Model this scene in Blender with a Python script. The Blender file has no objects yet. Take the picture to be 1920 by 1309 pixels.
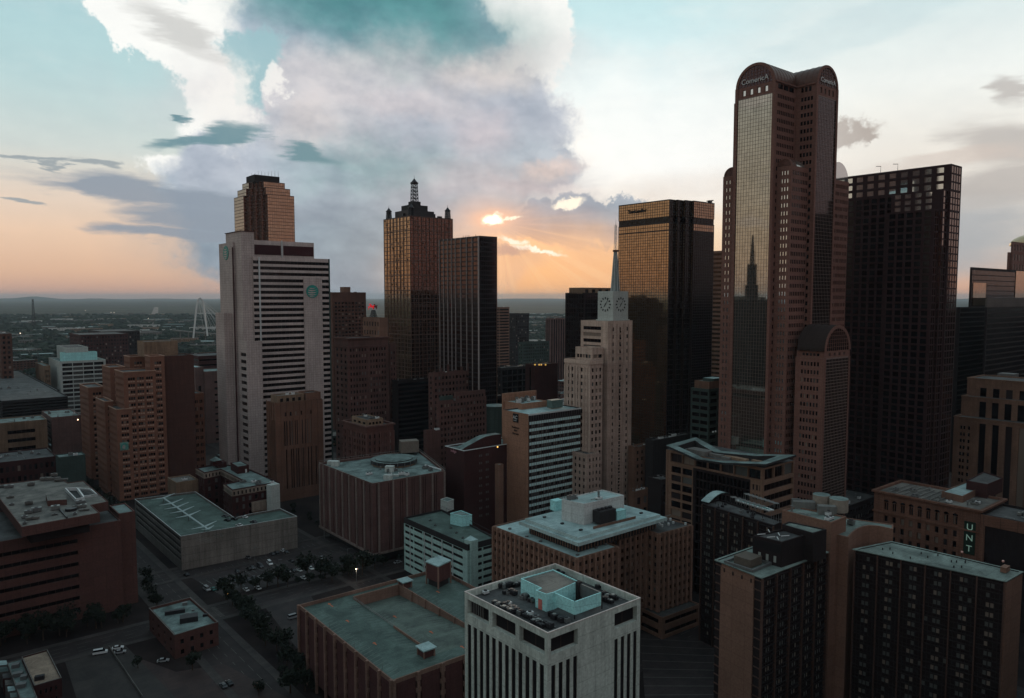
import bpy, bmesh, math, random
from mathutils import Vector
random.seed(11)
C = bpy.context.scene.collection
sc = bpy.context.scene

# ------------------------------------------------------------------ camera
H = 145.0            # height of the viewpoint above the streets
F = 1380.0           # focal length in pixels of the 1920 px wide photograph
PITCH = math.atan(97.5 / F)
cd = bpy.data.cameras.new('camera')
cd.sensor_width = 36.0
cd.lens = 36.0 * F / 1920.0
cd.clip_start = 1.0
cd.clip_end = 90000.0
cam = bpy.data.objects.new('camera', cd)
C.objects.link(cam)
cam.location = (0, 0, H)
cam.rotation_euler = (math.pi / 2 - PITCH, 0, 0)
sc.camera = cam

# ------------------------------------------------------------------ view
sc.view_settings.view_transform = 'Standard'
sc.view_settings.look = 'None'
sc.view_settings.exposure = 0.0
sc.view_settings.gamma = 1.0
sc.view_settings.use_curve_mapping = False
sc.cycles.max_bounces = 5
sc.cycles.diffuse_bounces = 3
sc.cycles.glossy_bounces = 3
sc.cycles.volume_bounces = 0
sc.cycles.transparent_max_bounces = 6
sc.cycles.caustics_reflective = False
sc.cycles.caustics_refractive = False
sc.cycles.sample_clamp_indirect = 3.0
try:
    sc.cycles.use_adaptive_sampling = True
    sc.cycles.use_denoising = True
except Exception:
    pass

SUN_AZ = math.atan((918 - 960) / F)     # to the right of +Y is positive
SUN_EL = math.radians(6.2)


def lin(c):
    def f(v):
        v = v / 255.0
        return v / 12.92 if v <= 0.04045 else ((v + 0.055) / 1.055) ** 2.4
    return (f(c[0]), f(c[1]), f(c[2]), 1.0)


def pix_dir(x, y):
    u = (x - 960) / F
    v = (654.5 - y) / F
    d = Vector((u, math.cos(PITCH) + v * math.sin(PITCH), -math.sin(PITCH) + v * math.cos(PITCH)))
    d.normalize()
    return math.atan2(d.x, d.y), math.asin(d.z)


# ------------------------------------------------------------------ world
world = bpy.data.worlds.new('World')
sc.world = world
world.use_nodes = True
nt = world.node_tree
nt.nodes.clear()


def N(kind, **kw):
    n = nt.nodes.new(kind)
    for k, v in kw.items():
        setattr(n, k, v)
    return n


def L(a, b):
    nt.links.new(a, b)


def M(op, a, b=None, c=None, clamp=False):
    n = N('ShaderNodeMath', operation=op, use_clamp=clamp)
    for i, v in enumerate((a, b, c)):
        if v is None:
            continue
        if isinstance(v, (int, float)):
            n.inputs[i].default_value = v
        else:
            L(v, n.inputs[i])
    return n.outputs[0]


def ss(v, lo, hi, a=0.0, b=1.0):
    n = N('ShaderNodeMapRange', interpolation_type='SMOOTHSTEP')
    L(v, n.inputs[0])
    n.inputs[1].default_value = lo
    n.inputs[2].default_value = hi
    n.inputs[3].default_value = a
    n.inputs[4].default_value = b
    return n.outputs[0]


def mixc(f, a, b):
    n = N('ShaderNodeMix', data_type='RGBA')
    if isinstance(f, (int, float)):
        n.inputs[0].default_value = f
    else:
        L(f, n.inputs[0])
    for i, v in ((6, a), (7, b)):
        if isinstance(v, tuple):
            n.inputs[i].default_value = v
        else:
            L(v, n.inputs[i])
    return n.outputs[2]


def ramp(v, stops):
    n = N('ShaderNodeValToRGB')
    L(v, n.inputs[0])
    e = n.color_ramp.elements
    while len(e) < len(stops):
        e.new(0.5)
    for i, (p, c) in enumerate(stops):
        e[i].position = p
        e[i].color = lin(c)
    return n.outputs[0]


tc = N('ShaderNodeTexCoord')
D = tc.outputs['Generated']
sep = N('ShaderNodeSeparateXYZ')
L(D, sep.inputs[0])
AZ = M('ARCTAN2', sep.outputs[0], sep.outputs[1])
ELr = M('ARCSINE', sep.outputs[2])
EL = M('MAXIMUM', ELr, 0.0)

# clear air: colour by elevation, three stretches of the horizon blended by azimuth
el01 = M('DIVIDE', EL, 1.0)
RL = ramp(el01, [(0, (200, 158, 142)), (.03, (222, 182, 154)), (.075, (232, 200, 174)), (.12, (226, 209, 193)),
                 (.17, (206, 214, 210)), (.25, (184, 212, 214)), (.36, (164, 203, 210)), (1, (160, 184, 194))])
RC = ramp(el01, [(0, (228, 168, 122)), (.04, (246, 196, 146)), (.085, (250, 214, 170)), (.12, (240, 226, 210)),
                 (.17, (240, 244, 244)), (.25, (226, 242, 244)), (.36, (196, 228, 232)), (1, (160, 184, 194))])
RR = ramp(el01, [(0, (226, 170, 138)), (.03, (222, 184, 160)), (.06, (205, 196, 188)), (.12, (218, 212, 204)),
                 (.17, (238, 232, 222)), (.25, (238, 242, 238)), (.36, (206, 226, 228)), (1, (160, 184, 194))])
base = mixc(ss(AZ, -0.30, 0.02), RL, RC)
base = mixc(ss(AZ, 0.18, 0.44), base, RR)
# away from the sunset the same layers carry on, duller
RB = ramp(el01, [(0, (214, 176, 152)), (.05, (230, 196, 166)), (.11, (228, 204, 178)), (.20, (222, 212, 196)),
                 (.32, (212, 214, 210)), (.5, (190, 208, 214)), (1, (160, 184, 194))])
RE = ramp(el01, [(0, (190, 152, 144)), (.06, (204, 170, 162)), (.14, (204, 176, 172)), (.28, (204, 188, 188)),
                 (.5, (190, 194, 202)), (1, (160, 184, 194))])
RB = mixc(ss(AZ, -0.6, 0.6), RB, RE)
back = ss(M('ABSOLUTE', AZ), 0.75, 1.7)
rbs = N('ShaderNodeMix', data_type='RGBA', blend_type='MULTIPLY')
rbs.inputs[0].default_value = 1
L(RB, rbs.inputs[6])
rbs.inputs[7].default_value = (.74, .74, .745, 1)
base = mixc(back, base, rbs.outputs[2])

# noise fields on the direction sphere
def noise(scale, detail, stretch=(1, 1, 1), rough=0.55, off=0.0):
    mp = N('ShaderNodeMapping')
    mp.inputs['Scale'].default_value = stretch
    mp.inputs['Location'].default_value = (off, off * .7, off * 1.3)
    L(D, mp.inputs[0])
    n = N('ShaderNodeTexNoise')
    n.inputs['Scale'].default_value = scale
    n.inputs['Detail'].default_value = detail
    n.inputs['Roughness'].default_value = rough
    L(mp.outputs[0], n.inputs[0])
    return n


def warp(vec, col, amp):
    sc_ = N('ShaderNodeSeparateColor')
    L(col, sc_.inputs[0])
    cx = N('ShaderNodeCombineXYZ')
    L(sc_.outputs[0], cx.inputs[0])
    L(sc_.outputs[1], cx.inputs[1])
    s = N('ShaderNodeVectorMath', operation='SUBTRACT')
    L(cx.outputs[0], s.inputs[0])
    s.inputs[1].default_value = (.5, .5, .5)
    m = N('ShaderNodeVectorMath', operation='MULTIPLY')
    L(s.outputs[0], m.inputs[0])
    m.inputs[1].default_value = (amp[0], amp[1], 0)
    a = N('ShaderNodeVectorMath', operation='ADD')
    L(vec, a.inputs[0])
    L(m.outputs[0], a.inputs[1])
    return a.outputs[0]


cmb = N('ShaderNodeCombineXYZ')
L(AZ, cmb.inputs[0])
L(ELr, cmb.inputs[1])
puff = noise(7, 7, rough=0.6)
fine = noise(26, 5, rough=0.62, off=3.1)
streak = noise(6, 7, stretch=(1, 1, 5), rough=0.6, off=7.7)
fine2 = noise(70, 4, rough=.65, off=5.5)
VP = warp(warp(warp(cmb.outputs[0], puff.outputs['Color'], (.13, .13)), fine.outputs['Color'], (.06, .06)), fine2.outputs['Color'], (.02, .02))
VS = warp(cmb.outputs[0], streak.outputs['Color'], (.20, .05))
VF = warp(cmb.outputs[0], fine.outputs['Color'], (.02, .012))
VM = warp(warp(warp(cmb.outputs[0], puff.outputs['Color'], (.05, .03)), fine.outputs['Color'], (.05, .03)), fine2.outputs['Color'], (.02, .012))
VX = warp(cmb.outputs[0], puff.outputs['Color'], (.16, .16))


VC = cmb.outputs[0]
BASEV = dict(VP=VP, VS=VS, VX=VX, VF=VF, VC=VC, VM=VM)


def barrier():
    # keeps the shader's working set small: later masks wait for the colour so far
    global VP, VS, VX, VF, VC, VM
    q = N('ShaderNodeSeparateColor')
    L(sky, q.inputs[0])
    m = M('MULTIPLY', q.outputs[0], 1e-6)
    cx = N('ShaderNodeCombineXYZ')
    L(m, cx.inputs[0])
    out_ = []
    for k in ('VP', 'VS', 'VX', 'VF', 'VC', 'VM'):
        a = N('ShaderNodeVectorMath', operation='ADD')
        L(BASEV[k], a.inputs[0])
        L(cx.outputs[0], a.inputs[1])
        out_.append(a.outputs[0])
    VP, VS, VX, VF, VC, VM = out_


def blob(vec, x, y, rx, ry, rot=0, soft=.12):
    a, e = pix_dir(x, y)
    c = math.cos(a)
    mp = N('ShaderNodeMapping', vector_type='TEXTURE')
    mp.inputs['Location'].default_value = (a, e, 0)
    mp.inputs['Rotation'].default_value = (0, 0, math.radians(rot))
    mp.inputs['Scale'].default_value = (rx / F * c * c, ry / F * c, 1)
    L(vec, mp.inputs[0])
    ln = N('ShaderNodeVectorMath', operation='LENGTH')
    L(mp.outputs[0], ln.inputs[0])
    return ss(ln.outputs['Value'], 1 - soft, 1 + soft, 1, 0)


def union(bl):
    r = bl[0]
    for b in bl[1:]:
        r = M('MAXIMUM', r, b)
    return r


def paint(col, mask, color, op=1.0):
    if op != 1.0:
        mask = M('MULTIPLY', mask, op)
    return mixc(mask, col, color if not isinstance(color, tuple) else lin(color))


sky = base
hi = noise(3.0, 8, stretch=(1, 1, 3), rough=0.62, off=1.7)
# high thin veil everywhere
sky = paint(sky, M('MULTIPLY', ss(hi.outputs[0], .48, .75), ss(EL, .05, .25)), (238, 240, 236), .45)
# generic far cloud banks round the rest of the horizon
sky = paint(sky, M('MULTIPLY', M('MULTIPLY', ss(streak.outputs[0], .50, .64), back), ss(EL, .03, .12)), (196, 182, 178), .5)

# right side: soft grey layers
for grp, cc, op in (
        ([(1720, 445, 220, 70, 2)], (168, 172, 176), .85),
        ([(1890, 340, 140, 34, 4), (1870, 275, 120, 42, -3), (1905, 165, 42, 26, 0)], (180, 174, 170), .75),
        ([(1760, 300, 150, 14, 3), (1300, 350, 200, 22, 4)], (210, 196, 186), .6),
        ([(1600, 60, 280, 26, 14)], (196, 218, 222), .4)):
    sky = paint(sky, union([blob(VS, x, y, rx, ry, ro, .5) for (x, y, rx, ry, ro) in grp]), cc, op)
sky = paint(sky, union([blob(VP, 1600, 238, 75, 26, 3, .35), blob(VP, 1652, 252, 30, 12, 0, .4)]), (170, 158, 150), .9)
sky = paint(sky, blob(VX, 1180, 270, 300, 120, -6, .7), (250, 251, 248), .65)

barrier()
# bright silver rims drawn first, the cloud body over them
rim = union([blob(VP, 985, 50, 80, 130, 0, .12), blob(VP, 945, 150, 110, 56, 20, .15), blob(VP, 1010, 260, 80, 60, 10, .2), blob(VP, 1050, 300, 60, 44, 0, .25),
             blob(VP, 360, 75, 130, 62, -35, .12), blob(VP, 470, 40, 120, 60, -22, .12), blob(VP, 405, 165, 62, 110, 12, .15), blob(VP, 500, 170, 34, 30, 30, .2), blob(VP, 420, 232, 90, 40, 6, .3), blob(VP, 240, 30, 70, 40, -24, .14),
             blob(VM, 315, 308, 50, 24, 0, .2), blob(VM, 1060, 305, 56, 30, 0, .2), blob(VM, 318, 356, 26, 5, 4, .3)])
sky = paint(sky, rim, (250, 250, 246), .96)
# storm cloud body
body = union([blob(VP, 700, 70, 236, 120, -4, .12), blob(VP, 640, 190, 180, 80, 14, .2), blob(VP, 780, 270, 290, 150, 0, .1),
              blob(VP, 620, 350, 300, 130, 0, .12), blob(VP, 700, 460, 320, 130, 0, .12), blob(VM, 970, 306, 118, 44, -6, .12), blob(VP, 1080, 410, 110, 50, 0, .1),
              blob(VM, 470, 330, 150, 58, 6, .2), blob(VP, 930, 205, 78, 60, 0, .12), blob(VP, 850, 50, 85, 70, 10, .2)])
bn = noise(3.4, 6, rough=.55, off=4.4)
bcol = mixc(ss(bn.outputs[0], .36, .62), lin((132, 164, 180)), lin((172, 182, 196)))
bcol = mixc(ss(EL, .05, .16), lin((140, 158, 174)), bcol)
sky = mixc(M('MULTIPLY', body, .97), sky, bcol)
barrier()
# light veil crossing the body, teal underside at the top, slate lower down
for (x, y, rx, ry, ro, cc, op, v) in [
        (700, 150, 330, 60, 6, (206, 203, 206), .9, VX), (740, 10, 230, 110, -10, (84, 142, 150), .95, VX), (690, -30, 190, 70, 0, (70, 134, 138), .8, VX), (870, 175, 110, 46, 30, (214, 206, 204), .7, VX),
        (800, 240, 190, 60, 0, (164, 176, 192), .7, VX), (660, 250, 90, 70, 20, (196, 196, 200), .6, VX), (690, 310, 150, 50, 0, (126, 164, 172), .75, VX),
        (640, 460, 280, 100, 0, (128, 150, 166), .8, VX), (860, 350, 120, 40, 0, (178, 176, 186), .7, VX),
        (950, 330, 120, 26, -4, (170, 174, 184), .7, VS), (1010, 425, 125, 32, -6, (120, 136, 162), .95, VM), (1100, 392, 34, 26, 0, (140, 152, 170), .9, VM),
        (1030, 392, 50, 26, 0, (150, 158, 174), .9, VM), (880, 500, 90, 60, 0, (176, 166, 170), .6, VX),
        (1100, 470, 80, 60, 0, (196, 176, 166), .7, VX), (560, 232, 66, 46, 20, (204, 198, 198), .7, VM), (905, 250, 60, 40, 10, (196, 190, 198), .7, VM), (760, 195, 120, 22, -4, (206, 200, 204), .6, VM), (600, 318, 90, 14, -6, (160, 178, 190), .6, VM), (1000, 350, 90, 14, -3, (190, 182, 188), .8, VM), (1040, 318, 50, 16, 10, (212, 196, 192), .8, VM)]:
    sky = paint(sky, blob(v, x, y, rx * .9, ry * .9, ro, .45 if v is VP else .8), cc, op)
texn = noise(6.5, 6, stretch=(1, 1, 1.7), rough=.56, off=9.2)
texn2 = noise(6.5, 6, stretch=(1, 1, 1.7), rough=.56, off=9.2 + .010)
mot = M('ADD', texn.outputs[0], M('MULTIPLY', M('SUBTRACT', texn.outputs[0], texn2.outputs[0]), 3.4))
mr_ = N('ShaderNodeValToRGB')
mr_.color_ramp.elements[0].position = .15
mr_.color_ramp.elements[1].position = .85
mr_.color_ramp.elements[0].color = (.80, .83, .87, 1)
mr_.color_ramp.elements[1].color = (1.16, 1.14, 1.12, 1)
L(mot, mr_.inputs[0])
mv = N('ShaderNodeMix', data_type='RGBA', blend_type='MULTIPLY')
mv.inputs[0].default_value = 1
L(sky, mv.inputs[6])
L(mr_.outputs[0], mv.inputs[7])
sky = mixc(M('MAXIMUM', body, M('MULTIPLY', ss(EL, .0, .1), .18)), sky, mv.outputs[2])
barrier()
# window of clear sky and the bright arm left of it
sky = paint(sky, union([blob(VP, 482, 112, 62, 52, 30, .2), blob(VP, 462, 170, 34, 40, 0, .3)]), (152, 190, 198), .9)
sky = paint(sky, union([blob(VP, 520, 160, 22, 26, -30, .3), blob(VP, 430, 190, 40, 70, 0, .4)]), (244, 242, 238), .8)
sky = paint(sky, blob(VS, 350, 60, 110, 20, -20, .5), (190, 190, 188), .7)

# long low slate streaks on the left
for grp, cc, op in (
        ([(330, 372, 235, 20, -6), (200, 352, 170, 12, -3), (380, 408, 130, 20, -4), (400, 449, 60, 4, 0), (320, 432, 110, 12, -2)], (134, 148, 164), .9),
        ([(395, 262, 90, 15, 14), (560, 290, 60, 10, -10), (352, 222, 24, 7, -8)], (98, 138, 150), .93),
        ([(82, 292, 52, 5, 0), (170, 313, 52, 7, -12), (96, 308, 18, 10, -30), (20, 370, 40, 5, 0)], (142, 154, 162), .82)):
    sky = paint(sky, union([blob(VS, x, y, rx, ry, ro, .4) for (x, y, rx, ry, ro) in grp]), cc, op)

barrier()
# sunset: beams under the cloud, torn bright edges, the sun showing through
beam = blob(VC, 1010, 520, 215, 92, 0, .6)
sky = paint(sky, beam, (246, 184, 132), .75)
sA, sE = pix_dir(935, 418)
ang = M('ARCTAN2', M('SUBTRACT', AZ, sA), M('SUBTRACT', sE, ELr))
rn_ = N('ShaderNodeTexNoise', noise_dimensions='1D')
rn_.inputs['Scale'].default_value = 7
rn_.inputs['Detail'].default_value = 4
L(ang, rn_.inputs['W'])
rays = M('MULTIPLY', ss(rn_.outputs[0], .48, .62), blob(VC, 1010, 500, 190, 85, 0, .5))
sky = paint(sky, rays, (255, 210, 165), .22)
sky = paint(sky, blob(VM, 995, 456, 84, 11, -12, .6), (250, 196, 150), .9)
sky = paint(sky, union([blob(VM, 958, 447, 24, 5, -14, .5), blob(VM, 1005, 466, 46, 4, -12, .6), blob(VM, 1065, 381, 28, 7, 14, .4)]), (255, 246, 228), 1)
sky = paint(sky, blob(VM, 950, 466, 36, 9, -4, .5), (182, 148, 142), .8)
glow = blob(VC, 920, 412, 66, 34, 0, .8)
sky = paint(sky, glow, (246, 200, 176), .6)
sunb = union([blob(VM, 921, 411, 20, 8, 4, .4), blob(VM, 956, 408, 24, 2.6, 0, .6)])
sky = paint(sky, blob(VF, 925, 411, 34, 14, 3, .8), (255, 196, 160), .7)
sky = paint(sky, sunb, (255, 244, 222), 1)
hot = N('ShaderNodeMix', data_type='RGBA', blend_type='ADD')
L(M('MULTIPLY', blob(VF, 921, 411, 16, 7, 0, .5), .9), hot.inputs[0])
L(sky, hot.inputs[6])
hot.inputs[7].default_value = (1.0, .9, .7, 1)
sky = hot.outputs[2]

# physical sky for the same sun, blended under the cloud picture
nish = N('ShaderNodeTexSky', sky_type='NISHITA')
nish.sun_disc = False
nish.sun_elevation = SUN_EL
nish.sun_rotation = SUN_AZ
nish.air_density = 1.2
nish.dust_density = 2.0
bgN = N('ShaderNodeBackground')
L(nish.outputs[0], bgN.inputs[0])
bgN.inputs[1].default_value = 0.05
tint = N('ShaderNodeVectorMath', operation='SCALE')
L(sky, tint.inputs[0])
tint.inputs['Scale'].default_value = 10.9
bgC = N('ShaderNodeBackground')
L(tint.outputs[0], bgC.inputs[0])
bgC.inputs[1].default_value = 0.1
mx = N('ShaderNodeMixShader')
mx.inputs[0].default_value = 0.95
L(bgN.outputs[0], mx.inputs[1])
L(bgC.outputs[0], mx.inputs[2])
out = N('ShaderNodeOutputWorld')
L(mx.outputs[0], out.inputs[0])
world.cycles.sampling_method = 'MANUAL'
world.cycles.sample_map_resolution = 512

# ------------------------------------------------------------------ sun
sl = bpy.data.lights.new('sun', 'SUN')
sl.energy = 0.5
sl.angle = math.radians(10)
sl.color = (1.0, 0.72, 0.5)
so = bpy.data.objects.new('sun', sl)
C.objects.link(so)
so.location = (SUN_AZ * 3000, 3000, 600)
dirv = Vector((math.sin(SUN_AZ) * math.cos(SUN_EL), math.cos(SUN_AZ) * math.cos(SUN_EL), math.sin(SUN_EL)))
so.rotation_euler = dirv.to_track_quat('Z', 'Y').to_euler()
HAZE_D = 0.000024

# ------------------------------------------------------------------ geometry helpers
cp, sp = math.cos(PITCH), math.sin(PITCH)


def ray(x, y):
    u = (x - 960) / F
    v = (654.5 - y) / F
    return (u, cp + v * sp, -sp + v * cp)


def at(x, y, z):
    """ground-plan point seen at photo position x, y when it lies z metres up"""
    r = ray(x, y)
    t = (z - H) / r[2]
    return (r[0] * t, r[1] * t)


def atD(x, y, d):
    """(X, Y, Z) of the point seen at x, y that is d metres away along the view axis on the map"""
    r = ray(x, y)
    t = d / r[1]
    return (r[0] * t, d, H + r[2] * t)


def col_of(p, z):
    w = p[1] * cp - (z - H) * sp
    return 960 + F * p[0] / w


def along(p, dirv, px, z):
    """distance from p along dirv until image column px is met at height z"""
    u = (px - 960) / F
    w0 = p[1] * cp - (z - H) * sp
    return (u * w0 - p[0]) / (dirv[0] - u * dirv[1] * cp)


def add2(p, d, t):
    return (p[0] + d[0] * t, p[1] + d[1] * t)


def unit(deg):
    return (math.cos(math.radians(deg)), math.sin(math.radians(deg)))


DL, DR = unit(130.6), unit(38.8)       # the two street directions of the grid


def neg(d):
    return (-d[0], -d[1])


def rect(x, y, D, xl=None, xr=None, ll=None, lr=None, dl=DL, dr=DR):
    """footprint [left, near, right, back] and height of a block whose near top corner is at x, y"""
    X, Y, Z = atD(x, y, D)
    c = (X, Y)
    a = ll if ll is not None else along(c, dl, xl, Z)
    b = lr if lr is not None else along(c, dr, xr, Z)
    return [add2(c, dl, a), c, add2(c, dr, b), add2(add2(c, dl, a), dr, b)], Z


def zpoly(pts, z):
    return [at(x, y, z) for x, y in pts]


def split(p0, p1, z, xs):
    """points on the segment at the given image columns"""
    ln = math.hypot(p1[0] - p0[0], p1[1] - p0[1])
    d = ((p1[0] - p0[0]) / ln, (p1[1] - p0[1]) / ln)
    return [add2(p0, d, along(p0, d, x, z)) for x in xs]


def lerp2(a, b, t):
    return (a[0] + (b[0] - a[0]) * t, a[1] + (b[1] - a[1]) * t)


def inset(poly, t):
    n = len(poly)
    r = []
    for i in range(n):
        a, b, c = poly[i - 1], poly[i], poly[(i + 1) % n]
        l1 = math.hypot(b[0] - a[0], b[1] - a[1]) or 1e-6
        l2 = math.hypot(c[0] - b[0], c[1] - b[1]) or 1e-6
        n1 = (-(b[1] - a[1]) / l1, (b[0] - a[0]) / l1)
        n2 = (-(c[1] - b[1]) / l2, (c[0] - b[0]) / l2)
        k = 1 + n1[0] * n2[0] + n1[1] * n2[1]
        k = max(k, 0.3)
        r.append((b[0] + t * (n1[0] + n2[0]) / k, b[1] + t * (n1[1] + n2[1]) / k))
    return r


MAT = {}


class MB:
    def __init__(self):
        self.v = []
        self.f = []
        self.m = []
        self.uv = []
        self.mats = []

    def mi(self, m):
        if m not in self.mats:
            self.mats.append(m)
        return self.mats.index(m)

    def face(self, pts, m, uv=None):
        i = len(self.v)
        self.v.extend(pts)
        self.f.append(tuple(range(i, i + len(pts))))
        self.m.append(self.mi(m))
        self.uv.extend(uv if uv else [(p[0] + p[1] * .37, p[2] + p[1] * .21) for p in pts])

    def prism(self, poly, z0, z1, m, top=None, bottom=False, z1s=None):
        n = len(poly)
        zt = z1s or [z1] * n
        u = 0
        for i in range(n):
            a, b = poly[i], poly[(i + 1) % n]
            l = math.hypot(a[0] - b[0], a[1] - b[1])
            ta, tb = zt[i], zt[(i + 1) % n]
            self.face([(a[0], a[1], z0), (b[0], b[1], z0), (b[0], b[1], tb), (a[0], a[1], ta)], m,
                      [(u, z0), (u + l, z0), (u + l, tb), (u, ta)])
            u += l
        self.face([(p[0], p[1], zt[i]) for i, p in enumerate(poly)], top or m)
        if bottom:
            self.face([(p[0], p[1], z0) for p in reversed(poly)], m)

    def box(self, o, ax, ay, az, m):
        """box from corner o spanned by three vectors"""
        o = Vector(o)
        ax, ay, az = Vector(ax), Vector(ay), Vector(az)
        c = [o, o + ax, o + ax + ay, o + ay]
        d = [p + az for p in c]
        q = [(c[3], c[2], c[1], c[0]), (d[0], d[1], d[2], d[3])]
        for i in range(4):
            j = (i + 1) % 4
            q.append((c[i], c[j], d[j], d[i]))
        if ax.cross(ay).dot(az) < 0:
            q = [tuple(reversed(s)) for s in q]
        for s in q:
            self.face([tuple(p) for p in s], m)

    def cbox(self, c, sx, sy, z0, z1, deg, m):
        u, w = unit(deg), unit(deg + 90)
        p = [(c[0] + u[0] * sx * a / 2 + w[0] * sy * b / 2, c[1] + u[1] * sx * a / 2 + w[1] * sy * b / 2) for a, b in
             ((-1, -1), (1, -1), (1, 1), (-1, 1))]
        self.prism(p, z0, z1, m, bottom=True)

    def cyl(self, c, r, z0, z1, m, n=16, r2=None, top=None, cap=True):
        r2 = r if r2 is None else r2
        a = [(c[0] + r * math.cos(2 * math.pi * i / n), c[1] + r * math.sin(2 * math.pi * i / n)) for i in range(n)]
        b = [(c[0] + r2 * math.cos(2 * math.pi * i / n), c[1] + r2 * math.sin(2 * math.pi * i / n)) for i in range(n)]
        for i in range(n):
            j = (i + 1) % n
            self.face([(*a[i], z0), (*a[j], z0), (*b[j], z1), (*b[i], z1)], m)
        if cap:
            self.face([(*p, z1) for p in b], top or m)

    def tube(self, p, q, r, m, n=5):
        p, q = Vector(p), Vector(q)
        d = (q - p).normalized()
        s = d.cross(Vector((0, 0, 1)))
        if s.length < .01:
            s = Vector((1, 0, 0))
        s.normalize()
        t = d.cross(s)
        ring = [s * math.cos(2 * math.pi * i / n) * r + t * math.sin(2 * math.pi * i / n) * r for i in range(n)]
        for i in range(n):
            j = (i + 1) % n
            self.face([tuple(p + ring[i]), tuple(p + ring[j]), tuple(q + ring[j]), tuple(q + ring[i])], m)
        self.face([tuple(q + k) for k in ring], m)
        self.face([tuple(p + k) for k in reversed(ring)], m)

    def build(self, name, parent=None, org=None, kind=None):
        if not self.f:
            return None
        o3 = org if org is not None else (parent['_o'] if False else ORG.get(parent.name, (0, 0, 0)) if parent else (0, 0, 0))
        me = bpy.data.meshes.new(name)
        me.from_pydata([(p[0] - o3[0], p[1] - o3[1], p[2] - o3[2]) for p in self.v], [], self.f)
        for m in self.mats:
            me.materials.append(m)
        me.polygons.foreach_set('material_index', self.m)
        l = me.uv_layers.new(name='UVMap')
        l.data.foreach_set('uv', [c for t in self.uv for c in t])
        me.update()
        o = bpy.data.objects.new(name, me)
        C.objects.link(o)
        if parent:
            o.parent = parent
            ORG[o.name] = o3
        else:
            o.location = o3
        if kind:
            o['kind'] = kind
        return o


ORG = {}


def thing(name, label, cat, p, group=None, z=0.0):
    o = bpy.data.objects.new(name, None)
    o.empty_display_size = 2
    C.objects.link(o)
    o.location = (p[0], p[1], z)
    ORG[o.name] = (p[0], p[1], z)
    o['label'] = label
    o['category'] = cat
    if group:
        o['group'] = group
    return o


def tag(o, label, cat, group=None):
    o['label'] = label
    o['category'] = cat
    if group:
        o['group'] = group
    return o


# ------------------------------------------------------------------ materials
def newmat(name):
    m = bpy.data.materials.new(name)
    m.use_nodes = True
    t = m.node_tree
    b = t.nodes['Principled BSDF']
    return m, t, b


def setp(b, **kw):
    for k, v in kw.items():
        k = k.replace('_', ' ')
        if k in b.inputs:
            b.inputs[k].default_value = v


KEEP = ('pale granite', 'pale granite spandrel', 'white precast concrete', 'cream terracotta cladding', 'cream terracotta upper', 'white painted metal', 'pale teal render', 'white penthouse render', 'pale green precast band', 'civic white stone', 'white roof edge', 'pale coping', 'buff brick')
STREET_SHADE = .68  # shade of the lower city put into wall colour; KEEP walls stay bright


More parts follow.
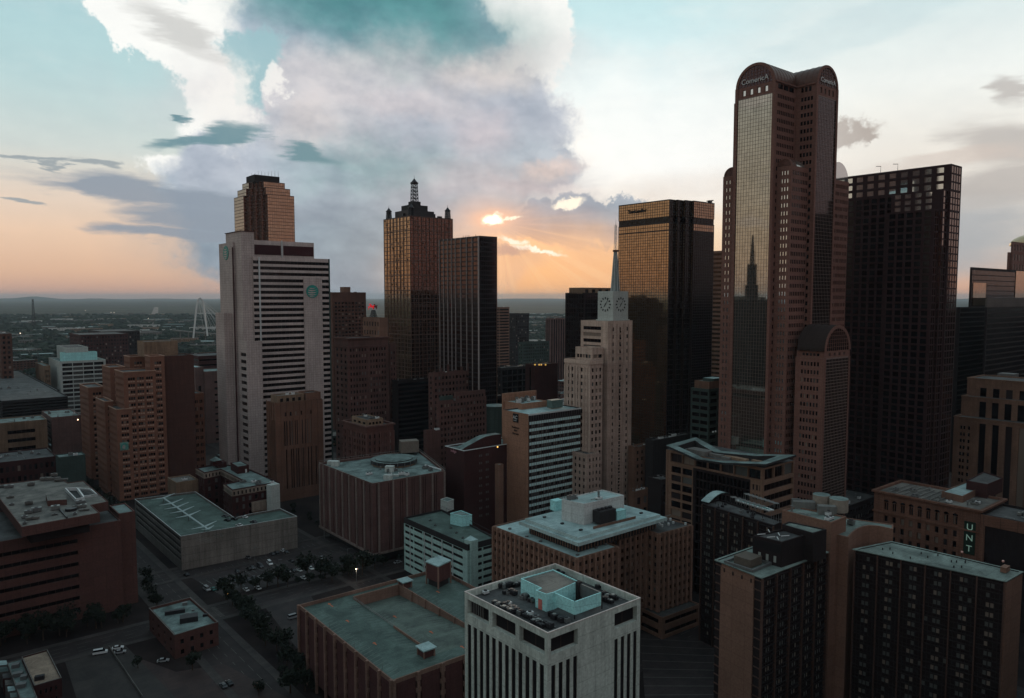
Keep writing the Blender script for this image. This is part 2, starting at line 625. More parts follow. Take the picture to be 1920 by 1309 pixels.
def wallmat(name, col, var=.25, rough=.85, scale=.06, joints=None, stain=.3, spec=.25, grain=.15, vary=None):
    """matt masonry: base colour with broad weathering, vertical rain streaks and fine grain; joints = (w, h) of panels"""
    m, t, b = newmat(name)
    setp(b, Roughness=rough)
    b.inputs['Specular IOR Level'].default_value = spec
    nn = t.nodes.new
    uvn = nn('ShaderNodeUVMap')
    tco = nn('ShaderNodeTexCoord')
    n1 = nn('ShaderNodeTexNoise')
    n1.inputs['Scale'].default_value = scale
    n1.inputs['Detail'].default_value = 5
    t.links.new(tco.outputs['Object'], n1.inputs[0])
    mp = nn('ShaderNodeMapping')
    mp.inputs['Scale'].default_value = (.55, .035, 1)
    t.links.new(uvn.outputs[0], mp.inputs[0])
    n2 = nn('ShaderNodeTexNoise')
    n2.inputs['Scale'].default_value = 1
    n2.inputs['Detail'].default_value = 6
    n2.inputs['Roughness'].default_value = .7
    t.links.new(mp.outputs[0], n2.inputs[0])
    n3 = nn('ShaderNodeTexNoise')
    n3.inputs['Scale'].default_value = 1.6
    n3.inputs['Detail'].default_value = 3
    t.links.new(tco.outputs['Object'], n3.inputs[0])

    def mr(src, a, c, lo=.3, hi=.7):
        k = nn('ShaderNodeMapRange')
        t.links.new(src, k.inputs[0])
        k.inputs[1].default_value, k.inputs[2].default_value = lo, hi
        k.inputs[3].default_value, k.inputs[4].default_value = a, c
        return k.outputs[0]

    def mul(a, c):
        k = nn('ShaderNodeMath')
        k.operation = 'MULTIPLY'
        t.links.new(a, k.inputs[0])
        t.links.new(c, k.inputs[1])
        return k.outputs[0]
    f = mul(mul(mr(n1.outputs[0], 1 - var, 1 + var * .6), mr(n2.outputs[0], 1 - stain, 1 + stain * .4)), mr(n3.outputs[0], 1 - grain, 1 + grain))
    soft = joints is None
    if soft:
        joints = (5.2, 3.6, .07)
    if joints:
        br = nn('ShaderNodeTexBrick')
        br.offset = 0
        br.inputs['Scale'].default_value = 1
        br.inputs['Brick Width'].default_value = joints[0]
        br.inputs['Row Height'].default_value = joints[1]
        br.inputs['Mortar Size'].default_value = joints[2] if len(joints) > 2 else .05
        br.inputs['Color1'].default_value = (1.05, 1.05, 1.05, 1)
        br.inputs['Color2'].default_value = (.93, .93, .93, 1)
        br.inputs['Mortar'].default_value = (.72, .72, .72, 1) if soft else (.55, .55, .55, 1)
        t.links.new(uvn.outputs[0], br.inputs[0])
        bw = nn('ShaderNodeRGBToBW')
        t.links.new(br.outputs[0], bw.inputs[0])
        f = mul(f, bw.outputs[0])
    vm = nn('ShaderNodeVectorMath')
    vm.operation = 'SCALE'
    kf = 1.0 if name in KEEP else STREET_SHADE
    vm.inputs[0].default_value = tuple(v * kf for v in lin(col)[:3])
    t.links.new(f, vm.inputs['Scale'])
    t.links.new(vm.outputs[0], b.inputs['Base Color'])
    bp = nn('ShaderNodeBump')
    bp.inputs['Strength'].default_value = .25
    bp.inputs['Distance'].default_value = .1
    t.links.new(n3.outputs[0], bp.inputs['Height'])
    t.links.new(bp.outputs[0], b.inputs['Normal'])
    MAT[name] = m
    return m


def roofmat(name, col, col2, var=.45):
    """flat roof membrane: two tones mixed by ponding stains, patches and grit"""
    m, t, b = newmat(name)
    setp(b, Roughness=.8)
    b.inputs['Specular IOR Level'].default_value = .3
    nn = t.nodes.new
    tco = nn('ShaderNodeTexCoord')
    n1 = nn('ShaderNodeTexNoise')
    n1.inputs['Scale'].default_value = .12
    n1.inputs['Detail'].default_value = 8
    n1.inputs['Roughness'].default_value = .65
    n1.inputs['Distortion'].default_value = .6
    t.links.new(tco.outputs['Object'], n1.inputs[0])
    v = nn('ShaderNodeTexVoronoi')
    v.inputs['Scale'].default_value = .16
    t.links.new(tco.outputs['Object'], v.inputs[0])
    n3 = nn('ShaderNodeTexNoise')
    n3.inputs['Scale'].default_value = 2.5
    n3.inputs['Detail'].default_value = 4
    t.links.new(tco.outputs['Object'], n3.inputs[0])
    cr = nn('ShaderNodeValToRGB')
    cr.color_ramp.elements[0].position = .36
    cr.color_ramp.elements[0].color = lin(col2)
    cr.color_ramp.elements[1].position = .62
    cr.color_ramp.elements[1].color = lin(col)
    t.links.new(n1.outputs[0], cr.inputs[0])
    mr = nn('ShaderNodeMapRange')
    mr.inputs[1].default_value, mr.inputs[2].default_value = .3, .7
    mr.inputs[3].default_value, mr.inputs[4].default_value = 1 - var * .5, 1 + var * .3
    t.links.new(n3.outputs[0], mr.inputs[0])
    bw = nn('ShaderNodeRGBToBW')
    t.links.new(v.outputs['Color'], bw.inputs[0])
    m2 = nn('ShaderNodeMapRange')
    m2.inputs[3].default_value, m2.inputs[4].default_value = 1 - var * .35, 1 + var * .2
    t.links.new(bw.outputs[0], m2.inputs[0])
    mu = nn('ShaderNodeMath')
    mu.operation = 'MULTIPLY'
    t.links.new(mr.outputs[0], mu.inputs[0])
    t.links.new(m2.outputs[0], mu.inputs[1])
    mp = nn('ShaderNodeMapping')
    mp.inputs['Rotation'].default_value = (0, 0, math.radians(-38.8))
    t.links.new(tco.outputs['Object'], mp.inputs[0])
    br = nn('ShaderNodeTexBrick')
    br.inputs['Scale'].default_value = 1
    br.inputs['Brick Width'].default_value = 11
    br.inputs['Row Height'].default_value = 2.6
    br.inputs['Mortar Size'].default_value = .07
    br.inputs['Color1'].default_value = (1.06, 1.06, 1.06, 1)
    br.inputs['Color2'].default_value = (.9, .9, .9, 1)
    br.inputs['Mortar'].default_value = (.68, .68, .68, 1)
    t.links.new(mp.outputs[0], br.inputs[0])
    bw2 = nn('ShaderNodeRGBToBW')
    t.links.new(br.outputs[0], bw2.inputs[0])
    mu2 = nn('ShaderNodeMath')
    mu2.operation = 'MULTIPLY'
    t.links.new(mu.outputs[0], mu2.inputs[0])
    t.links.new(bw2.outputs[0], mu2.inputs[1])
    mu = mu2
    vm = nn('ShaderNodeVectorMath')
    vm.operation = 'SCALE'
    t.links.new(cr.outputs[0], vm.inputs[0])
    t.links.new(mu.outputs[0], vm.inputs['Scale'])
    t.links.new(vm.outputs[0], b.inputs['Base Color'])
    MAT[name] = m
    return m


def glassmat(name, col, metallic=.0, rough=.12, spec=.5, wob=.0, scale=.25):
    m, t, b = newmat(name)
    setp(b, Roughness=rough, Metallic=metallic)
    b.inputs['Specular IOR Level'].default_value = spec
    b.inputs['Base Color'].default_value = lin(col)
    nn = t.nodes.new
    if wob:
        tco = nn('ShaderNodeTexCoord')
        n = nn('ShaderNodeTexNoise')
        n.inputs['Scale'].default_value = scale
        n.inputs['Detail'].default_value = 2
        t.links.new(tco.outputs['Object'], n.inputs[0])
        bp = nn('ShaderNodeBump')
        bp.inputs['Strength'].default_value = wob
        bp.inputs['Distance'].default_value = .3
        t.links.new(n.outputs[0], bp.inputs['Height'])
        t.links.new(bp.outputs[0], b.inputs['Normal'])
        n2 = nn('ShaderNodeTexNoise')
        n2.inputs['Scale'].default_value = .35
        n2.inputs['Detail'].default_value = 4
        t.links.new(tco.outputs['Object'], n2.inputs[0])
        k = nn('ShaderNodeMapRange')
        k.inputs[1].default_value, k.inputs[2].default_value = .3, .7
        k.inputs[3].default_value, k.inputs[4].default_value = .82, 1.1
        t.links.new(n2.outputs[0], k.inputs[0])
        vm = nn('ShaderNodeVectorMath')
        vm.operation = 'SCALE'
        vm.inputs[0].default_value = lin(col)[:3]
        t.links.new(k.outputs[0], vm.inputs['Scale'])
        t.links.new(vm.outputs[0], b.inputs['Base Color'])
    MAT[name] = m
    return m


def plain(name, col, rough=.6, metallic=0, emit=None, es=1):
    m, t, b = newmat(name)
    setp(b, Roughness=rough, Metallic=metallic)
    b.inputs['Base Color'].default_value = lin(col)
    b.inputs['Specular IOR Level'].default_value = .3
    if emit:
        b.inputs['Emission Color'].default_value = lin(emit)
        b.inputs['Emission Strength'].default_value = es
    nn = t.nodes.new
    if not emit:
        tco = nn('ShaderNodeTexCoord')
        n = nn('ShaderNodeTexNoise')
        n.inputs['Scale'].default_value = .8
        n.inputs['Detail'].default_value = 4
        t.links.new(tco.outputs['Object'], n.inputs[0])
        k = nn('ShaderNodeMapRange')
        k.inputs[1].default_value, k.inputs[2].default_value = .3, .7
        k.inputs[3].default_value, k.inputs[4].default_value = .8, 1.1
        t.links.new(n.outputs[0], k.inputs[0])
        vm = nn('ShaderNodeVectorMath')
        vm.operation = 'SCALE'
        vm.inputs[0].default_value = lin(col)[:3]
        t.links.new(k.outputs[0], vm.inputs['Scale'])
        t.links.new(vm.outputs[0], b.inputs['Base Color'])
    MAT[name] = m
    return m


granite = wallmat('pale granite', (180, 168, 164), joints=(1.9, 1.9, .08), stain=.18, var=.15)
granite2 = wallmat('pale granite spandrel', (186, 174, 170), stain=.2, var=.12)
concrete = wallmat('white precast concrete', (186, 196, 188), stain=.35, var=.12, grain=.16)
concrete2 = wallmat('grey concrete', (128, 126, 122), stain=.4)
boardcon = wallmat('stained board concrete', (156, 150, 142), joints=(9, 4.0, .09), stain=.4, var=.3)
buff = wallmat('buff brick', (152, 114, 94), stain=.2, var=.12, grain=.2)
tanstone = wallmat('tan stone', (146, 112, 96), stain=.25)
limestone = wallmat('cream terracotta cladding', (180, 158, 146), stain=.35, var=.2)
limestone2 = wallmat('cream terracotta upper', (196, 174, 160), stain=.35, var=.2)
redbrick = wallmat('red brick', (108, 74, 68), stain=.2)
darkbrick = wallmat('dark red brick', (78, 46, 46), stain=.2)
brownbrick = wallmat('brown brick', (112, 80, 70), stain=.22)
brownstone = wallmat('brown granite', (142, 104, 94), stain=.12, var=.12, joints=(2.2, 1.8, .05))
rosebrick = wallmat('rose brick', (120, 88, 82), stain=.25)
artdeco = wallmat('ochre brick', (138, 102, 86), stain=.25)
whitepaint = wallmat('white painted metal', (190, 196, 196), stain=.15, var=.1)
beigep = wallmat('beige plaster', (160, 134, 112), stain=.45, var=.3)
darkwall = wallmat('dark cladding', (46, 36, 38), stain=.2)
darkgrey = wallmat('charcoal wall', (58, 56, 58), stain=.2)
greypink = wallmat('grey pink stone', (130, 104, 100), stain=.2)
teal_cl = wallmat('green grey panel', (74, 92, 88), stain=.15)
civic = wallmat('civic white stone', (176, 184, 180), stain=.15, var=.1)
roofT = roofmat('grey roof membrane', (118, 138, 136), (70, 84, 82))
roofD = roofmat('dark gravel roof', (84, 86, 86), (46, 46, 48))
roofW = roofmat('white roof membrane', (162, 188, 188), (126, 148, 148), .3)
roofG = roofmat('stained garage deck', (86, 106, 100), (62, 78, 74))
roofB = roofmat('ballast roof', (120, 118, 112), (70, 70, 68))
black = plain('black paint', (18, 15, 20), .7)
steel = plain('galvanised steel', (130, 132, 130), .45, .6)
whitem = plain('white metal', (196, 200, 200), .4)
greym = plain('grey metal', (110, 112, 112), .5, .3)
darkm = plain('dark metal', (48, 46, 50), .5, .3)
rust = plain('weathered brown metal', (96, 70, 58), .7)
redm = plain('red sign paint', (200, 24, 34), .5, emit=(220, 30, 44), es=.55)
redd = plain('dark red sign paint', (90, 20, 26), .5)
tealp = plain('teal sign face', (40, 140, 130), .5)
orange = plain('orange paint', (180, 90, 50), .6)
g_dark = glassmat('dark window glass', (14, 12, 17), 0, .15, .22)
g_mid = glassmat('window glass with shade', (44, 38, 40), 0, .25, .4)
g_blind = glassmat('window glass with pale blind', (120, 108, 98), 0, .4, .4)
g_grey = glassmat('window glass with grey curtain', (82, 84, 82), 0, .3, .4)
g_pale = glassmat('window with drawn white curtain', (150, 156, 152), 0, .4, .4)
g_gold = glassmat('bronze mirror glass', (160, 137, 116), .93, .03, .5, .010, .4)
g_gold2 = glassmat('gold mirror glass', (164, 138, 110), .93, .03, .5, .010, .4)
g_silver = glassmat('silver bronze mirror glass', (170, 170, 162), .94, .02, .5, .004, .1)
g_brown = glassmat('brown mirror glass', (100, 76, 68), .9, .05, .5, .03)
g_black = glassmat('black mirror glass', (64, 54, 58), .9, .08, .5, .02)
g_refl = glassmat('reflective window', (206, 212, 212), .9, .06, .5)
g_teal = glassmat('pale teal spandrel glass', (186, 216, 216), 0, .3, .5)
g_warm = plain('lit window', (255, 190, 110), .4, emit=(255, 176, 96), es=1.2)
mull_l = plain('pale mullion', (112, 96, 90), .5)
mull_b = plain('bronze mullion', (84, 62, 54), .5)
mull_d = plain('black mullion', (34, 28, 32), .5)



def vary(g, k=.09):
    out_ = [(g, 3)]
    for i, f in enumerate((1 - k, 1 + k)):
        m = g.copy()
        m.name = g.name + (' darker pane' if i == 0 else ' brighter pane')
        for n in m.node_tree.nodes:
            if n.type == 'VECT_MATH' and n.operation == 'SCALE':
                n.inputs[0].default_value = tuple(v * f for v in n.inputs[0].default_value)
            if n.type == 'TEX_NOISE' and n.inputs['Detail'].default_value < 3:
                n.inputs['Scale'].default_value *= 1.6
        out_.append((m, 2))
    return out_


PANES = {
    'dark': [(g_dark, 8), (g_mid, 5), (g_blind, 1.0), (g_grey, .6)],
    'mix': [(g_dark, 6), (g_mid, 4), (g_blind, 1.5), (g_grey, 1)],
    'gold': vary(g_gold), 'gold2': vary(g_gold2), 'silver': vary(g_silver, .04), 'brown': vary(g_brown), 'black': vary(g_black),
    'refl': [(g_refl, 1)], 'deep': [(g_dark, 1)], 'grey': [(g_grey, 5), (g_mid, 3), (g_dark, 1.3)], 'pale': [(g_pale, 1)],
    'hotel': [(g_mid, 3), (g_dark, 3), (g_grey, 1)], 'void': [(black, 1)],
}
COUNT = {}
WM = {}
rp = random.Random(5)


def pick(kind):
    ls = PANES[kind]
    s = sum(w for _, w in ls)
    r = rp.random() * s
    for m, w in ls:
        r -= w
        if r <= 0:
            return m
    return ls[0][0]


def S(p=3.0, w=.5, h=3.8, o=.55, ml=1.0, mr=1.0, mt=1.5, mb=0.0, d=.35, pane='dark', obj=False, pat=None, n=None, nr=None, rpat=None, name='window', frame=None, skip=None):
    return dict(p=p, w=w, h=h, o=o, ml=ml, mr=mr, mt=mt, mb=mb, d=d, pane=pane, obj=obj, pat=pat, n=n, nr=nr, rpat=rpat, name=name, frame=frame, skip=skip)


def spans(total, a, b, n, pat, rev=False):
    """[(from, to, open)] over 0..total with margins a, b and n repeats of pat"""
    out = []

    def push(x0, x1, op):
        if x1 - x0 < 1e-5:
            return
        if out and out[-1][2] == op and not op:
            out[-1] = (out[-1][0], x1, op)
        else:
            out.append((x0, x1, op))
    push(0, a, 0)
    L0 = (total - a - b) / n
    sm = sum(q[0] for q in pat)
    x = a
    for i in range(n):
        for q in pat:
            push(x, x + q[0] / sm * L0, q[1])
            x += q[0] / sm * L0
    push(total - b, total, 0)
    return out


def win_mesh(w, h, gm, fm, mull):
    key = (round(w, 2), round(h, 2), gm.name, fm.name, mull)
    if key in WM:
        return WM[key]
    b = MB()
    t = min(.12, w * .06)
    for x0, x1, z0, z1 in ((0, w, 0, t), (0, w, h - t, h), (0, t, t, h - t), (w - t, w, t, h - t)):
        b.face([(x0, -.06, z0), (x1, -.06, z0), (x1, -.06, z1), (x0, -.06, z1)], fm)
    b.face([(0, 0, 0), (w, 0, 0), (w, 0, h), (0, 0, h)], gm)
    if mull:
        k = max(1, int(w / mull))
        for i in range(1, k):
            x = w * i / k
            b.face([(x - .06, -.05, t), (x + .06, -.05, t), (x + .06, -.05, h - t), (x - .06, -.05, h - t)], fm)
    me = bpy.data.meshes.new('window')
    me.from_pydata(b.v, [], b.f)
    for m in b.mats:
        me.materials.append(m)
    me.polygons.foreach_set('material_index', b.m)
    WM[key] = me
    return me


def facade(mb, pb, root, P0, P1, z0, z1, sp_, wm):
    ln = math.hypot(P1[0] - P0[0], P1[1] - P0[1])
    if ln < .05:
        return
    t = ((P1[0] - P0[0]) / ln, (P1[1] - P0[1]) / ln)
    n = (t[1], -t[0])

    def pt(u, z, d=0):
        return (P0[0] + t[0] * u - n[0] * d, P0[1] + t[1] * u - n[1] * d, z)

    def wq(u0, u1, a, c):
        mb.face([pt(u0, a), pt(u1, a), pt(u1, c), pt(u0, c)], wm, [(u0, a), (u1, a), (u1, c), (u0, c)])
    if sp_ is None:
        wq(0, ln, z0, z1)
        return
    hgt = z1 - z0
    ml, mr = min(sp_['ml'], ln * .3), min(sp_['mr'], ln * .3)
    nc = sp_['n'] or max(1, round((ln - ml - mr) / sp_['p']))
    w = sp_['w']
    pat = sp_['pat'] or [((1 - w) / 2, 0), (w, 1), ((1 - w) / 2, 0)]
    us = spans(ln, ml, mr, nc, pat)
    mt, mbm = sp_['mt'], sp_['mb']
    nr = sp_['nr'] or max(1, round((hgt - mt - mbm) / sp_['h']))
    o = sp_['o']
    rpat = sp_['rpat'] or [((1 - o) * .55, 0), (o, 1), ((1 - o) * .45, 0)]
    zs = [(z0 + a, z0 + c, q) for a, c, q in spans(hgt, mbm, mt, nr, rpat)]
    d = sp_['d']
    gk = MAT
    ang = math.atan2(t[1], t[0])
    ro = ORG[root.name]
    for (za, zc, zo) in zs:
        if not zo:
            wq(0, ln, za, zc)
            continue
        for (ua, uc, uo) in us:
            if not uo:
                wq(ua, uc, za, zc)
                continue
            wq_ = [(pt(ua, za), pt(uc, za), pt(uc, za, d), pt(ua, za, d)),
                   (pt(ua, zc, d), pt(uc, zc, d), pt(uc, zc), pt(ua, zc)),
                   (pt(ua, za), pt(ua, za, d), pt(ua, zc, d), pt(ua, zc)),
                   (pt(uc, za, d), pt(uc, za), pt(uc, zc), pt(uc, zc, d))]
            for q in wq_:
                mb.face(list(q), wm)
            g = pick(sp_['pane'])
            if sp_['obj'] and COUNT.get((root.name, sp_['name']), 0) < 296:
                COUNT[(root.name, sp_['name'])] = COUNT.get((root.name, sp_['name']), 0) + 1
                me = win_mesh(uc - ua, zc - za, g, sp_['frame'] or mull_b, 3.0)
                ob = bpy.data.objects.new(sp_['name'], me)
                C.objects.link(ob)
                p = pt(ua, za, d)
                ob.location = (p[0] - ro[0], p[1] - ro[1], p[2] - ro[2])
                ob.rotation_euler = (0, 0, ang)
                ob.parent = root
            else:
                pb.face([pt(ua, za, d), pt(uc, za, d), pt(uc, zc, d), pt(ua, zc, d)], g)


def tier(root, poly, z0, z1, specs, wm, rm=None, par=1.0, pt_=.5, wall='wall', solid=False):
    """one storeyed block: walls with real openings, roof deck, parapet. specs: {edge: spec}"""
    mb, pb = MB(), MB()
    n = len(poly)
    for i in range(n):
        s = specs.get(i, specs.get('*')) if isinstance(specs, dict) else specs
        wmi = wm
        if isinstance(s, tuple):
            s, wmi = s
        facade(mb, pb, root, poly[i], poly[(i + 1) % n], z0, z1, s, wmi)
    rz = z1
    if par > 0:
        ins = inset(poly, pt_)
        rz = z1 - par
        pm = MB()
        for i in range(n):
            j = (i + 1) % n
            pm.face([(*poly[i], z1), (*poly[j], z1), (*ins[j], z1), (*ins[i], z1)], wm)
            pm.face([(*ins[i], z1), (*ins[j], z1), (*ins[j], rz), (*ins[i], rz)], wm)
        pm.build('parapet', root)
        rb = MB()
        if rm != 'none':
            rb.face([(*p, rz) for p in ins], rm or roofD)
        rb.build('roof', root)
    elif rm != 'none0':
        rb = MB()
        rb.face([(*p, rz) for p in poly], rm or roofD)
        rb.build('roof', root)
    mb.build(wall, root)
    pb.build('windows', root, kind='stuff')
    return rz


def fins(root, P0, P1, z0, z1, us, w, d, m, name='fin', obj=True, off=0.0):
    """upright (or level) blades standing out of a face; us = fractions along it"""
    ln = math.hypot(P1[0] - P0[0], P1[1] - P0[1])
    t = ((P1[0] - P0[0]) / ln, (P1[1] - P0[1]) / ln)
    n = (t[1], -t[0])
    b = MB()
    for u in us:
        q = add2(add2(P0, t, u * ln - w / 2), n, off - .02)
        if not obj:
            b.box((q[0], q[1], z0), (t[0] * w, t[1] * w, 0), (n[0] * d, n[1] * d, 0), (0, 0, z1 - z0), m)
        else:
            b = MB()
            b.box((q[0], q[1], z0), (t[0] * w, t[1] * w, 0), (n[0] * d, n[1] * d, 0), (0, 0, z1 - z0), m)
            b.build(name, root)
    if not obj:
        b.build(name, root, kind='stuff')


def band(root, P0, P1, z, h, d, m, name='cornice', off=0.0, ext=0.0):
    ln = math.hypot(P1[0] - P0[0], P1[1] - P0[1])
    t = ((P1[0] - P0[0]) / ln, (P1[1] - P0[1]) / ln)
    n = (t[1], -t[0])
    q = add2(add2(P0, t, -ext), n, off - .02)
    b = MB()
    b.box((q[0], q[1], z), (t[0] * (ln + 2 * ext), t[1] * (ln + 2 * ext), 0), (n[0] * d, n[1] * d, 0), (0, 0, h), m)
    return b.build(name, root)


def ring(root, poly, z, h, d, m, name='cornice'):
    o, i = inset(poly, -d), inset(poly, .25)
    n = len(poly)
    b = MB()
    for k in range(n):
        j = (k + 1) % n
        b.face([(*o[k], z), (*o[j], z), (*o[j], z + h), (*o[k], z + h)], m)
        b.face([(*o[k], z + h), (*o[j], z + h), (*i[j], z + h), (*i[k], z + h)], m)
        b.face([(*i[k], z), (*i[j], z), (*o[j], z), (*o[k], z)], m)
        b.face([(*i[j], z), (*i[k], z), (*i[k], z + h), (*i[j], z + h)], m)
    return b.build(name, root)


def block(root, name, poly, z0, z1, m, top=None, **kw):
    b = MB()
    b.prism(poly, z0, z1, m, top, bottom=True, **kw)
    return b.build(name, root)


def quad(poly, s0, s1, t0, t1):
    """sub-rectangle of a four-cornered footprint [left, near, right, back]; s along near->left, t along near->right"""
    Lp, Np, Rp, Bp = poly

    def q(s, t):
        return lerp2(lerp2(Np, Lp, s), lerp2(Rp, Bp, s), t)
    return [q(s1, t0), q(s0, t0), q(s0, t1), q(s1, t1)]


def qpt(poly, s, t):
    Lp, Np, Rp, Bp = poly
    return lerp2(lerp2(Np, Lp, s), lerp2(Rp, Bp, s), t)


rr = random.Random(21)


def hvac(root, p, z, sx=3, sy=2, h=1.8, deg=38.8, m=None):
    m = m or rr.choice([greym, whitem, steel])
    b = MB()
    b.cbox(p, sx, sy, z + .3, z + h, deg, m)
    for a in (-.5, .5):
        u = unit(deg)
        b.cbox((p[0] + u[0] * sx * a * .8, p[1] + u[1] * sx * a * .8), .25, sy, z, z + .3, deg, darkm)
    k = max(1, int(sx / 1.6))
    u = unit(deg)
    for i in range(k):
        o = ((i + .5) / k - .5) * sx
        c = (p[0] + u[0] * o, p[1] + u[1] * o)
        b.cyl(c, min(sy, sx / k) * .36, z + h, z + h + .25, darkm, 8)
    return b.build('air_conditioner', root)


def clutter(root, poly, z, n, deg=38.8, box=True, seed=1):
    """small plant, vents and pipes on a roof"""
    r2 = random.Random(seed)
    for i in range(n):
        p = qpt(poly, .12 + .76 * r2.random(), .12 + .76 * r2.random())
        k = r2.random()
        if k < .5:
            hvac(root, p, z, 1.5 + 2.5 * r2.random(), 1.2 + r2.random(), 1 + r2.random(), deg)
        elif k < .8:
            b = MB()
            b.cyl(p, .3 + .2 * r2.random(), z, z + .9 + r2.random(), greym, 8)
            b.cyl(p, .55, z + 1.9, z + 2.1, greym, 8)
            b.build('vent', root)
        else:
            b = MB()
            u = unit(deg + (90 if r2.random() < .5 else 0))
            ln = 3 + 6 * r2.random()
            b.tube((p[0], p[1], z + .35), (p[0] + u[0] * ln, p[1] + u[1] * ln, z + .35), .16, steel, 6)
            b.tube((p[0], p[1], z), (p[0], p[1], z + .4), .16, steel, 6)
            b.build('pipe', root)


def antenna(root, p, z, h, r=.12, m=None, name='antenna'):
    b = MB()
    b.cyl(p, r, z, z + h, m or darkm, 6, r2=r * .4)
    return b.build(name, root)


def lattice(root, c, z0, z1, w0, w1, m, name='lattice_mast', nseg=6, r=.14, deg=38.8):
    b = MB()
    u, v = unit(deg), unit(deg + 90)

    def P(i, k):
        t = k / nseg
        w = w0 + (w1 - w0) * t
        a, c2 = ((-1, -1), (1, -1), (1, 1), (-1, 1))[i % 4]
        return (c[0] + (u[0] * a + v[0] * c2) * w / 2, c[1] + (u[1] * a + v[1] * c2) * w / 2, z0 + (z1 - z0) * t)
    for i in range(4):
        b.tube(P(i, 0), P(i, nseg), r, m, 4)
        for k in range(nseg):
            b.tube(P(i, k), P(i + 1, k + 1), r * .7, m, 4)
            b.tube(P(i + 1, k), P(i, k + 1), r * .7, m, 4)
            b.tube(P(i, k + 1), P(i + 1, k + 1), r * .7, m, 4)
    return b.build(name, root)


def text(root, s, p, deg, size, m, name='lettering', ext=.15, align='CENTER', tilt=90, sx=1.0):
    cu = bpy.data.curves.new('lettering', 'FONT')
    cu.body = s
    cu.size = size
    cu.extrude = ext
    cu.align_x = align
    cu.align_y = 'CENTER'
    tmp = bpy.data.objects.new('tmp', cu)
    C.objects.link(tmp)
    dg = bpy.context.evaluated_depsgraph_get()
    me = bpy.data.meshes.new_from_object(tmp.evaluated_get(dg))
    bpy.data.objects.remove(tmp)
    me.materials.clear()
    me.materials.append(m)
    o = bpy.data.objects.new(name, me)
    C.objects.link(o)
    ro = ORG[root.name]
    o.location = (p[0] - ro[0], p[1] - ro[1], p[2] - ro[2])
    o.rotation_euler = (math.radians(tilt), 0, math.radians(deg))
    o.scale = (sx, 1, 1)
    o.parent = root
    return o


def fdir(P0, P1):
    ln = math.hypot(P1[0] - P0[0], P1[1] - P0[1])
    t = ((P1[0] - P0[0]) / ln, (P1[1] - P0[1]) / ln)
    return t, (t[1], -t[0]), ln


# ------------------------------------------------------------------ simple block builder
def bld(name, label, cat, x, y, D, xl=None, xr=None, sL=None, sR=None, wm=None, rm=None, par=1.0, cl=0, seed=1, ll=None, lr=None, z0=0, group=None, dl=DL, dr=DR):
    poly, Z = rect(x, y, D, xl, xr, ll, lr, dl, dr)
    r = thing(name, label, cat, poly[1], group)
    rz = tier(r, poly, z0, Z, {0: sL, 1: sR}, wm, rm, par)
    if cl:
        clutter(r, poly, rz, cl, seed=seed)
    return r, poly, Z, rz


def sub(root, x, y, D, xl=None, xr=None, sL=None, sR=None, wm=None, rm=None, par=1.0, z0=0, ll=None, lr=None, dl=DL, dr=DR, cl=0, seed=1):
    poly, Z = rect(x, y, D, xl, xr, ll, lr, dl, dr)
    rz = tier(root, poly, z0, Z, {0: sL, 1: sR}, wm, rm, par)
    if cl:
        clutter(root, poly, rz, cl, seed=seed)
    return poly, Z, rz


def globe(root, P0, P1, z, x, r, m, m2):
    """round corporate globe mark: disc with curved light bands"""
    t, n, ln = fdir(P0, P1)
    u = along(P0, t, x, z)
    c = add2(add2(P0, t, u), n, .0)
    b = MB()
    N_ = 28
    for k in range(N_):
        a0, a1 = 2 * math.pi * k / N_, 2 * math.pi * (k + 1) / N_
        for (ra, rb) in ((0, r),):
            p = [(0, 0), (math.cos(a0) * r, math.sin(a0) * r), (math.cos(a1) * r, math.sin(a1) * r)]
            b.face([(c[0] + t[0] * q[0] + n[0] * .4, c[1] + t[1] * q[0] + n[1] * .4, z + q[1]) for q in p], m)
        e = [(math.cos(a0) * r, math.sin(a0) * r), (math.cos(a1) * r, math.sin(a1) * r)]
        b.face([(c[0] + t[0] * e[0][0] + n[0] * k2, c[1] + t[1] * e[0][0] + n[1] * k2, z + e[0][1]) for k2 in (-.05, .4)][:2] +
               [(c[0] + t[0] * e[1][0] + n[0] * k2, c[1] + t[1] * e[1][0] + n[1] * k2, z + e[1][1]) for k2 in (.4, -.05)], m)
    b.build('globe_logo', root)
    b = MB()
    for i, (yy, hw, th) in enumerate(((.60, .62, .10), (.28, .80, .13), (-.06, .86, .13), (-.38, .80, .11), (-.66, .6, .07))):
        K = 10
        for k in range(K):
            x0, x1 = -hw + .12 + (2 * hw - .1) * k / K, -hw + .12 + (2 * hw - .1) * (k + 1) / K

            def yc(xx):
                return yy - .16 * (1 - (xx / hw) ** 2) + .05 * xx

            def thk(xx):
                return th * max(.1, 1 - ((xx + .15) / hw) ** 2) * .8
            q = [(x0, yc(x0) - thk(x0)), (x1, yc(x1) - thk(x1)), (x1, yc(x1) + thk(x1)), (x0, yc(x0) + thk(x0))]
            b.face([(c[0] + t[0] * a * r + n[0] * .5, c[1] + t[1] * a * r + n[1] * .5, z + e2 * r) for a, e2 in q], m2)
    b.build('globe_band', root)


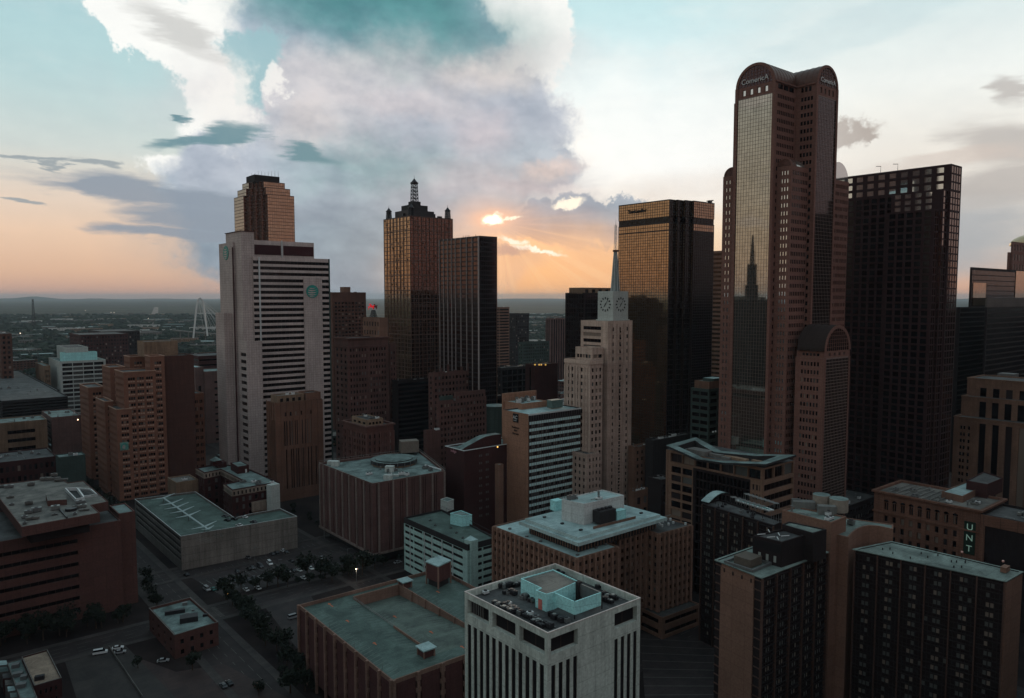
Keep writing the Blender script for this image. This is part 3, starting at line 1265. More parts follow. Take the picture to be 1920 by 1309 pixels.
# ================================================================== TOWERS
# ---- tower with crossed barrel vaults ---------------------------------------
K = thing('office_tower', 'tallest brown granite tower with crossed barrel vaults, arched gables and tall mirror glass bays', 'skyscraper', (110, 400))
vD = 408.0
p1x, p1y, ZS = atD(1453, 172, vD)           # right end of the left gable, at its spring line
P1 = (p1x, p1y)
W1 = along(P1, DL, 1380, ZS)
P0 = add2(P1, DL, W1)
a12 = along(P1, DR, 1493, ZS)
P2 = add2(P1, DR, a12)
a23 = along(P2, neg(DL), 1531, ZS)
P3 = add2(P2, neg(DL), a23)
W2 = along(P3, DR, 1570, ZS)
P4 = add2(P3, DR, W2)
WB = W2
P5 = add2(P4, DL, a23)
P6 = add2(P5, DR, a12)
P7 = add2(P6, DL, W1)
P8 = add2(P7, neg(DR), a12)
P9 = add2(P8, DL, a23)
P10 = add2(P9, neg(DR), WB)
P11 = add2(P10, neg(DL), a23)
cross = [P0, P1, P2, P3, P4, P5, P6, P7, P8, P9, P10, P11]
K.location = (P1[0], P1[1], 0)
ORG[K.name] = (P1[0], P1[1], 0)
z_sp = ZS                                    # top of glass
z_gl = ZS
Z26 = atD(1460, 290, vD)[2]
side = S(p=1.75, w=.66, h=4.35, o=.5, ml=2.6, mr=1.6, mt=5.5, d=.12, pane='deep')
bayL = S(p=1.7, w=.955, h=2.0, o=.955, ml=.9, mr=.9, mt=.4, d=.12, pane='silver')
bayR = S(p=1.7, w=.93, h=2.0, o=.93, ml=1.6, mr=1.0, mt=.4, d=.12, pane='black')  # darker sky mirrored in the right bay is put into blacker glass
glassw = mull_b
sp_side_top = [(1.1, 0), (1.3, 1), (.6, 0)]
mbw, pbw = MB(), MB()
facs = {0: (bayL, mull_l), 1: side, 2: side, 3: (bayR, mull_l)}
for i in range(12):
    s = facs.get(i)
    wmx = brownstone
    if isinstance(s, tuple):
        s, wmx = s
    facade(mbw, pbw, K, cross[i], cross[(i + 1) % 12], 0, z_sp + (.0 if i in (0, 3) else 6.0), s, wmx)
mbw.build('wall', K)
pbw.build('windows', K, kind='stuff')
# granite frames at the sides of the glass bays
for A, B_ in ((P0, P1), (P3, P4)):
    fins(K, A, B_, 0, z_sp + 6, [.02, .98], 1.6, .5, brownstone, 'corner_pier')


def gable(root, A, B_, z, rise_extra, wmA, frame, sign=None, small=False, name='arched_gable'):
    """gable wall that ends in a round arch: base wall z..spring, arch ring, glazing grid, windows row"""
    t, n, ln = fdir(A, B_)
    r = ln / 2
    zb = z
    zs = z + rise_extra
    b = MB()

    def q(u, zz, o=0.0):
        return (A[0] + t[0] * u + n[0] * o, A[1] + t[1] * u + n[1] * o, zz)
    K_ = 24
    arc = [(r - r * math.cos(math.pi * k / K_), zs + r * math.sin(math.pi * k / K_)) for k in range(K_ + 1)]
    fr = r * .13
    ri = r - fr
    arci = [(r - ri * math.cos(math.pi * k / K_), zs + ri * math.sin(math.pi * k / K_)) for k in range(K_ + 1)]
    # base panel with square windows
    mb, pb = MB(), MB()
    facade(mb, pb, root, A, B_, zb, zs, S(n=4, w=.42, nr=1, o=.55, ml=ln * .12, mr=ln * .12, mt=.4, d=.5, pane='refl', obj=not small, frame=mull_b) if rise_extra > 1 else None, wmA)
    mb.build('gable_wall', root)
    pb.build('windows', root, kind='stuff')
    for k in range(K_):
        b.face([q(*arc[k + 1], .5), q(*arc[k], .5), q(*arci[k], .5), q(*arci[k + 1], .5)], wmA)
        b.face([q(*arci[k + 1], .5), q(*arci[k], .5), q(*arci[k], -.4), q(*arci[k + 1], -.4)], wmA)
        b.face([q(*arc[k], .5), q(*arc[k + 1], .5), q(*arc[k + 1], -.4), q(*arc[k], -.4)], wmA)
    b.build('arch_ring', root)
    b = MB()
    b.face([q(u, zz, 0) for u, zz in reversed(arci)], frame)
    b.build('tympanum', root)
    b = MB()
    m_ = 11
    for i in range(1, m_):
        u = r - ri + 2 * ri * i / m_
        hh = math.sqrt(max(0, ri * ri - (u - r) ** 2))
        b.box(q(u - .12, zs, 0), (t[0] * .24, t[1] * .24, 0), (n[0] * .25, n[1] * .25, 0), (0, 0, hh), wmA)
    for i in range(1, 6):
        zz = ri * i / 6
        hw = math.sqrt(ri * ri - zz * zz)
        b.box(q(r - hw, zs + zz, 0), (t[0] * 2 * hw, t[1] * 2 * hw, 0), (n[0] * .2, n[1] * .2, 0), (0, 0, .22), wmA)
    b.build('lattice', root)
    if sign:
        c = q(r, zs + ri * .26, .55)
        text(root, sign, c, math.degrees(math.atan2(t[1], t[0])), ri * .38, whitem, 'sign_lettering', .1)
    return zs, r


def vault(root, A, B_, zs, r, dirv, length, m, name='barrel_vault'):
    t, n, ln = fdir(A, B_)
    b = MB()
    K_ = 24
    for k in range(K_):
        a0, a1 = math.pi * k / K_, math.pi * (k + 1) / K_
        p = [(r - r * math.cos(a), zs + r * math.sin(a)) for a in (a0, a1)]
        f0 = [(A[0] + t[0] * u, A[1] + t[1] * u, z) for u, z in p]
        f1 = [(x + dirv[0] * length, y + dirv[1] * length, z) for x, y, z in f0]
        b.face([f0[0], f1[0], f1[1], f0[1]], m)
    b.face([(A[0] + t[0] * (r - r * math.cos(math.pi * k / K_)) + dirv[0] * length, A[1] + t[1] * (r - r * math.cos(math.pi * k / K_)) + dirv[1] * length, zs + r * math.sin(math.pi * k / K_)) for k in range(K_ + 1)], m)
    if name == 'barrel_vault':
        rb_ = MB()
        nr_ = max(2, int(length / 3.2))
        for i in range(nr_ + 1):
            for k in range(K_):
                a0, a1 = math.pi * k / K_, math.pi * (k + 1) / K_
                q0, q1 = [(A[0] + t[0] * (r - r * math.cos(a)) + dirv[0] * length * i / nr_, A[1] + t[1] * (r - r * math.cos(a)) + dirv[1] * length * i / nr_, zs + r * math.sin(a)) for a in (a0, a1)]
                rb_.tube(q0, q1, .16, m, 4)
        rb_.build('vault_rib', root, kind='stuff')
    return b.build(name, root)


vaultm = plain('bronze standing seam', (86, 60, 52), .45, .5)
zs, r1 = gable(K, P0, P1, z_sp, 6.0, brownstone, g_black, 'ComericA')
vault(K, P0, P1, zs, r1, DR, 2 * a12 + WB, vaultm)
zs2, r2 = gable(K, P3, P4, z_sp, 6.0, brownstone, g_black, 'ComericA')
vault(K, P3, P4, zs2, r2, DL, 2 * a23 + W1, vaultm)
ORG[K.name] = (P1[0], P1[1], 0)
# openings band under the eaves in the notch
for A, B_ in ((P1, P2), (P2, P3)):
    t, n, ln = fdir(A, B_)
    band(K, add2(A, t, .5), add2(A, t, ln - .5), z_sp + 5.6, .9, .7, brownstone, 'eaves_band')
    for k in range(3):
        b = MB()
        q = add2(add2(A, t, 3 + k * (ln - 5) / 3), n, .06)
        b.box((q[0], q[1], z_sp + 2.4), (t[0] * (ln - 8) / 3, t[1] * (ln - 8) / 3, 0), (n[0] * .12, n[1] * .12, 0), (0, 0, 2.6), g_dark)
        b.build('louvre_opening', K)
# narrower outer shoulders one step down on both sides
for (A, dv, s_) in ((P0, DL, 1), (P4, DR, 1)):
    pass
ws = along(P0, DL, 1376, z_sp)
shL = [add2(P0, DL, 2.2), add2(P0, DR, .0), add2(P0, DR, a12), add2(add2(P0, DL, 2.2), DR, a12)]
block(K, 'shoulder', [add2(add2(P0, DL, 2.2), DR, 1.5), add2(P0, DR, 1.5), add2(P0, DR, a12), add2(add2(P0, DL, 2.2), DR, a12)], 0, z_sp - 1, brownstone)
block(K, 'shoulder', [add2(P4, DL, 1.0), add2(add2(P4, DL, 1.0), DR, 1.8), add2(add2(P4, DL, a23), DR, 1.8), add2(P4, DL, a23)], 0, z_sp - 4, brownstone)

# infill block in the near notch with its own small arched gable and glass vault
Zn = atD(1485, 312, vD)[2]
in1 = split(P1, P2, Zn, [1457])[0]
cN = None
# near corner of the infill lies on the line parallel to the left gable
e1 = along(in1, neg(DL), 1484, Zn)
N1 = add2(in1, neg(DL), e1)
e2 = along(N1, DR, 1517, Zn)
N2 = add2(N1, DR, e2)
in2 = add2(N2, DL, e1)
nicheL = S(p=1.9, w=.55, h=4.35, o=.5, ml=2.2, mr=1.3, mt=1.6, d=.4, pane='refl')
nicheR = S(p=1.75, w=.66, h=4.35, o=.5, ml=1.2, mr=1.0, mt=1.6, d=.15, pane='deep')
tier(K, [in1, N1, N2, in2], 0, Zn, {0: nicheL, 1: nicheR}, brownstone, roofD, .6)
rn = e1 / 2
zsn, rn = gable(K, add2(in1, DR, .6), add2(N1, DR, .6), Zn - 1, 1.0, brownstone, g_black, None, True)
vault(K, add2(in1, DR, .7), add2(N1, DR, .7), zsn, rn * .96, DR, e2 * .55, vaultm, 'barrel_vault')
glv = glassmat('glass vault', (170, 176, 172), .85, .1, .5)
vault(K, add2(in1, DR, e2 * .30), add2(N1, DR, e2 * .30), zsn - .4, rn * 1.0, DR, e2 * .4, glv, 'glass_vault')

# left and right shoulder blocks (outer notches) with quarter arches
Zl = atD(1366, 326, vD + 18)[2]
sL0 = add2(P0, DR, 5.0)
g1 = along(sL0, DL, 1356, Zl)
A0 = add2(sL0, DL, g1)
tier(K, [A0, sL0, add2(sL0, DR, 14), add2(A0, DR, 14)], 0, Zl, {0: S(p=2.3, w=.42, h=4.35, o=.5, ml=1.2, mr=1.0, mt=1.4, d=.4, pane='refl')}, brownstone, roofD, .6)
zq, rq = gable(K, add2(add2(A0, DR, .4), neg(DL), .5), add2(sL0, DR, .4), Zl - .8, .6, brownstone, g_black, None, True)
vault(K, add2(add2(A0, DR, .5), neg(DL), .5), add2(sL0, DR, .5), zq, rq, DR, 12, vaultm)
Zr = atD(1580, 330, vD + 12)[2]
sR0 = add2(P4, DL, 3.0)
g2 = along(sR0, DR, 1592, Zr)
B0 = add2(sR0, DR, g2)
tier(K, [sR0, B0, add2(B0, DL, 14), add2(sR0, DL, 14)], 0, Zr, {0: S(p=1.5, w=.7, h=4.35, o=.5, ml=.8, mr=.8, mt=1.4, d=.4, pane='dark')}, brownstone, roofD, .6)
gr = fdir(sR0, B0)[2] / 2
vault(K, add2(sR0, DL, .4), add2(B0, DL, .4), Zr - .6, gr, DL, 12, glv, 'glass_vault')
b = MB()
t_, n_, l_ = fdir(sR0, B0)
b.face([(sR0[0] + t_[0] * (gr - gr * math.cos(math.pi * k / 16)) + DL[0] * .42, sR0[1] + t_[1] * (gr - gr * math.cos(math.pi * k / 16)) + DL[1] * .42, Zr - .6 + gr * math.sin(math.pi * k / 16)) for k in range(16, -1, -1)], g_refl)
b.build('vault_end_pane', K)

# low near wing with a big arched gable towards the right
wD = vD - 16
q5 = atD(1545, 672, wD)
G0 = (q5[0], q5[1])
Zg = q5[2]
lw = along(G0, DR, 1593, Zg)
G1 = add2(G0, DR, lw)
back = 34
lb = along(G0, DL, 1511, Zg)
wing = [add2(G0, DL, lb + 6), G0, G1, add2(G1, DL, lb + 6)]
tier(K, wing, 0, Zg, {0: S(p=1.9, w=.6, h=4.35, o=.5, ml=3, mr=2.4, mt=1.4, d=.4, pane='dark'), 1: (S(p=1.6, w=.86, h=1.7, o=.8, ml=1.4, mr=1.2, mt=.8, d=.12, pane='black'), mull_l)}, brownstone, roofD, 0)
fins(K, G0, G1, 0, Zg, [.03, .975], 1.2, .45, brownstone, 'corner_pier')
zg, rg = gable(K, G0, G1, Zg, 3.6, brownstone, g_black, None)
tb = plain('dark bronze roof', (44, 34, 32), .8, .1)
vault(K, G0, G1, zg, rg, DL, lb + 5, tb)
tier(K, [add2(wing[0], DR, 1.2), add2(G0, DR, 1.2), add2(add2(G0, DR, 2.2), DL, 1), add2(wing[0], DR, 2.2)], Zg, Zg + 3.4, {0: S(n=5, w=.7, nr=1, o=.5, ml=3, mr=3, mt=.4, d=.3, pane='dark')}, brownstone, roofD, 0)

# ---- right hand dark tower with stepped corner -----------------------------
T = thing('office_tower', 'dark red granite tower right of the vaulted tower, top rows of windows mirroring pale sky', 'skyscraper', (210, 430))
tp, tz = rect(1784, 307, 440, 1560, 1804)
T.location = (tp[1][0], tp[1][1], 0)
ORG[T.name] = (tp[1][0], tp[1][1], 0)
darkgran = wallmat('dark red granite', (66, 44, 46), stain=.1, var=.1)
pl = tp
zA = atD(1700, 352, 432)[2]
zB = atD(1740, 388, 424)[2]
topw = dict(p=6.55, w=.6, h=4.2, ml=1.5, mr=2.5, mt=.8, d=.25)
tier(T, pl, zA, tz, {0: S(obj=True, pane='refl', rpat=[(.25, 0), (.9, 1), (.18, 0)], nr=3, **{k: v for k, v in topw.items() if k != 'h'}), 1: S(p=3.6, w=.74, h=4.4, o=.8, ml=.8, mr=.8, mt=.6, d=.12, pane='brown')}, darkgran, roofD, 1.0)
# below: corner steps forward twice
dfr = 7.0
mid = [pl[0], split(pl[0], pl[1], zA, [1681])[0]]
m1 = add2(mid[1], neg(DR), dfr)
m2 = add2(add2(pl[1], neg(DR), dfr), DL, 1.0)
pm_ = [pl[0], mid[1], m1, m2, add2(pl[1], DL, 1.0), pl[1], pl[2], pl[3]]
dark_grid = dict(p=5.0, w=.72, h=4.15, o=.72, ml=1.2, mr=1.2, mt=.5, d=.3, pane='deep')
tier(T, pm_, zB, zA, {0: S(**dark_grid), 2: S(obj=True, p=6.3, w=.6, pane='refl', rpat=[(.25, 0), (.9, 1), (.18, 0)], nr=3, ml=1, mr=5, mt=.5, d=.25),
                      3: S(p=3.4, w=.76, h=4.15, o=.8, ml=.3, mr=.3, mt=.5, d=.12, pane='brown'), 5: S(p=3.4, w=.76, h=4.15, o=.8, ml=.6, mr=.6, mt=.5, d=.12, pane='brown')}, darkgran, roofD, 0)
k1 = add2(m1, DL, 0)
q0 = add2(m1, neg(DR), 0)
m3 = add2(m2, DL, along(m2, DL, 1763, zB))
lowp = [pl[0], mid[1], m1, m3, add2(m3, neg(DR), 5.5), add2(add2(m2, DL, .8), neg(DR), 5.5), add2(m2, DL, .8), m2, add2(pl[1], DL, 1.0), pl[1], pl[2], pl[3]]
lowp = [pl[0], mid[1], m1, add2(m1, neg(DR), 6.0), add2(add2(m2, DL, 2.0), neg(DR), 6.0), add2(m2, DL, 2.0), m2, add2(pl[1], DL, 1.0), pl[1], pl[2], pl[3]]
grR = S(p=3.4, w=.76, h=4.15, o=.8, ml=.3, mr=.3, mt=.5, d=.12, pane='brown')
tier(T, lowp, 0, zB, {0: S(**dark_grid), 2: grR, 3: S(**dark_grid), 4: grR, 5: grR, 6: grR, 8: S(p=3.4, w=.76, h=4.15, o=.8, ml=.6, mr=.6, mt=.5, d=.12, pane='brown')}, darkgran, roofD, 0)
for xx in (1647, 1679):
    c = split(pl[0], pl[1], tz, [xx])[0]
    c = add2(c, DR, 3)
    antenna(T, c, tz - 1, 5.5, .18)
    b = MB()
    b.box((c[0] - 3, c[1], tz + 4.2), (3.2, 0, 0), (0, .3, 0), (0, 0, .3), darkm)
    b.build('antenna_arm', T)

# ---- gold curtain wall tower ------------------------------------------------
gp, gz = rect(1300, 368, 500, 1160, 1340)
GT = thing('office_tower', 'gold mirror glass tower with dark belt near its top and dark pleated corner', 'skyscraper', gp[1])
goldspec = S(p=2.05, w=.88, h=1.95, o=.86, ml=.4, mr=.4, mt=.6, d=.1, pane='gold2')
darkspec = S(p=1.9, w=.9, h=3.6, o=.9, ml=.3, mr=.3, mt=.5, d=.1, pane='deep')
gA = split(gp[0], gp[1], gz, [1256])[0]
hgt_ = along(gA, DR, 1267, gz)
seq = [gA]
cur = gA
tot_r = hgt_
for (xa, dv) in ((1267, DR), (1271, neg(DL)), (1281, DR), (1286, neg(DL)), (1297, DR), (1301, neg(DL))):
    cur = add2(cur, dv, along(cur, dv, xa, gz))
    seq.append(cur)
eR = along(cur, DR, 1340, gz)
endR = add2(cur, DR, eR)
chL = add2(gp[0], DR, 3.0)
gpoly = [add2(gp[0], neg(DL), 0)] + seq + [endR, add2(endR, DL, 45), add2(gp[0], DR, 55)]
cham = [add2(add2(gp[0], DR, 6), DL, 3.5)]
gpoly = cham + gpoly
zb1 = atD(1256, 401, 500)[2]
zb2 = atD(1256, 412, 500)[2]
sp_g = {0: goldspec, 1: goldspec, 2: darkspec, 3: goldspec, 4: darkspec, 5: goldspec, 6: darkspec, 7: goldspec, 8: S(p=2.05, w=.88, h=1.95, o=.86, ml=.4, mr=.4, mt=.6, d=.1, pane='gold')}
tier(GT, gpoly, zb1, gz, sp_g, mull_d, roofD, .6)
tier(GT, inset(gpoly, .25), zb2, zb1, {'*': S(p=4, w=.9, nr=1, o=.9, ml=.2, mr=.2, mt=.2, d=.1, pane='deep')}, mull_d, roofD, 0)
zdk = atD(1320, 432, 520)[2]
tier(GT, gpoly, zdk, zb2, sp_g, mull_d, 'none0', 0)
sp_l = dict(sp_g)
sp_l[8] = S(p=2.05, w=.88, h=1.95, o=.86, ml=.4, mr=.4, mt=.6, d=.1, pane='deep')  # dark reflection on the lower right face put in as dark glass
tier(GT, gpoly, 0, zdk, sp_l, mull_d, 'none0', 0)
b = MB()
cc = add2(endR, DL, 4)
b.tube((cc[0] - 2.5, cc[1], gz + 1.8), (cc[0] + 2.5, cc[1], gz + 2.4), .4, darkm)
for dx in (-2, 0, 2):
    b.tube((cc[0] + dx, cc[1], gz - 1), (cc[0] + dx * .6, cc[1], gz + 2.2), .25, darkm)
b.cbox(cc, 2.4, 2, gz + .8, gz + 2.4, 30, darkm)
b.build('window_crane', GT)
t_, n_, l_ = fdir(gpoly[1], gpoly[2])
u_ = along(gpoly[1], t_, 1195, gz - 5)
pp = add2(add2(gpoly[1], t_, u_), n_, .25)
text(GT, 'Santander', (pp[0], pp[1], atD(1195, 391, 520)[2]), math.degrees(math.atan2(t_[1], t_[0])), 4.2, darkm, 'sign_lettering', .2)

# ---- clock tower ------------------------------------------------------------
cD = 470
mp_, mz = rect(1140, 602, cD, 1089, 1186)
MT = thing('clock_tower', 'cream terracotta office tower topped by a white clock box and slender spire', 'tower', mp_[1])
upR = S(n=3, w=.22, h=4.4, o=.5, ml=1.5, mr=1.5, mt=3.2, d=.4, pane='dark')
upz = atD(1106, 676, cD)[2]
# shaft: left face upper part has ribbon windows
tier(MT, mp_, upz - 2, mz, {0: S(n=1, w=.72, pat=[(.06, 0), (.70, 1), (.24, 0)], h=4.4, o=.55, ml=1, mr=.5, mt=3.0, d=.4, pane='mix', obj=True), 1: upR}, limestone2, roofB, 1.0)
tier(MT, mp_, 0, upz - 2, {0: None, 1: upR}, limestone, roofB, 0)
# central recessed bay with dark spandrels and small balconies
t_, n_, l_ = fdir(mp_[1], mp_[2])
b = MB()
b2 = MB()
for k in range(30):
    z = mz - 8 - k * 4.4
    if z < 12:
        break
    for (fr, wd, dd) in ((.5, 2.8, .5),):
        q = add2(add2(mp_[1], t_, l_ * fr - wd / 2), n_, .02)
        b.box((q[0], q[1], z - .4), (t_[0] * wd, t_[1] * wd, 0), (n_[0] * dd, n_[1] * dd, 0), (0, 0, .35), limestone2)
        q = add2(add2(mp_[1], t_, l_ * fr - .7), n_, .02)
        b2.box((q[0], q[1], z + .1), (t_[0] * 1.4, t_[1] * 1.4, 0), (n_[0] * .06, n_[1] * .06, 0), (0, 0, 1.3), g_dark)
b.build('balcony_ledge', MT, kind='stuff')
b2.build('spandrel', MT, kind='stuff')
fins(MT, mp_[1], mp_[2], 0, mz - 2, [.16, .36, .64, .84], .7, .35, limestone, 'pier')
# left wing
cLx = 1106
wgp, wgz = rect(1106, 676, cD - 12, 1059, 1130)
winL = S(p=3.9, w=.42, h=4.4, o=.55, ml=1.0, mr=1.0, mt=4.2, d=.4, pane='mix')
tier(MT, wgp, 0, wgz, {0: winL, 1: S(n=3, w=.5, h=4.4, o=.55, ml=1.0, mr=.3, mt=4.2, d=.4, pane='mix')}, limestone, roofB, 1.0)
nf = 8
fins(MT, wgp[0], wgp[1], 0, wgz - 4, [(i + .02) / nf for i in range(0, nf + 1)], .8, .35, limestone2, 'pier', True)
ring(MT, wgp, wgz - 2.6, 2.2, .35, limestone2)
# stepped storeys above the wing
s1, s1z = rect(1110, 652, cD - 6, 1079, 1132)
tier(MT, s1, wgz - 1, s1z, {0: S(n=5, w=.8, h=5, nr=1, o=.4, mt=3, d=.5, pane='mix'), 1: S(n=2, w=.8, nr=1, o=.4, mt=3, d=.5, pane='mix')}, limestone2, roofB, 1.0)
# lower blocks at its foot
for (x, y, D_, xl, xr, sd) in ((1101, 852, cD - 20, 1040, 1128, 3), (1199, 836, cD + 14, 1180, 1219, 4), (1205, 912, cD - 16, 1183, 1219, 5)):
    pass
bld('brick_office_block', 'low cream brick wing at the left foot of the clock tower', 'building', 1101, 852, cD - 22, 1050, 1124, S(p=3.4, w=.4, h=4.4, o=.5, mt=2, pane='dark'), S(p=3.4, w=.4, h=4.4, o=.5, mt=2, pane='dark'), limestone, roofB, 1, 3, 7)
bld('brick_office_block', 'brown brick block leaning against the right side of the clock tower', 'building', 1190, 838, cD + 4, 1178, 1218, None, S(p=4.2, w=.4, h=4.6, o=.5, mt=2, pane='dark'), tanstone, roofB, 1, 4, 8)
bld('brick_office_block', 'low brown annex below the right side of the clock tower', 'building', 1190, 922, cD - 22, 1180, 1218, None, S(p=5, w=.5, h=5, o=.6, mt=3, pane='dark', nr=3), tanstone, roofD, 1, 5, 9)
# clock box
ck, ckz = rect(1150, 546, cD + 8, 1121, 1178)
zc0 = mz - 1
tier(MT, ck, zc0, ckz, {}, civic, roofW, .4, .3)
block(MT, 'plinth', inset(ck, -.8), mz - 1.0, mz + .6, civic)
for (A, B_, px) in ((ck[0], ck[1], 1135.5), (ck[1], ck[2], 1164)):
    t_, n_, l_ = fdir(A, B_)
    zc = atD(1150, 571, cD + 8)[2]
    c = add2(A, t_, l_ / 2)
    for k in range(12):
        a = math.radians(30 * k)
        R_ = 4.1
        b = MB()
        o = (math.sin(a) * R_, math.cos(a) * R_)
        du, dz_ = math.sin(a) * .62, math.cos(a) * .75
        w_ = .46
        pu, pz = math.cos(a) * w_, -math.sin(a) * w_
        pts = [(o[0] - du - pu, o[1] - dz_ - pz), (o[0] - du + pu, o[1] - dz_ + pz), (o[0] + du + pu, o[1] + dz_ + pz), (o[0] + du - pu, o[1] + dz_ - pz)]
        b.face([(c[0] + t_[0] * u + n_[0] * .12, c[1] + t_[1] * u + n_[1] * .12, zc + z) for u, z in reversed(pts)], black)
        b.build('hour_mark', MT)
    for (deg, ln, w_) in ((38, 3.6, .26), (212, 2.2, .42)):
        b = MB()
        a = math.radians(deg)
        pts = [(-math.cos(a) * w_ - math.sin(a) * .6, math.sin(a) * w_ - math.cos(a) * .6), (math.cos(a) * w_ - math.sin(a) * .6, -math.sin(a) * w_ - math.cos(a) * .6),
               (math.sin(a) * ln + math.cos(a) * w_ * .5, math.cos(a) * ln - math.sin(a) * w_ * .5), (math.sin(a) * ln - math.cos(a) * w_ * .5, math.cos(a) * ln + math.sin(a) * w_ * .5)]
        b.face([(c[0] + t_[0] * u + n_[0] * .2, c[1] + t_[1] * u + n_[1] * .2, zc + z) for u, z in pts], black)
        b.build('clock_hand', MT)
# spire
cx_, cy_, _ = atD(1153.5, 545, cD + 26)
b = MB()
zz0 = ckz - .5
zt1 = atD(1153, 470, cD + 26)[2]
zt2 = atD(1153, 422, cD + 26)[2]
b.cyl((cx_, cy_), 3.1, zz0, zt1, plain('spire metal', (122, 132, 132), .5), 8, r2=1.0)
b.build('spire_base', MT)
for k in range(8):
    a = 2 * math.pi * (k + .5) / 8
    b = MB()
    b.tube((cx_ + 3.2 * math.cos(a), cy_ + 3.2 * math.sin(a), zz0), (cx_ + 1.1 * math.cos(a), cy_ + 1.1 * math.sin(a), zt1), .16, whitem)
    b.build('spire_rib', MT)
b = MB()
b.cyl((cx_, cy_), 1.9, zt1 - .8, zt1 + .4, rust, 8)
b.build('spire_collar', MT)
lattice(MT, (cx_, cy_), zt1, zt2, 1.6, .9, whitem, 'spire_lattice', 7, .13)
antenna(MT, (cx_, cy_), zt2, 4, .12)

# ---- antenna tower with mirrored double X ----------------------------------
rD = 720
rp_, rz_ = rect(768.5, 404, rD, 719.5, 848.5)
RT = thing('office_tower', 'gold glass tower with roof lattice masts and a tall capped antenna', 'skyscraper', rp_[1])
gspec = S(p=3.1, w=.9, h=4.0, o=.86, ml=.5, mr=.5, mt=.8, d=.15, pane='gold2')
gspec2 = S(p=3.1, w=.9, h=4.0, o=.86, ml=.5, mr=.5, mt=.8, d=.15, pane='brown')  # duller sky mirrored on the right face is put into browner glass
tier(RT, rp_, 0, rz_, {0: gspec, 1: gspec2}, mull_b, roofD, 1.0)
# heavy grid lines every 5 bays
for (A, B_, nn_) in ((rp_[0], rp_[1], 8), (rp_[1], rp_[2], 11)):
    fins(RT, A, B_, 0, rz_, [i / nn_ for i in range(nn_ + 1)], .5, .25, mull_b, 'mullion')
    for k in range(1, 9):
        band(RT, A, B_, rz_ - 14.5 * k * 1.0, .7, .22, mull_b, 'floor_band')
# pale studs in lozenges
t_, n_, l_ = fdir(rp_[0], rp_[1])
for (A, B_) in ((rp_[0], rp_[1]), (rp_[1], rp_[2])):
    t_, n_, l_ = fdir(A, B_)
    b = MB()
    for k in range(30):
        z = rz_ - 3 - k * 4.0
        fr = (k / 22.0)
        for x in (fr, 1 - fr, (fr * 2) % 1, ):
            x = abs(x) % 1
            q = add2(add2(A, t_, .04 * l_ + x * l_ * .92), n_, .2)
            b.box((q[0], q[1], z), (t_[0] * .9, t_[1] * .9, 0), (n_[0] * .15, n_[1] * .15, 0), (0, 0, 1.6), mull_b)
    b.build('facade_stud', RT, kind='stuff')
ctr = qpt(rp_, .5, .42)
b = MB()
zt = lambda x, y, D_=rD + 25: atD(x, y, D_)[2]
b.cbox(ctr, 30, 26, rz_ - 1, zt(782, 396), 38.8, darkm)
b.build('plant_deck', RT)
b = MB()
b.cbox(ctr, 20, 18, zt(782, 396), zt(782, 385), 38.8, darkgrey)
b.build('plant_room', RT)
b = MB()
b.cbox(ctr, 9, 9, zt(782, 385), zt(782, 377), 38.8, darkgrey)
b.build('mast_base', RT)


def capped(root, c, z0, z1, w, m):
    lattice(root, c, z0, z1, w, w * .8, m, 'lattice_mast', 5, .34)
    b = MB()
    b.cyl(c, w * .72, z1, z1 + w * .25, m, 8)
    b.cyl(c, w * .6, z1 + w * .25, z1 + w * 1.0, m, 8, r2=.1)
    b.build('mast_cap', root)
    antenna(root, c, z1 + w, w * .5, .2, m)


capped(RT, ctr, zt(782, 377), zt(782, 343), 5.6, darkm)
for (s_, t_2, y0, y1) in ((.93, .08, 405, 390), (.07, .93, 403, 389), (.08, .08, 404, 384)):
    capped(RT, qpt(rp_, s_, t_2), rz_ - 1, rz_ + 7.5, 4.2, darkm)
for i in range(16):
    p = qpt(rp_, .08 + .84 * rr.random(), .08 + .84 * rr.random())
    b = MB()
    b.cbox(p, 2 + 3 * rr.random(), 2, rz_ - 1, rz_ + 1.5 + 3.5 * rr.random(), 38.8, darkm)
    b.build('roof_equipment', RT)

# ---- dark tower with white fins -------------------------------------------
np_, nz_ = rect(899, 442, 610, 823, 931.5)
NT_ = thing('office_tower', 'slim black tower with thin white upright fins on its left face', 'skyscraper', np_[1])
ns = S(p=1.9, w=.86, h=3.9, o=.72, ml=.4, mr=.4, mt=1.2, d=.15, pane='brown')
tier(NT_, np_, 0, nz_, {0: ns, 1: S(p=1.9, w=.86, h=3.9, o=.75, ml=.4, mr=.4, mt=1.2, d=.15, pane='black')}, mull_d, roofD, 1.0)
finm = plain('pale grey fin', (150, 142, 140), .6)
xs_ = [824.0, 831.6, 839.4, 846.7, 854, 863.9, 874.9, 885.4, 897.5]
ln_ = fdir(np_[0], np_[1])[2]
for x in xs_:
    pt_ = split(np_[0], np_[1], nz_, [x])[0]
    f_ = math.hypot(pt_[0] - np_[0][0], pt_[1] - np_[0][1]) / ln_
    fins(NT_, np_[0], np_[1], 0, nz_, [f_], .5 if x < 896 else 1.5, .6, finm, 'fin')
fins(NT_, np_[1], np_[2], 0, nz_, [.985], .5, .5, rust, 'fin')
for i in range(6):
    p = qpt(np_, .2 + .4 * rr.random(), .3 + .4 * rr.random())
    antenna(NT_, p, nz_ - 1, 3.5, .3)

# ---- stepped glass crown tower far left ------------------------------------
bD = 1000


def prof(D_, x, y):
    return atD(x, y, D_)[2]


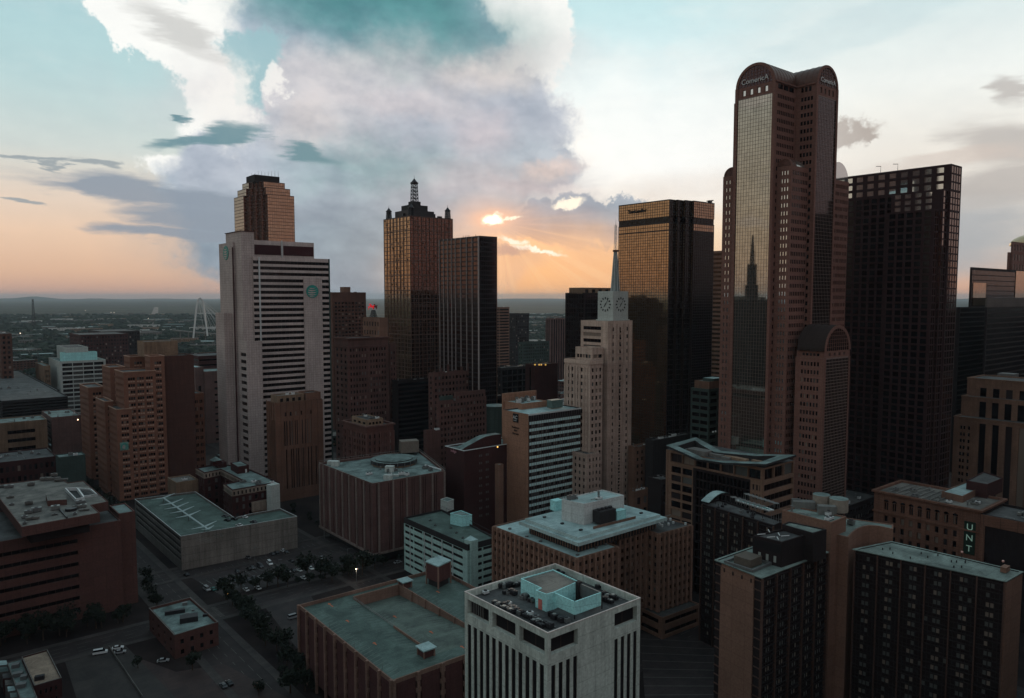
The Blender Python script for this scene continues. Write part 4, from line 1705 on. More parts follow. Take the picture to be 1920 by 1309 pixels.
BT = thing('office_tower', 'distant bronze glass tower with stepped crown behind the white striped tower', 'skyscraper', (atD(480, 500, bD)[0], bD))
prev = None
tiers_ = [(438.5, 551.5, 366, 456, 501, 520), (445, 544, 353, 461, 498, 367), (454, 534, 341, 466, 494, 354), (461.5, 524, 328, 477, 478, 342)]
for ti, (xa, xb, ytop, c1, c2, ybot) in enumerate(tiers_):
    z1 = prof(bD, 480, ytop)
    z0 = 0 if ti == 0 else prof(bD, 480, ybot)
    A = atD(xa, ytop, bD + 30 - ti * 4)[:2]
    n1 = add2(A, neg(DL), along(A, neg(DL), c1, z1))
    poly = [A, n1]
    if ti < 3:
        steps = 4
        cur = n1
        for k in range(steps):
            xa_, xb_ = c1 + (c2 - c1) * (k + .55) / steps, c1 + (c2 - c1) * (k + 1) / steps
            cur = add2(cur, DR, along(cur, DR, xa_, z1))
            poly.append(cur)
            cur = add2(cur, neg(DL), along(cur, neg(DL), xb_, z1))
            poly.append(cur)
    cur = poly[-1]
    poly.append(add2(cur, DR, along(cur, DR, xb, z1)))
    e_ = poly[-1]
    poly.append(add2(e_, DL, 40))
    poly.append(add2(A, DR, 40))
    spb = {}
    for i in range(len(poly)):
        if i == len(poly) - 4 or i == 0:
            spb[i] = S(p=3, w=.93, h=4.4, o=.86, ml=.3, mr=.3, mt=.6, d=.2, pane='gold' if i else 'silver')
        elif i % 2 == 1 and i < len(poly) - 3:
            spb[i] = S(p=3, w=.93, h=4.4, o=.86, ml=.3, mr=.3, mt=.6, d=.2, pane='brown')
        elif i < len(poly) - 3:
            spb[i] = S(p=3, w=.93, h=4.4, o=.86, ml=.3, mr=.3, mt=.6, d=.2, pane='silver')
    tier(BT, poly, z0, z1, spb if ti < 3 else {}, mull_b if ti < 3 else darkwall, roofD, .5)
    tp4 = poly
for k in range(9):
    p = lerp2(tp4[0], tp4[-3], .1 + .1 * k)
    antenna(BT, add2(p, DR, 3), prof(bD, 480, 329), 6 + 4 * rr.random(), .25)

# ================================================================== white striped tower (globe logos)
aD = 570
AP, AZ_ = rect(474, 481, aD, 455, 617.5)
AT = thing('office_tower', 'pale granite tower with dark horizontal window bands and round green globe logo', 'skyscraper', AP[1])
yb = 520
zlogo = atD(586, 546, aD)[2]
ztop3 = atD(540, 522, aD + 40)[2]
s1, s2 = split(AP[1], AP[2], AZ_, [568, 602])
bandS = S(n=1, w=1, h=5.55, o=.52, ml=0, mr=0, mt=2.4, d=.5, pane='deep', obj=True, name='window_band', pat=[(1, 1)], rpat=[(.3, 0), (.55, 1), (.15, 0)])
hb = AZ_ - ztop3
upoly = [AP[0], AP[1], AP[2], AP[3]]
bandTop = dict(bandS)
bandTop['nr'] = 3
bandTop['mt'] = 2.2
tier(AT, upoly, ztop3, AZ_, {1: bandTop, 0: None}, granite2, roofB, 1.0)
bl = dict(bandS)
bl['mt'] = .6
nrow = round((ztop3 - 2) / ((AZ_ - ztop3 - 2.2) / 3))
bl['nr'] = nrow
lpoly = [AP[0], AP[1], s1, s2, AP[2], AP[3]]
tier(AT, lpoly, 0, ztop3, {1: bl, 2: (None, granite), 3: bl}, granite2, roofB, 0)
# proud plain panel with the logo
t_, n_, l_ = fdir(s1, s2)
block(AT, 'logo_panel', [s1, add2(s1, n_, .9), add2(s2, n_, .9), s2], 0, ztop3 + .4, granite)
t_, n_, l_ = fdir(AP[1], AP[2])
globe(AT, add2(AP[1], n_, .9), add2(AP[2], n_, .9), zlogo, 585.5, 5.2, tealp, granite2)
# pale blue pipe line up the face
fx = along(AP[1], t_, 484, AZ_)
q = add2(AP[1], t_, fx)
block(AT, 'service_strip', [q, add2(q, n_, .6), add2(add2(q, n_, .6), t_, 1.1), add2(q, t_, 1.1)], atD(484, 640, aD)[2], AZ_ - .4, whitepaint)
fins(AT, AP[1], AP[2], 0, AZ_, [.994], 1.2, .3, teal_cl, 'edge_strip')
# right side sliver: extra thin set-back face
sliver, slz = rect(619, 489, aD + 66, None, 628, ll=20)
# upper red-panelled block
U1, U1z = rect(474, 450, aD + 14, 460, 588.5)
tier(AT, U1, AZ_ - 2, U1z, {}, granite2, roofB, 1.0)
t_, n_, l_ = fdir(U1[1], U1[2])
redp = wallmat('oxblood metal panel', (74, 34, 40), stain=.1)
for (xa, xb) in ((475, 526), (531, 587)):
    a_, b_ = split(U1[1], U1[2], U1z, [xa, xb])
    block(AT, 'red_panel', [a_, add2(a_, n_, .3), add2(b_, n_, .3), b_], atD(530, 479, aD + 30)[2], atD(530, 461, aD + 30)[2], redp)
a_, = split(U1[1], U1[2], U1z, [527])
block(AT, 'service_strip', [a_, add2(a_, n_, .7), add2(add2(a_, n_, .7), t_, .9), add2(a_, t_, .9)], AZ_, U1z + .6, whitepaint)
# tall core slab in front-left
c1, c1z = rect(452, 433, aD - 4, 423, 476)
tier(AT, c1, 0, c1z, {}, granite, roofB, .6)
t_, n_, l_ = fdir(c1[0], c1[1])
c2z = atD(441, 453, aD)[2]
qa, qb = split(c1[0], c1[1], c2z, [414, 440])
c2 = [add2(qa, n_, 1.6), add2(qb, n_, 1.6), add2(qb, n_, -12), add2(qa, n_, -12)]
tier(AT, c2, 0, c2z, {}, granite, roofB, .6)
# dark red recess line
t_, n_, l_ = fdir(c2[0], c2[1])
block(AT, 'red_recess_strip', [add2(c2[1], t_, -.6), add2(add2(c2[1], t_, -.6), n_, .5), add2(add2(c2[1], t_, .9), n_, .5), add2(c2[1], t_, .9)], 0, c2z - 4, redp)
globe(AT, c2[0], c2[1], atD(424, 472, aD)[2], 424, 5.6, tealp, granite2)
ring(AT, c1, c1z - .2, .5, .6, redp, 'coping')
# lower infill with window column
c3, c3z = rect(462, 640, aD - 10, 447, 491)
tier(AT, c3, 0, c3z, {0: S(n=1, w=.8, h=5.5, o=.5, ml=.8, mr=.5, mt=8, d=.5, pane='deep', obj=True, pat=[(.2, 0), (.75, 1), (.05, 0)]), 1: None}, granite, roofB, .5)
c4, c4z = rect(420, 587, aD + 6, 404, None, lr=10)
tier(AT, c4, 0, c4z, {}, granite, roofB, .6)

# ---- brown ribbed art deco block in front -----------------------------------
hD = 512
hp, hz = rect(517, 757, hD, 500, 605)
HB = thing('office_block', 'ochre brick ribbed block with tall slot windows in front of the white striped tower', 'building', hp[1])
zl = lambda y, D_=hD: atD(540, y, D_)[2]
zmid = zl(841)
s_top = S(n=6, w=.34, nr=1, o=.6, ml=5, mr=7, mt=6.0, mb=1.2, d=.5, pane='dark', obj=True)
s_mid = S(n=6, pat=[(.18, 0), (.22, 1), (.18, 0), (.22, 1), (.2, 0)], nr=1, o=.96, ml=5, mr=7, mt=.8, mb=.5, d=.5, pane='dark', obj=True)
s_low = S(n=7, pat=[(.18, 0), (.22, 1), (.18, 0), (.22, 1), (.2, 0)], nr=1, o=.97, ml=6, mr=3, mt=1.4, mb=8, d=.5, pane='dark', obj=True)
zt_ = zl(789)
sL_ = S(n=4, w=.3, h=4, o=.97, nr=1, ml=1, mr=1, mt=7, mb=6, d=.5, pane='dark', obj=True)
tier(HB, hp, zt_, hz, {1: s_top, 0: None}, artdeco, roofD, 1.0)
tier(HB, hp, zmid, zt_, {1: s_mid, 0: S(n=4, w=.3, nr=1, o=.99, ml=1, mr=1, mt=.2, d=.5, pane='dark')}, artdeco, roofD, 0)
tier(HB, hp, 0, zmid, {1: s_low, 0: S(n=4, w=.3, nr=1, o=.99, ml=1, mr=1, mt=.2, mb=8, d=.5, pane='dark')}, artdeco, roofD, 0)
t_, n_, l_ = fdir(hp[1], hp[2])
fins(HB, hp[1], hp[2], 9, hz + .8, [.11 + .13 * i for i in range(7)], .9, .5, artdeco, 'pier')
fins(HB, hp[0], hp[1], 9, hz + .8, [.02 + .24 * i for i in range(5)], .8, .5, artdeco, 'pier')
b = MB()
for i in range(30):
    q = add2(add2(hp[1], t_, l_ * i / 30), n_, .1)
    b.box((q[0], q[1], hz), (t_[0] * .5, t_[1] * .5, 0), (-n_[0] * .6, -n_[1] * .6, 0), (0, 0, .8), artdeco)
b.build('crenellation', HB, kind='stuff')
q1 = quad(hp, .15, .85, .06, .62)
tier(HB, q1, hz - 1, hz + 5.0, {0: None, 1: S(n=4, w=.5, nr=1, o=.5, mt=1, d=.3)}, beigep, roofB, .8)
q2 = quad(hp, .1, .9, .66, .98)
tier(HB, q2, hz - 1, hz + 5.5, {}, artdeco, roofD, .8)
for k in range(2):
    hvac(HB, qpt(hp, .3, .3 + .12 * k), hz + 4.2, 2, 1.6, 2.2, m=whitem)

# ---- tall classical brown tower (winged horse on its roof) ------------------
gD = 620
mg, mgz = rect(652, 634, gD, 627, 727)
MG = thing('office_tower', 'rose brick tower with cornice and roof derrick carrying red winged horses', 'skyscraper', mg[1])
wn = S(p=2.7, pat=[(.2, 0), (.5, 1), (.3, 0)], h=5.0, o=.5, ml=1.5, mr=1.5, mt=8, d=.4, pane='dark')
tier(MG, mg, 0, mgz, {0: S(n=3, w=.45, h=5.0, o=.5, mt=8, pane='dark'), 1: wn}, rosebrick, roofD, 1.0)
ring(MG, mg, mgz - 1.2, 1.2, 1.0, rosebrick)
ring(MG, mg, mgz - 8, .8, .6, rosebrick, 'string_course')
fins(MG, mg[1], mg[2], 0, mgz - 8, [.0, .25, .5, .75, 1.0], 1.1, .4, rosebrick, 'pier')
r2_, r2z = rect(730, 644, gD + 34, None, 743, ll=14)
tier(MG, r2_, 0, r2z, {1: S(n=2, w=.45, h=5.0, o=.5, mt=6, pane='dark')}, rosebrick, roofD, .6)
ph, phz = rect(712, 596, gD + 26, 680, 727)
tier(MG, ph, mgz - 1, phz, {0: S(n=6, w=.45, nr=2, o=.5, mt=2, pane='mix'), 1: None}, tanstone, roofD, .5)
dc = qpt(ph, .5, .3)
lattice(MG, dc, phz, prof(gD + 30, 697, 582), 5, 2.2, darkm, 'derrick', 4, .2)


def horse(root, c, z, s, deg, m):
    """winged horse outline cut from thick plate"""
    pts = [(-1.5, -.9), (-1.3, -.2), (-.9, .1), (-.2, .1), (.5, .05), (.75, -.9), (.95, -.85), (.85, .1), (1.35, -.3), (1.5, -.15), (1.1, .45), (1.35, .95), (1.7, .9), (1.6, 1.2), (1.2, 1.4), (.8, 1.0),
           (.3, .75), (-.1, 1.6), (-.8, 2.0), (-1.3, 1.8), (-.9, 1.3), (-.6, .75), (-1.0, .6), (-1.6, .75), (-1.9, .3), (-1.5, .35), (-1.5, -.1), (-1.8, -.8)]
    t = unit(deg)
    n = (t[1], -t[0])
    b = MB()
    f = [(c[0] + t[0] * x * s + n[0] * .25, c[1] + t[1] * x * s + n[1] * .25, z + y * s) for x, y in pts]
    g = [(p[0] - n[0] * .5, p[1] - n[1] * .5, p[2]) for p in f]
    b.face(f, m)
    b.face(list(reversed(g)), m)
    for i in range(len(f)):
        j = (i + 1) % len(f)
        b.face([f[j], f[i], g[i], g[j]], m)
    b.build('winged_horse', root)


zh = prof(gD + 30, 697, 574)
horse(MG, add2(dc, (1, 0), -1.6), zh - 1.5, 1.75, 10, redm)
horse(MG, add2(dc, (1, 0), 1.9), zh - 1.5, 1.65, -40, redd)

# ---- brown gridded block behind ---------------------------------------------
EB, ep, ez, erz = bld('office_block', 'dark brown gridded block between the striped tower and the winged horse tower', 'building', 623, 548, 800, 600, 686, None,
                      S(p=4.0, w=.6, h=4.0, o=.5, ml=2, mr=2, mt=10, d=.4, pane='dark'), brownbrick, roofD, 1, 6, 12)
q1 = quad(ep, .3, .6, .45, .65)
tier(EB, q1, erz, ez + 6, {}, tanstone, roofB, .5)

# ---- small classical brick block --------------------------------------------
cp_, cz = rect(687, 800, 470, 643, 738)
CB = thing('office_block', 'small brown brick block with white topped penthouse and heavy cornice', 'building', cp_[1])
sp4 = S(p=3.4, w=.5, h=4.4, o=.6, ml=1, mr=1, mt=5, d=.5, pane='dark')
tier(CB, cp_, 0, cz, {0: sp4, 1: sp4}, redbrick, roofD, 1.2)
ring(CB, cp_, cz - .8, 1.0, .9, rosebrick)
for (A, B_, k) in ((cp_[0], cp_[1], 5), (cp_[1], cp_[2], 6)):
    fins(CB, A, B_, 0, cz - 4.5, [i / k for i in range(k + 1)], .8, .4, rosebrick, 'pier')
q1 = quad(cp_, .2, .85, .2, .8)
tier(CB, q1, cz - 1.2, cz + 3.2, {0: S(n=3, w=.6, nr=1, o=.5, mt=1.3), 1: S(n=4, w=.6, nr=1, o=.5, mt=1.3)}, beigep, roofD, .6)
clutter(CB, q1, cz + 2.6, 5, seed=3)

# ---- stepped brick tower on the left ---------------------------------------
nD = 520
NB = thing('brick_tower', 'orange brown stepped brick tower with beige tank house on top', 'skyscraper', atD(231, 800, nD)[:2])
np1 = S(p=6.6, pat=[(.12, 0), (.22, 1), (.04, 0), (.22, 1), (.04, 0), (.22, 1), (.14, 0)], h=4.6, o=.42, ml=2.2, mr=1.4, mt=3, d=.35, pane='dark')
nps = S(p=3.2, w=.45, h=4.6, o=.42, ml=1, mr=1, mt=3, d=.35, pane='mix')
brickO = wallmat('orange brown brick', (150, 106, 88), stain=.15, var=.15)
spw = plain('pale window sill panel', (170, 140, 122), .7)


def nb(x, y, D_, xl, xr, **kw):
    p, z, rz = sub(NB, x, y, D_, xl, xr, nps, np1, brickO, roofD, .9, **kw)
    # pale spandrel blocks under the windows
    t, n, l = fdir(p[1], p[2])
    b = MB()
    k = 0
    nc = max(1, round((l - 3.6) / 6.6))
    pitch = (l - 3.6) / nc
    zz = z - 3
    hh = (z - 3) / max(1, round((z - 3) / 4.6))
    while zz > 8:
        for c in range(nc):
            for j in range(3):
                u = 2.2 + pitch * (c + .12 + .26 * j)
                q = add2(add2(p[1], t, u), n, -.02)
                b.box((q[0], q[1], zz - hh * .99), (t[0] * pitch * .2, t[1] * pitch * .2, 0), (n[0] * .07, n[1] * .07, 0), (0, 0, hh * .2), spw)
        zz -= hh
    b.build('sill_panel', NB, kind='stuff')
    ring(NB, p, z - .3, .5, .25, spw, 'coping')
    return p, z, rz


pA, zA_, _r = nb(231, 698, nD, 215, 292)
pB, zB_, _r = nb(281, 668, nD + 14, 271, 308)
pC, zC_, _r = nb(243, 669, nD + 50, 232, 272)
pD_, zD_, _r = nb(206, 689, nD + 34, 191, 234)
pE, zE_, _r = nb(165, 727, nD + 56, 149, 196)
pF, zF_, _r = nb(196, 753, nD + 10, 179, 212)
pG, zG_, _r = nb(218, 768, nD - 6, 201, 247)
# plain right hand wall
pp_, zz_, _r = sub(NB, 307, 668, nD + 26, None, 363, None, None, darkbrick if False else wallmat('plain brown brick', (100, 68, 60), stain=.2, var=.1), roofD, .9, ll=22)
# window strip block further right
pq_, zq_, _r = sub(NB, 362, 738, nD + 62, None, 382, None, S(n=2, pat=[(.2, 0), (.25, 1), (.1, 0), (.25, 1), (.2, 0)], h=5.6, o=.45, ml=.6, mr=.6, mt=4, pane='dark'), brickO, roofD, .9, ll=20)
tk, tkz = rect(270, 641, nD + 32, 257, 333)
tier(NB, tk, zB_ - 2, tkz, {}, beigep, roofB, .6)
ring(NB, inset(tk, .2), zB_ + .2, 1.0, .35, beigep, 'ledge')
# square green poster with globe
t_, n_, l_ = fdir(pG[1], pG[2])
zc_ = atD(228, 837, nD - 4)[2]
a_, b_ = split(pA[1], pA[2], zA_, [224, 238])
ctr_ = add2(pG[1], t_, l_ * .42)
block(NB, 'sign_panel', [add2(add2(ctr_, t_, -2.7), n_, .02), add2(add2(ctr_, t_, -2.7), n_, .5), add2(add2(ctr_, t_, 2.7), n_, .5), add2(add2(ctr_, t_, 2.7), n_, .02)], zc_ - 2.8, zc_ + 2.8, plain('pale green sign face', (110, 150, 140), .6))
globe(NB, add2(pG[1], n_, .5), add2(pG[2], n_, .5), zc_, col_of(ctr_, zc_), 2.2, tealp, granite2)

# ---- pinkish block behind --------------------------------------------------
PB, pbp, pbz, pbr = bld('office_block', 'grey pink block with few slot windows between the brick tower and the striped tower', 'building', 384, 697, 720, 362, 446, None,
                        S(n=2, pat=[(.62, 0), (.34, 1), (.04, 0)], h=6.3, o=.3, ml=2, mr=8, mt=8, pane='deep'), greypink, roofT, 1, 4, 14)
q1 = quad(pbp, .1, .9, -.25, .0)
tier(PB, q1, 0, pbz + 4.5, {1: S(n=1, w=.4, nr=1, o=.5, mt=2)}, greypink, roofW, .6)

# ================================================================== FOREGROUND
# ---- white concrete building with black slots -------------------------------
ZW = 72.0
wp = zpoly([(871, 1110), (1027, 1188), (1201, 1122), (1041, 1057.5)], ZW)
WB_ = thing('office_block', 'white concrete block with tall black window slots and pale teal plant room on its roof', 'building', wp[1])
r1_, r2_ = split(wp[1], wp[2], ZW, [1087, 1149])
wpoly = [wp[0], wp[1], r1_, r2_, wp[2], wp[3]]
slot = dict(nr=1, o=.985, d=.25, pane='void', obj=True, name='window_strip', mt=.35, mb=2)
zlo = ZW - 6.9
tier(WB_, wpoly, 0, zlo, {0: S(n=12, w=.6, ml=.7, mr=.7, **slot), 1: S(n=4, w=.56, ml=.6, mr=.2, **slot), 2: None, 3: S(n=4, w=.56, ml=.2, mr=.7, **slot)}, concrete, roofD, 0)
log = dict(nr=1, rpat=[(1.75, 0), (3.7, 1), (1.45, 0)], d=1.3, pane='void', mt=0, mb=0, obj=True, name='loggia_opening')
tier(WB_, wpoly, zlo, ZW, {0: S(n=3, w=.86, ml=.5, mr=.3, **log), 1: S(n=1, w=.88, ml=.4, mr=.0, **log), 2: None, 3: S(n=1, w=.86, ml=.0, mr=.6, **log)}, concrete, roofD, 1.6, .35)
coping = wallmat('pale coping', (206, 196, 190), stain=.1)
ring(WB_, wp, ZW, .18, .06, coping, 'coping')
t_, n_, l_ = fdir(wp[0], wp[1])
for i in range(6):       # pipes standing in the left loggia
    c = add2(add2(wp[0], t_, l_ * (.075 + .03 * i)), n_, -.5)
    b = MB()
    b.cyl(c, .14, zlo + 2.4, zlo + 5.5, steel, 6)
    b.build('pipe', WB_)
dk = ZW - 1.6
px3 = lambda X, Y: (840 + X / 4.6925, 1030 + Y / 4.6925)
zpA = dk + 4.0
pa = zpoly([px3(*q) for q in ((640, 265), (815, 348), (770, 368), (865, 405), (935, 385), (1150, 290), (925, 185))], zpA)
roomw = wallmat('pale teal render', (164, 222, 222), stain=.12, var=.08)
block(WB_, 'plant_room', pa, dk, zpA, roomw, roofB)
rg_ = inset(pa, .02)
ring(WB_, pa, zpA, .25, .02, roomw, 'plant_room_parapet')
scr = zpoly([px3(*q) for q in ((935, 385), (1115, 465), (1355, 380), (1165, 300))], zpA)
b = MB()
for i in range(4):
    A, B_ = scr[i], scr[(i + 1) % 4]
    t_, n_, l_ = fdir(A, B_)
    if i == 3:
        continue
    b.box((A[0], A[1], dk + .9), (t_[0] * l_, t_[1] * l_, 0), (-n_[0] * .3, -n_[1] * .3, 0), (0, 0, zpA - dk - .85), roomw if i < 2 else greym)
b.build('plant_screen', WB_)
b = MB()
for A in (scr[1], scr[2]):
    b.cyl(A, .15, dk, dk + 1, darkm, 6)
for i in range(5):
    q = lerp2(scr[2], scr[3], i / 4)
    b.tube((q[0], q[1], dk), (q[0], q[1], zpA - .2), .14, darkm)
b.build('screen_posts', WB_)
t_, n_, l_ = fdir(pa[2], pa[3])
q = add2(add2(pa[2], t_, l_ * .28), n_, .02)
b = MB()
b.box((q[0], q[1], dk), (t_[0] * 1.2, t_[1] * 1.2, 0), (n_[0] * .08, n_[1] * .08, 0), (0, 0, 2.5), rust if False else plain('pink door', (190, 110, 100), .6))
b.build('door', WB_)
t_, n_, l_ = fdir(pa[4], pa[3])
b = MB()
b.cbox(zpoly([px3(1150, 300)], zpA)[0], 1.3, 1.0, dk, zpA + .5, 38.8, darkgrey)
b.build('chimney', WB_)
for (X0, Y0, X1, Y1, nn_) in ((450, 345, 640, 330, 7), (480, 385, 600, 400, 4), (400, 490, 590, 540, 9), (430, 520, 560, 560, 5), (650, 440, 750, 455, 5), (560, 545, 700, 600, 5), (700, 600, 900, 690, 10), (740, 640, 840, 700, 4), (900, 600, 1050, 650, 7), (1370, 420, 1490, 440, 5), (1350, 455, 1450, 470, 4), (1310, 335, 1380, 350, 3), (960, 205, 1010, 225, 2)):
    for i in range(nn_):
        t = (i + .3 + .4 * rr.random()) / nn_
        p = zpoly([px3(X0 + (X1 - X0) * t, Y0 + (Y1 - Y0) * t + rr.uniform(-12, 12))], dk)[0]
        b = MB()
        s_ = rr.uniform(.55, 1.0)
        b.cbox(p, s_ * 1.5, s_ * 1.5, dk + .15, dk + s_ * 1.3, 38.8 + rr.uniform(-4, 4), rr.choice([darkm, darkm, greym, black]))
        b.cyl(p, s_ * .5, dk + s_ * 1.3, dk + s_ * 1.3 + .15, rr.choice([darkm, steel]), 8)
        b.tube((p[0], p[1], dk + .1), (p[0] + 1.6, p[1] + rr.uniform(-1, 1), dk + .1), .05, steel, 4)
        b.build('condenser', WB_)
for (X, Y) in ((330, 395), (530, 495), (720, 580)):
    hvac(WB_, zpoly([px3(X, Y)], dk)[0], dk, 1.5, 1.2, .9, m=whitem)

# ---- brick parking garage with open decks ------------------------------------
ZG = 28.0
gL, gN, gB = zpoly([(560, 1134), (736, 1276), (822, 1065)], ZG)
gR = add2(gN, (gB[0] - gL[0], gB[1] - gL[1]), 1)
gpoly2 = [gL, gN, gR, gB]
PG = thing('parking_garage', 'red brick parking garage with teal stained roof deck and notched beige posts', 'parking garage', gN)
gbrick = wallmat('garage brick', (104, 68, 66), stain=.2)
gbeige = wallmat('beige garage concrete', (158, 126, 112), stain=.2)
t_, n_, LL_ = fdir(gL, gN)
tr_, nr_, LR_ = fdir(gN, gR)
tier(PG, gpoly2, 3.2, ZG - 1.4, {0: (S(n=9, pat=[(.12, 1), (.76, 0), (.12, 1)], nr=6, o=.82, ml=.3, mr=.3, mt=.6, d=1.2, pane='void'), gbrick),
                               1: (S(n=7, pat=[(.12, 1), (.76, 0), (.12, 1)], nr=6, o=.82, ml=.3, mr=.3, mt=.6, d=1.2, pane='void'), gbrick)}, gbrick, 'none0', 0)
tier(PG, gpoly2, ZG - 1.4, ZG, {}, gbeige, 'none', 1.35, .4)
dkz = ZG - 1.35
# recessed ground floor with posts
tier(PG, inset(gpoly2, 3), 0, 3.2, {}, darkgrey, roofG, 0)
for (A, B_, k) in ((gL, gN, 9), (gN, gR, 7)):
    fins(PG, A, B_, 0, ZG + .15, [.006] + [i / k for i in range(1, k)] + [.994], .9, .75, gbeige, 'post')
    t2, n2, l2 = fdir(A, B_)
    for i in range(1, k):
        b = MB()
        for f in range(6):
            z = 5.0 + f * (ZG - 5.5) / 6 + 1.5
            q = add2(add2(A, t2, l2 * i / k - .85), n2, -.02)
            b.box((q[0], q[1], z), (t2[0] * 1.7, t2[1] * 1.7, 0), (n2[0] * .6, n2[1] * .6, 0), (0, 0, 1.4), gbeige)
        b.build('post_corbel', PG, kind='stuff')


def gpt(X, Y, z=dkz):
    return zpoly([(540 + X / 4.6917, 1030 + Y / 4.6917)], z)[0]


def gs(p):
    """plan coordinates of p on the deck: metres from the left face, metres from the near face"""
    dx, dy = p[0] - gN[0], p[1] - gN[1]
    b_ = (-t_[0], -t_[1])
    det = tr_[0] * b_[1] - tr_[1] * b_[0]
    return ((dx * b_[1] - dy * b_[0]) / det, (tr_[0] * dy - tr_[1] * dx) / det)


def gw(a, s):
    return (gN[0] + tr_[0] * a - t_[0] * s, gN[1] + tr_[1] * a - t_[1] * s)


a1 = gs(gpt(575, 440))[0]
sfar = gs(gpt(575, 440))[1]
a2 = gs(gpt(1000, 345))[0]
snear = gs(gpt(1200, 960))[1]
smid = gs(gpt(900, 700))[1]
# decks round a sunken middle lane: the ramp falls away from the camera between beige walls
slab = roofmat('stained garage ramp', (96, 110, 102), (70, 80, 76))
b = MB()
far_z = dkz - 3.4
for (u0, u1, v0, v1) in ((0, a1, 0, LL_), (a2, LR_, 0, LL_), (a1, a2, 0, snear), (a1, a2, sfar, LL_)):
    b.face([(*gw(u0, v0), dkz), (*gw(u1, v0), dkz), (*gw(u1, v1), dkz), (*gw(u0, v1), dkz)], roofG)
b.build('roof_deck', PG)
b = MB()
b.face([(*gw(a1, snear), dkz), (*gw(a2, snear), dkz), (*gw(a2, sfar), far_z), (*gw(a1, sfar), far_z)], slab)
b.build('ramp_surface', PG)
b = MB()
for aa in (a1, a2):
    b.face([(*gw(aa, snear), dkz - .02), (*gw(aa, sfar), far_z), (*gw(aa, sfar), dkz), (*gw(aa, snear), dkz)][:: (1 if aa == a1 else -1)], gbeige)
b.face([(*gw(a1, sfar), far_z), (*gw(a2, sfar), far_z), (*gw(a2, sfar), dkz), (*gw(a1, sfar), dkz)], gbeige)
b.build('ramp_wall', PG)
b = MB()


def lowwall(b, a0, s0, a1_, s1_, z0, z1, w, m):
    A, B_ = gw(a0, s0), gw(a1_, s1_)
    t2, n2, l2 = fdir(A, B_)
    b.box((A[0], A[1], z0), (t2[0] * l2, t2[1] * l2, 0), (n2[0] * w, n2[1] * w, 0), (0, 0, z1 - z0), m)


lowwall(b, a1, sfar + .3, a2 + .3, sfar + .3, dkz, dkz + 1.1, .4, gbeige)
b.build('deck_wall', PG)
b = MB()
lowwall(b, a2 + .4, sfar, a2 + .4, 0.6, dkz, dkz + 1.1, .4, gbeige)
b.build('deck_wall', PG)
for i in range(1, 6):
    s = sfar - (sfar - 6) * i / 6
    b = MB()
    b.cbox(gw(a2 - .1, s), .7, .7, dkz - 3.4 * max(0, (s - snear) / (sfar - snear)), dkz + 1.35, 38.8, gbeige)
    b.build('deck_post', PG)
b = MB()
lowwall(b, a1, smid, a1, 7.5, dkz, dkz + .9, .35, gbeige)
b.build('deck_wall', PG)
# rail along the first lane
b = MB()
for zz in (.5, 1.0):
    A, B_ = gw(a1, sfar), gw(a1, smid)
    b.tube((*A, dkz + zz), (*B_, dkz + zz), .07, steel)
for i in range(14):
    A = lerp2(gw(a1, sfar), gw(a1, smid), i / 13)
    b.tube((*A, dkz), (*A, dkz + 1.0), .06, steel)
b.build('rail', PG)
linem = plain('faded line paint', (112, 122, 118), .8)
b = MB()
zz = dkz + .012
ns_ = 26
for (a0, sgn, skew, wdt) in ((1.2, 1, 1.6, 5.0), (a1 - 1.0, -1, 1.6, 4.6), (a1 + 1.2, 1, 1.6, 4.6), (a2 - 1.2, -1, 1.6, 4.6), (a2 + 1.6, 1, 1.6, 4.8), (LR_ - 1.5, -1, 1.6, 4.8)):
    for i in range(ns_):
        s = 4 + (LL_ - 12) * i / ns_
        A, B_ = gw(a0, s), gw(a0 + sgn * wdt, s + skew)
        t2, n2, l2 = fdir(A, B_)
        inl = a1 < a0 < a2

        def zr_(s_):
            return zz - (3.4 * (s_ - snear) / (sfar - snear) if inl and s_ > snear else 0) + (.02 if inl else 0)
        if inl and s > sfar - 3:
            continue
        za, zb2 = zr_(s), zr_(s + skew)
        b.face([(A[0], A[1], za), (B_[0], B_[1], zb2), (B_[0] - n2[0] * .14, B_[1] - n2[1] * .14, zb2), (A[0] - n2[0] * .14, A[1] - n2[1] * .14, za)], linem)
b.build('stall_lines', PG, kind='stuff')
for (X, Y, big) in ((375, 490, 1), (525, 632, 0), (765, 830, 0), (940, 545, 0), (1260, 710, 0), (1320, 375, 0), (1535, 860, 0)):
    p = gpt(X, Y)
    b = MB()
    u, v = (-t_[0], -t_[1]), tr_
    zz = dkz + .016
    L2 = 4.2 if big else 2.2
    ga, gs_ = gs(p)
    if a1 < ga < a2 and gs_ > snear:
        zz = zz + .05 - 3.4 * (gs_ - 1.5 - snear) / (sfar - snear)
    b.face([(p[0] + u[0] * a * L2 / 2 + v[0] * c * .22, p[1] + u[1] * a * L2 / 2 + v[1] * c * .22, zz) for a, c in ((-1, -1), (-1, 1), (.4, 1), (.4, -1))], orange)
    b.face([(p[0] + u[0] * a * L2 / 2 + v[0] * c, p[1] + u[1] * a * L2 / 2 + v[1] * c, zz) for a, c in ((.4, -.7), (.4, .7), (1.1, 0))], orange)
    b.build('deck_arrow', PG)
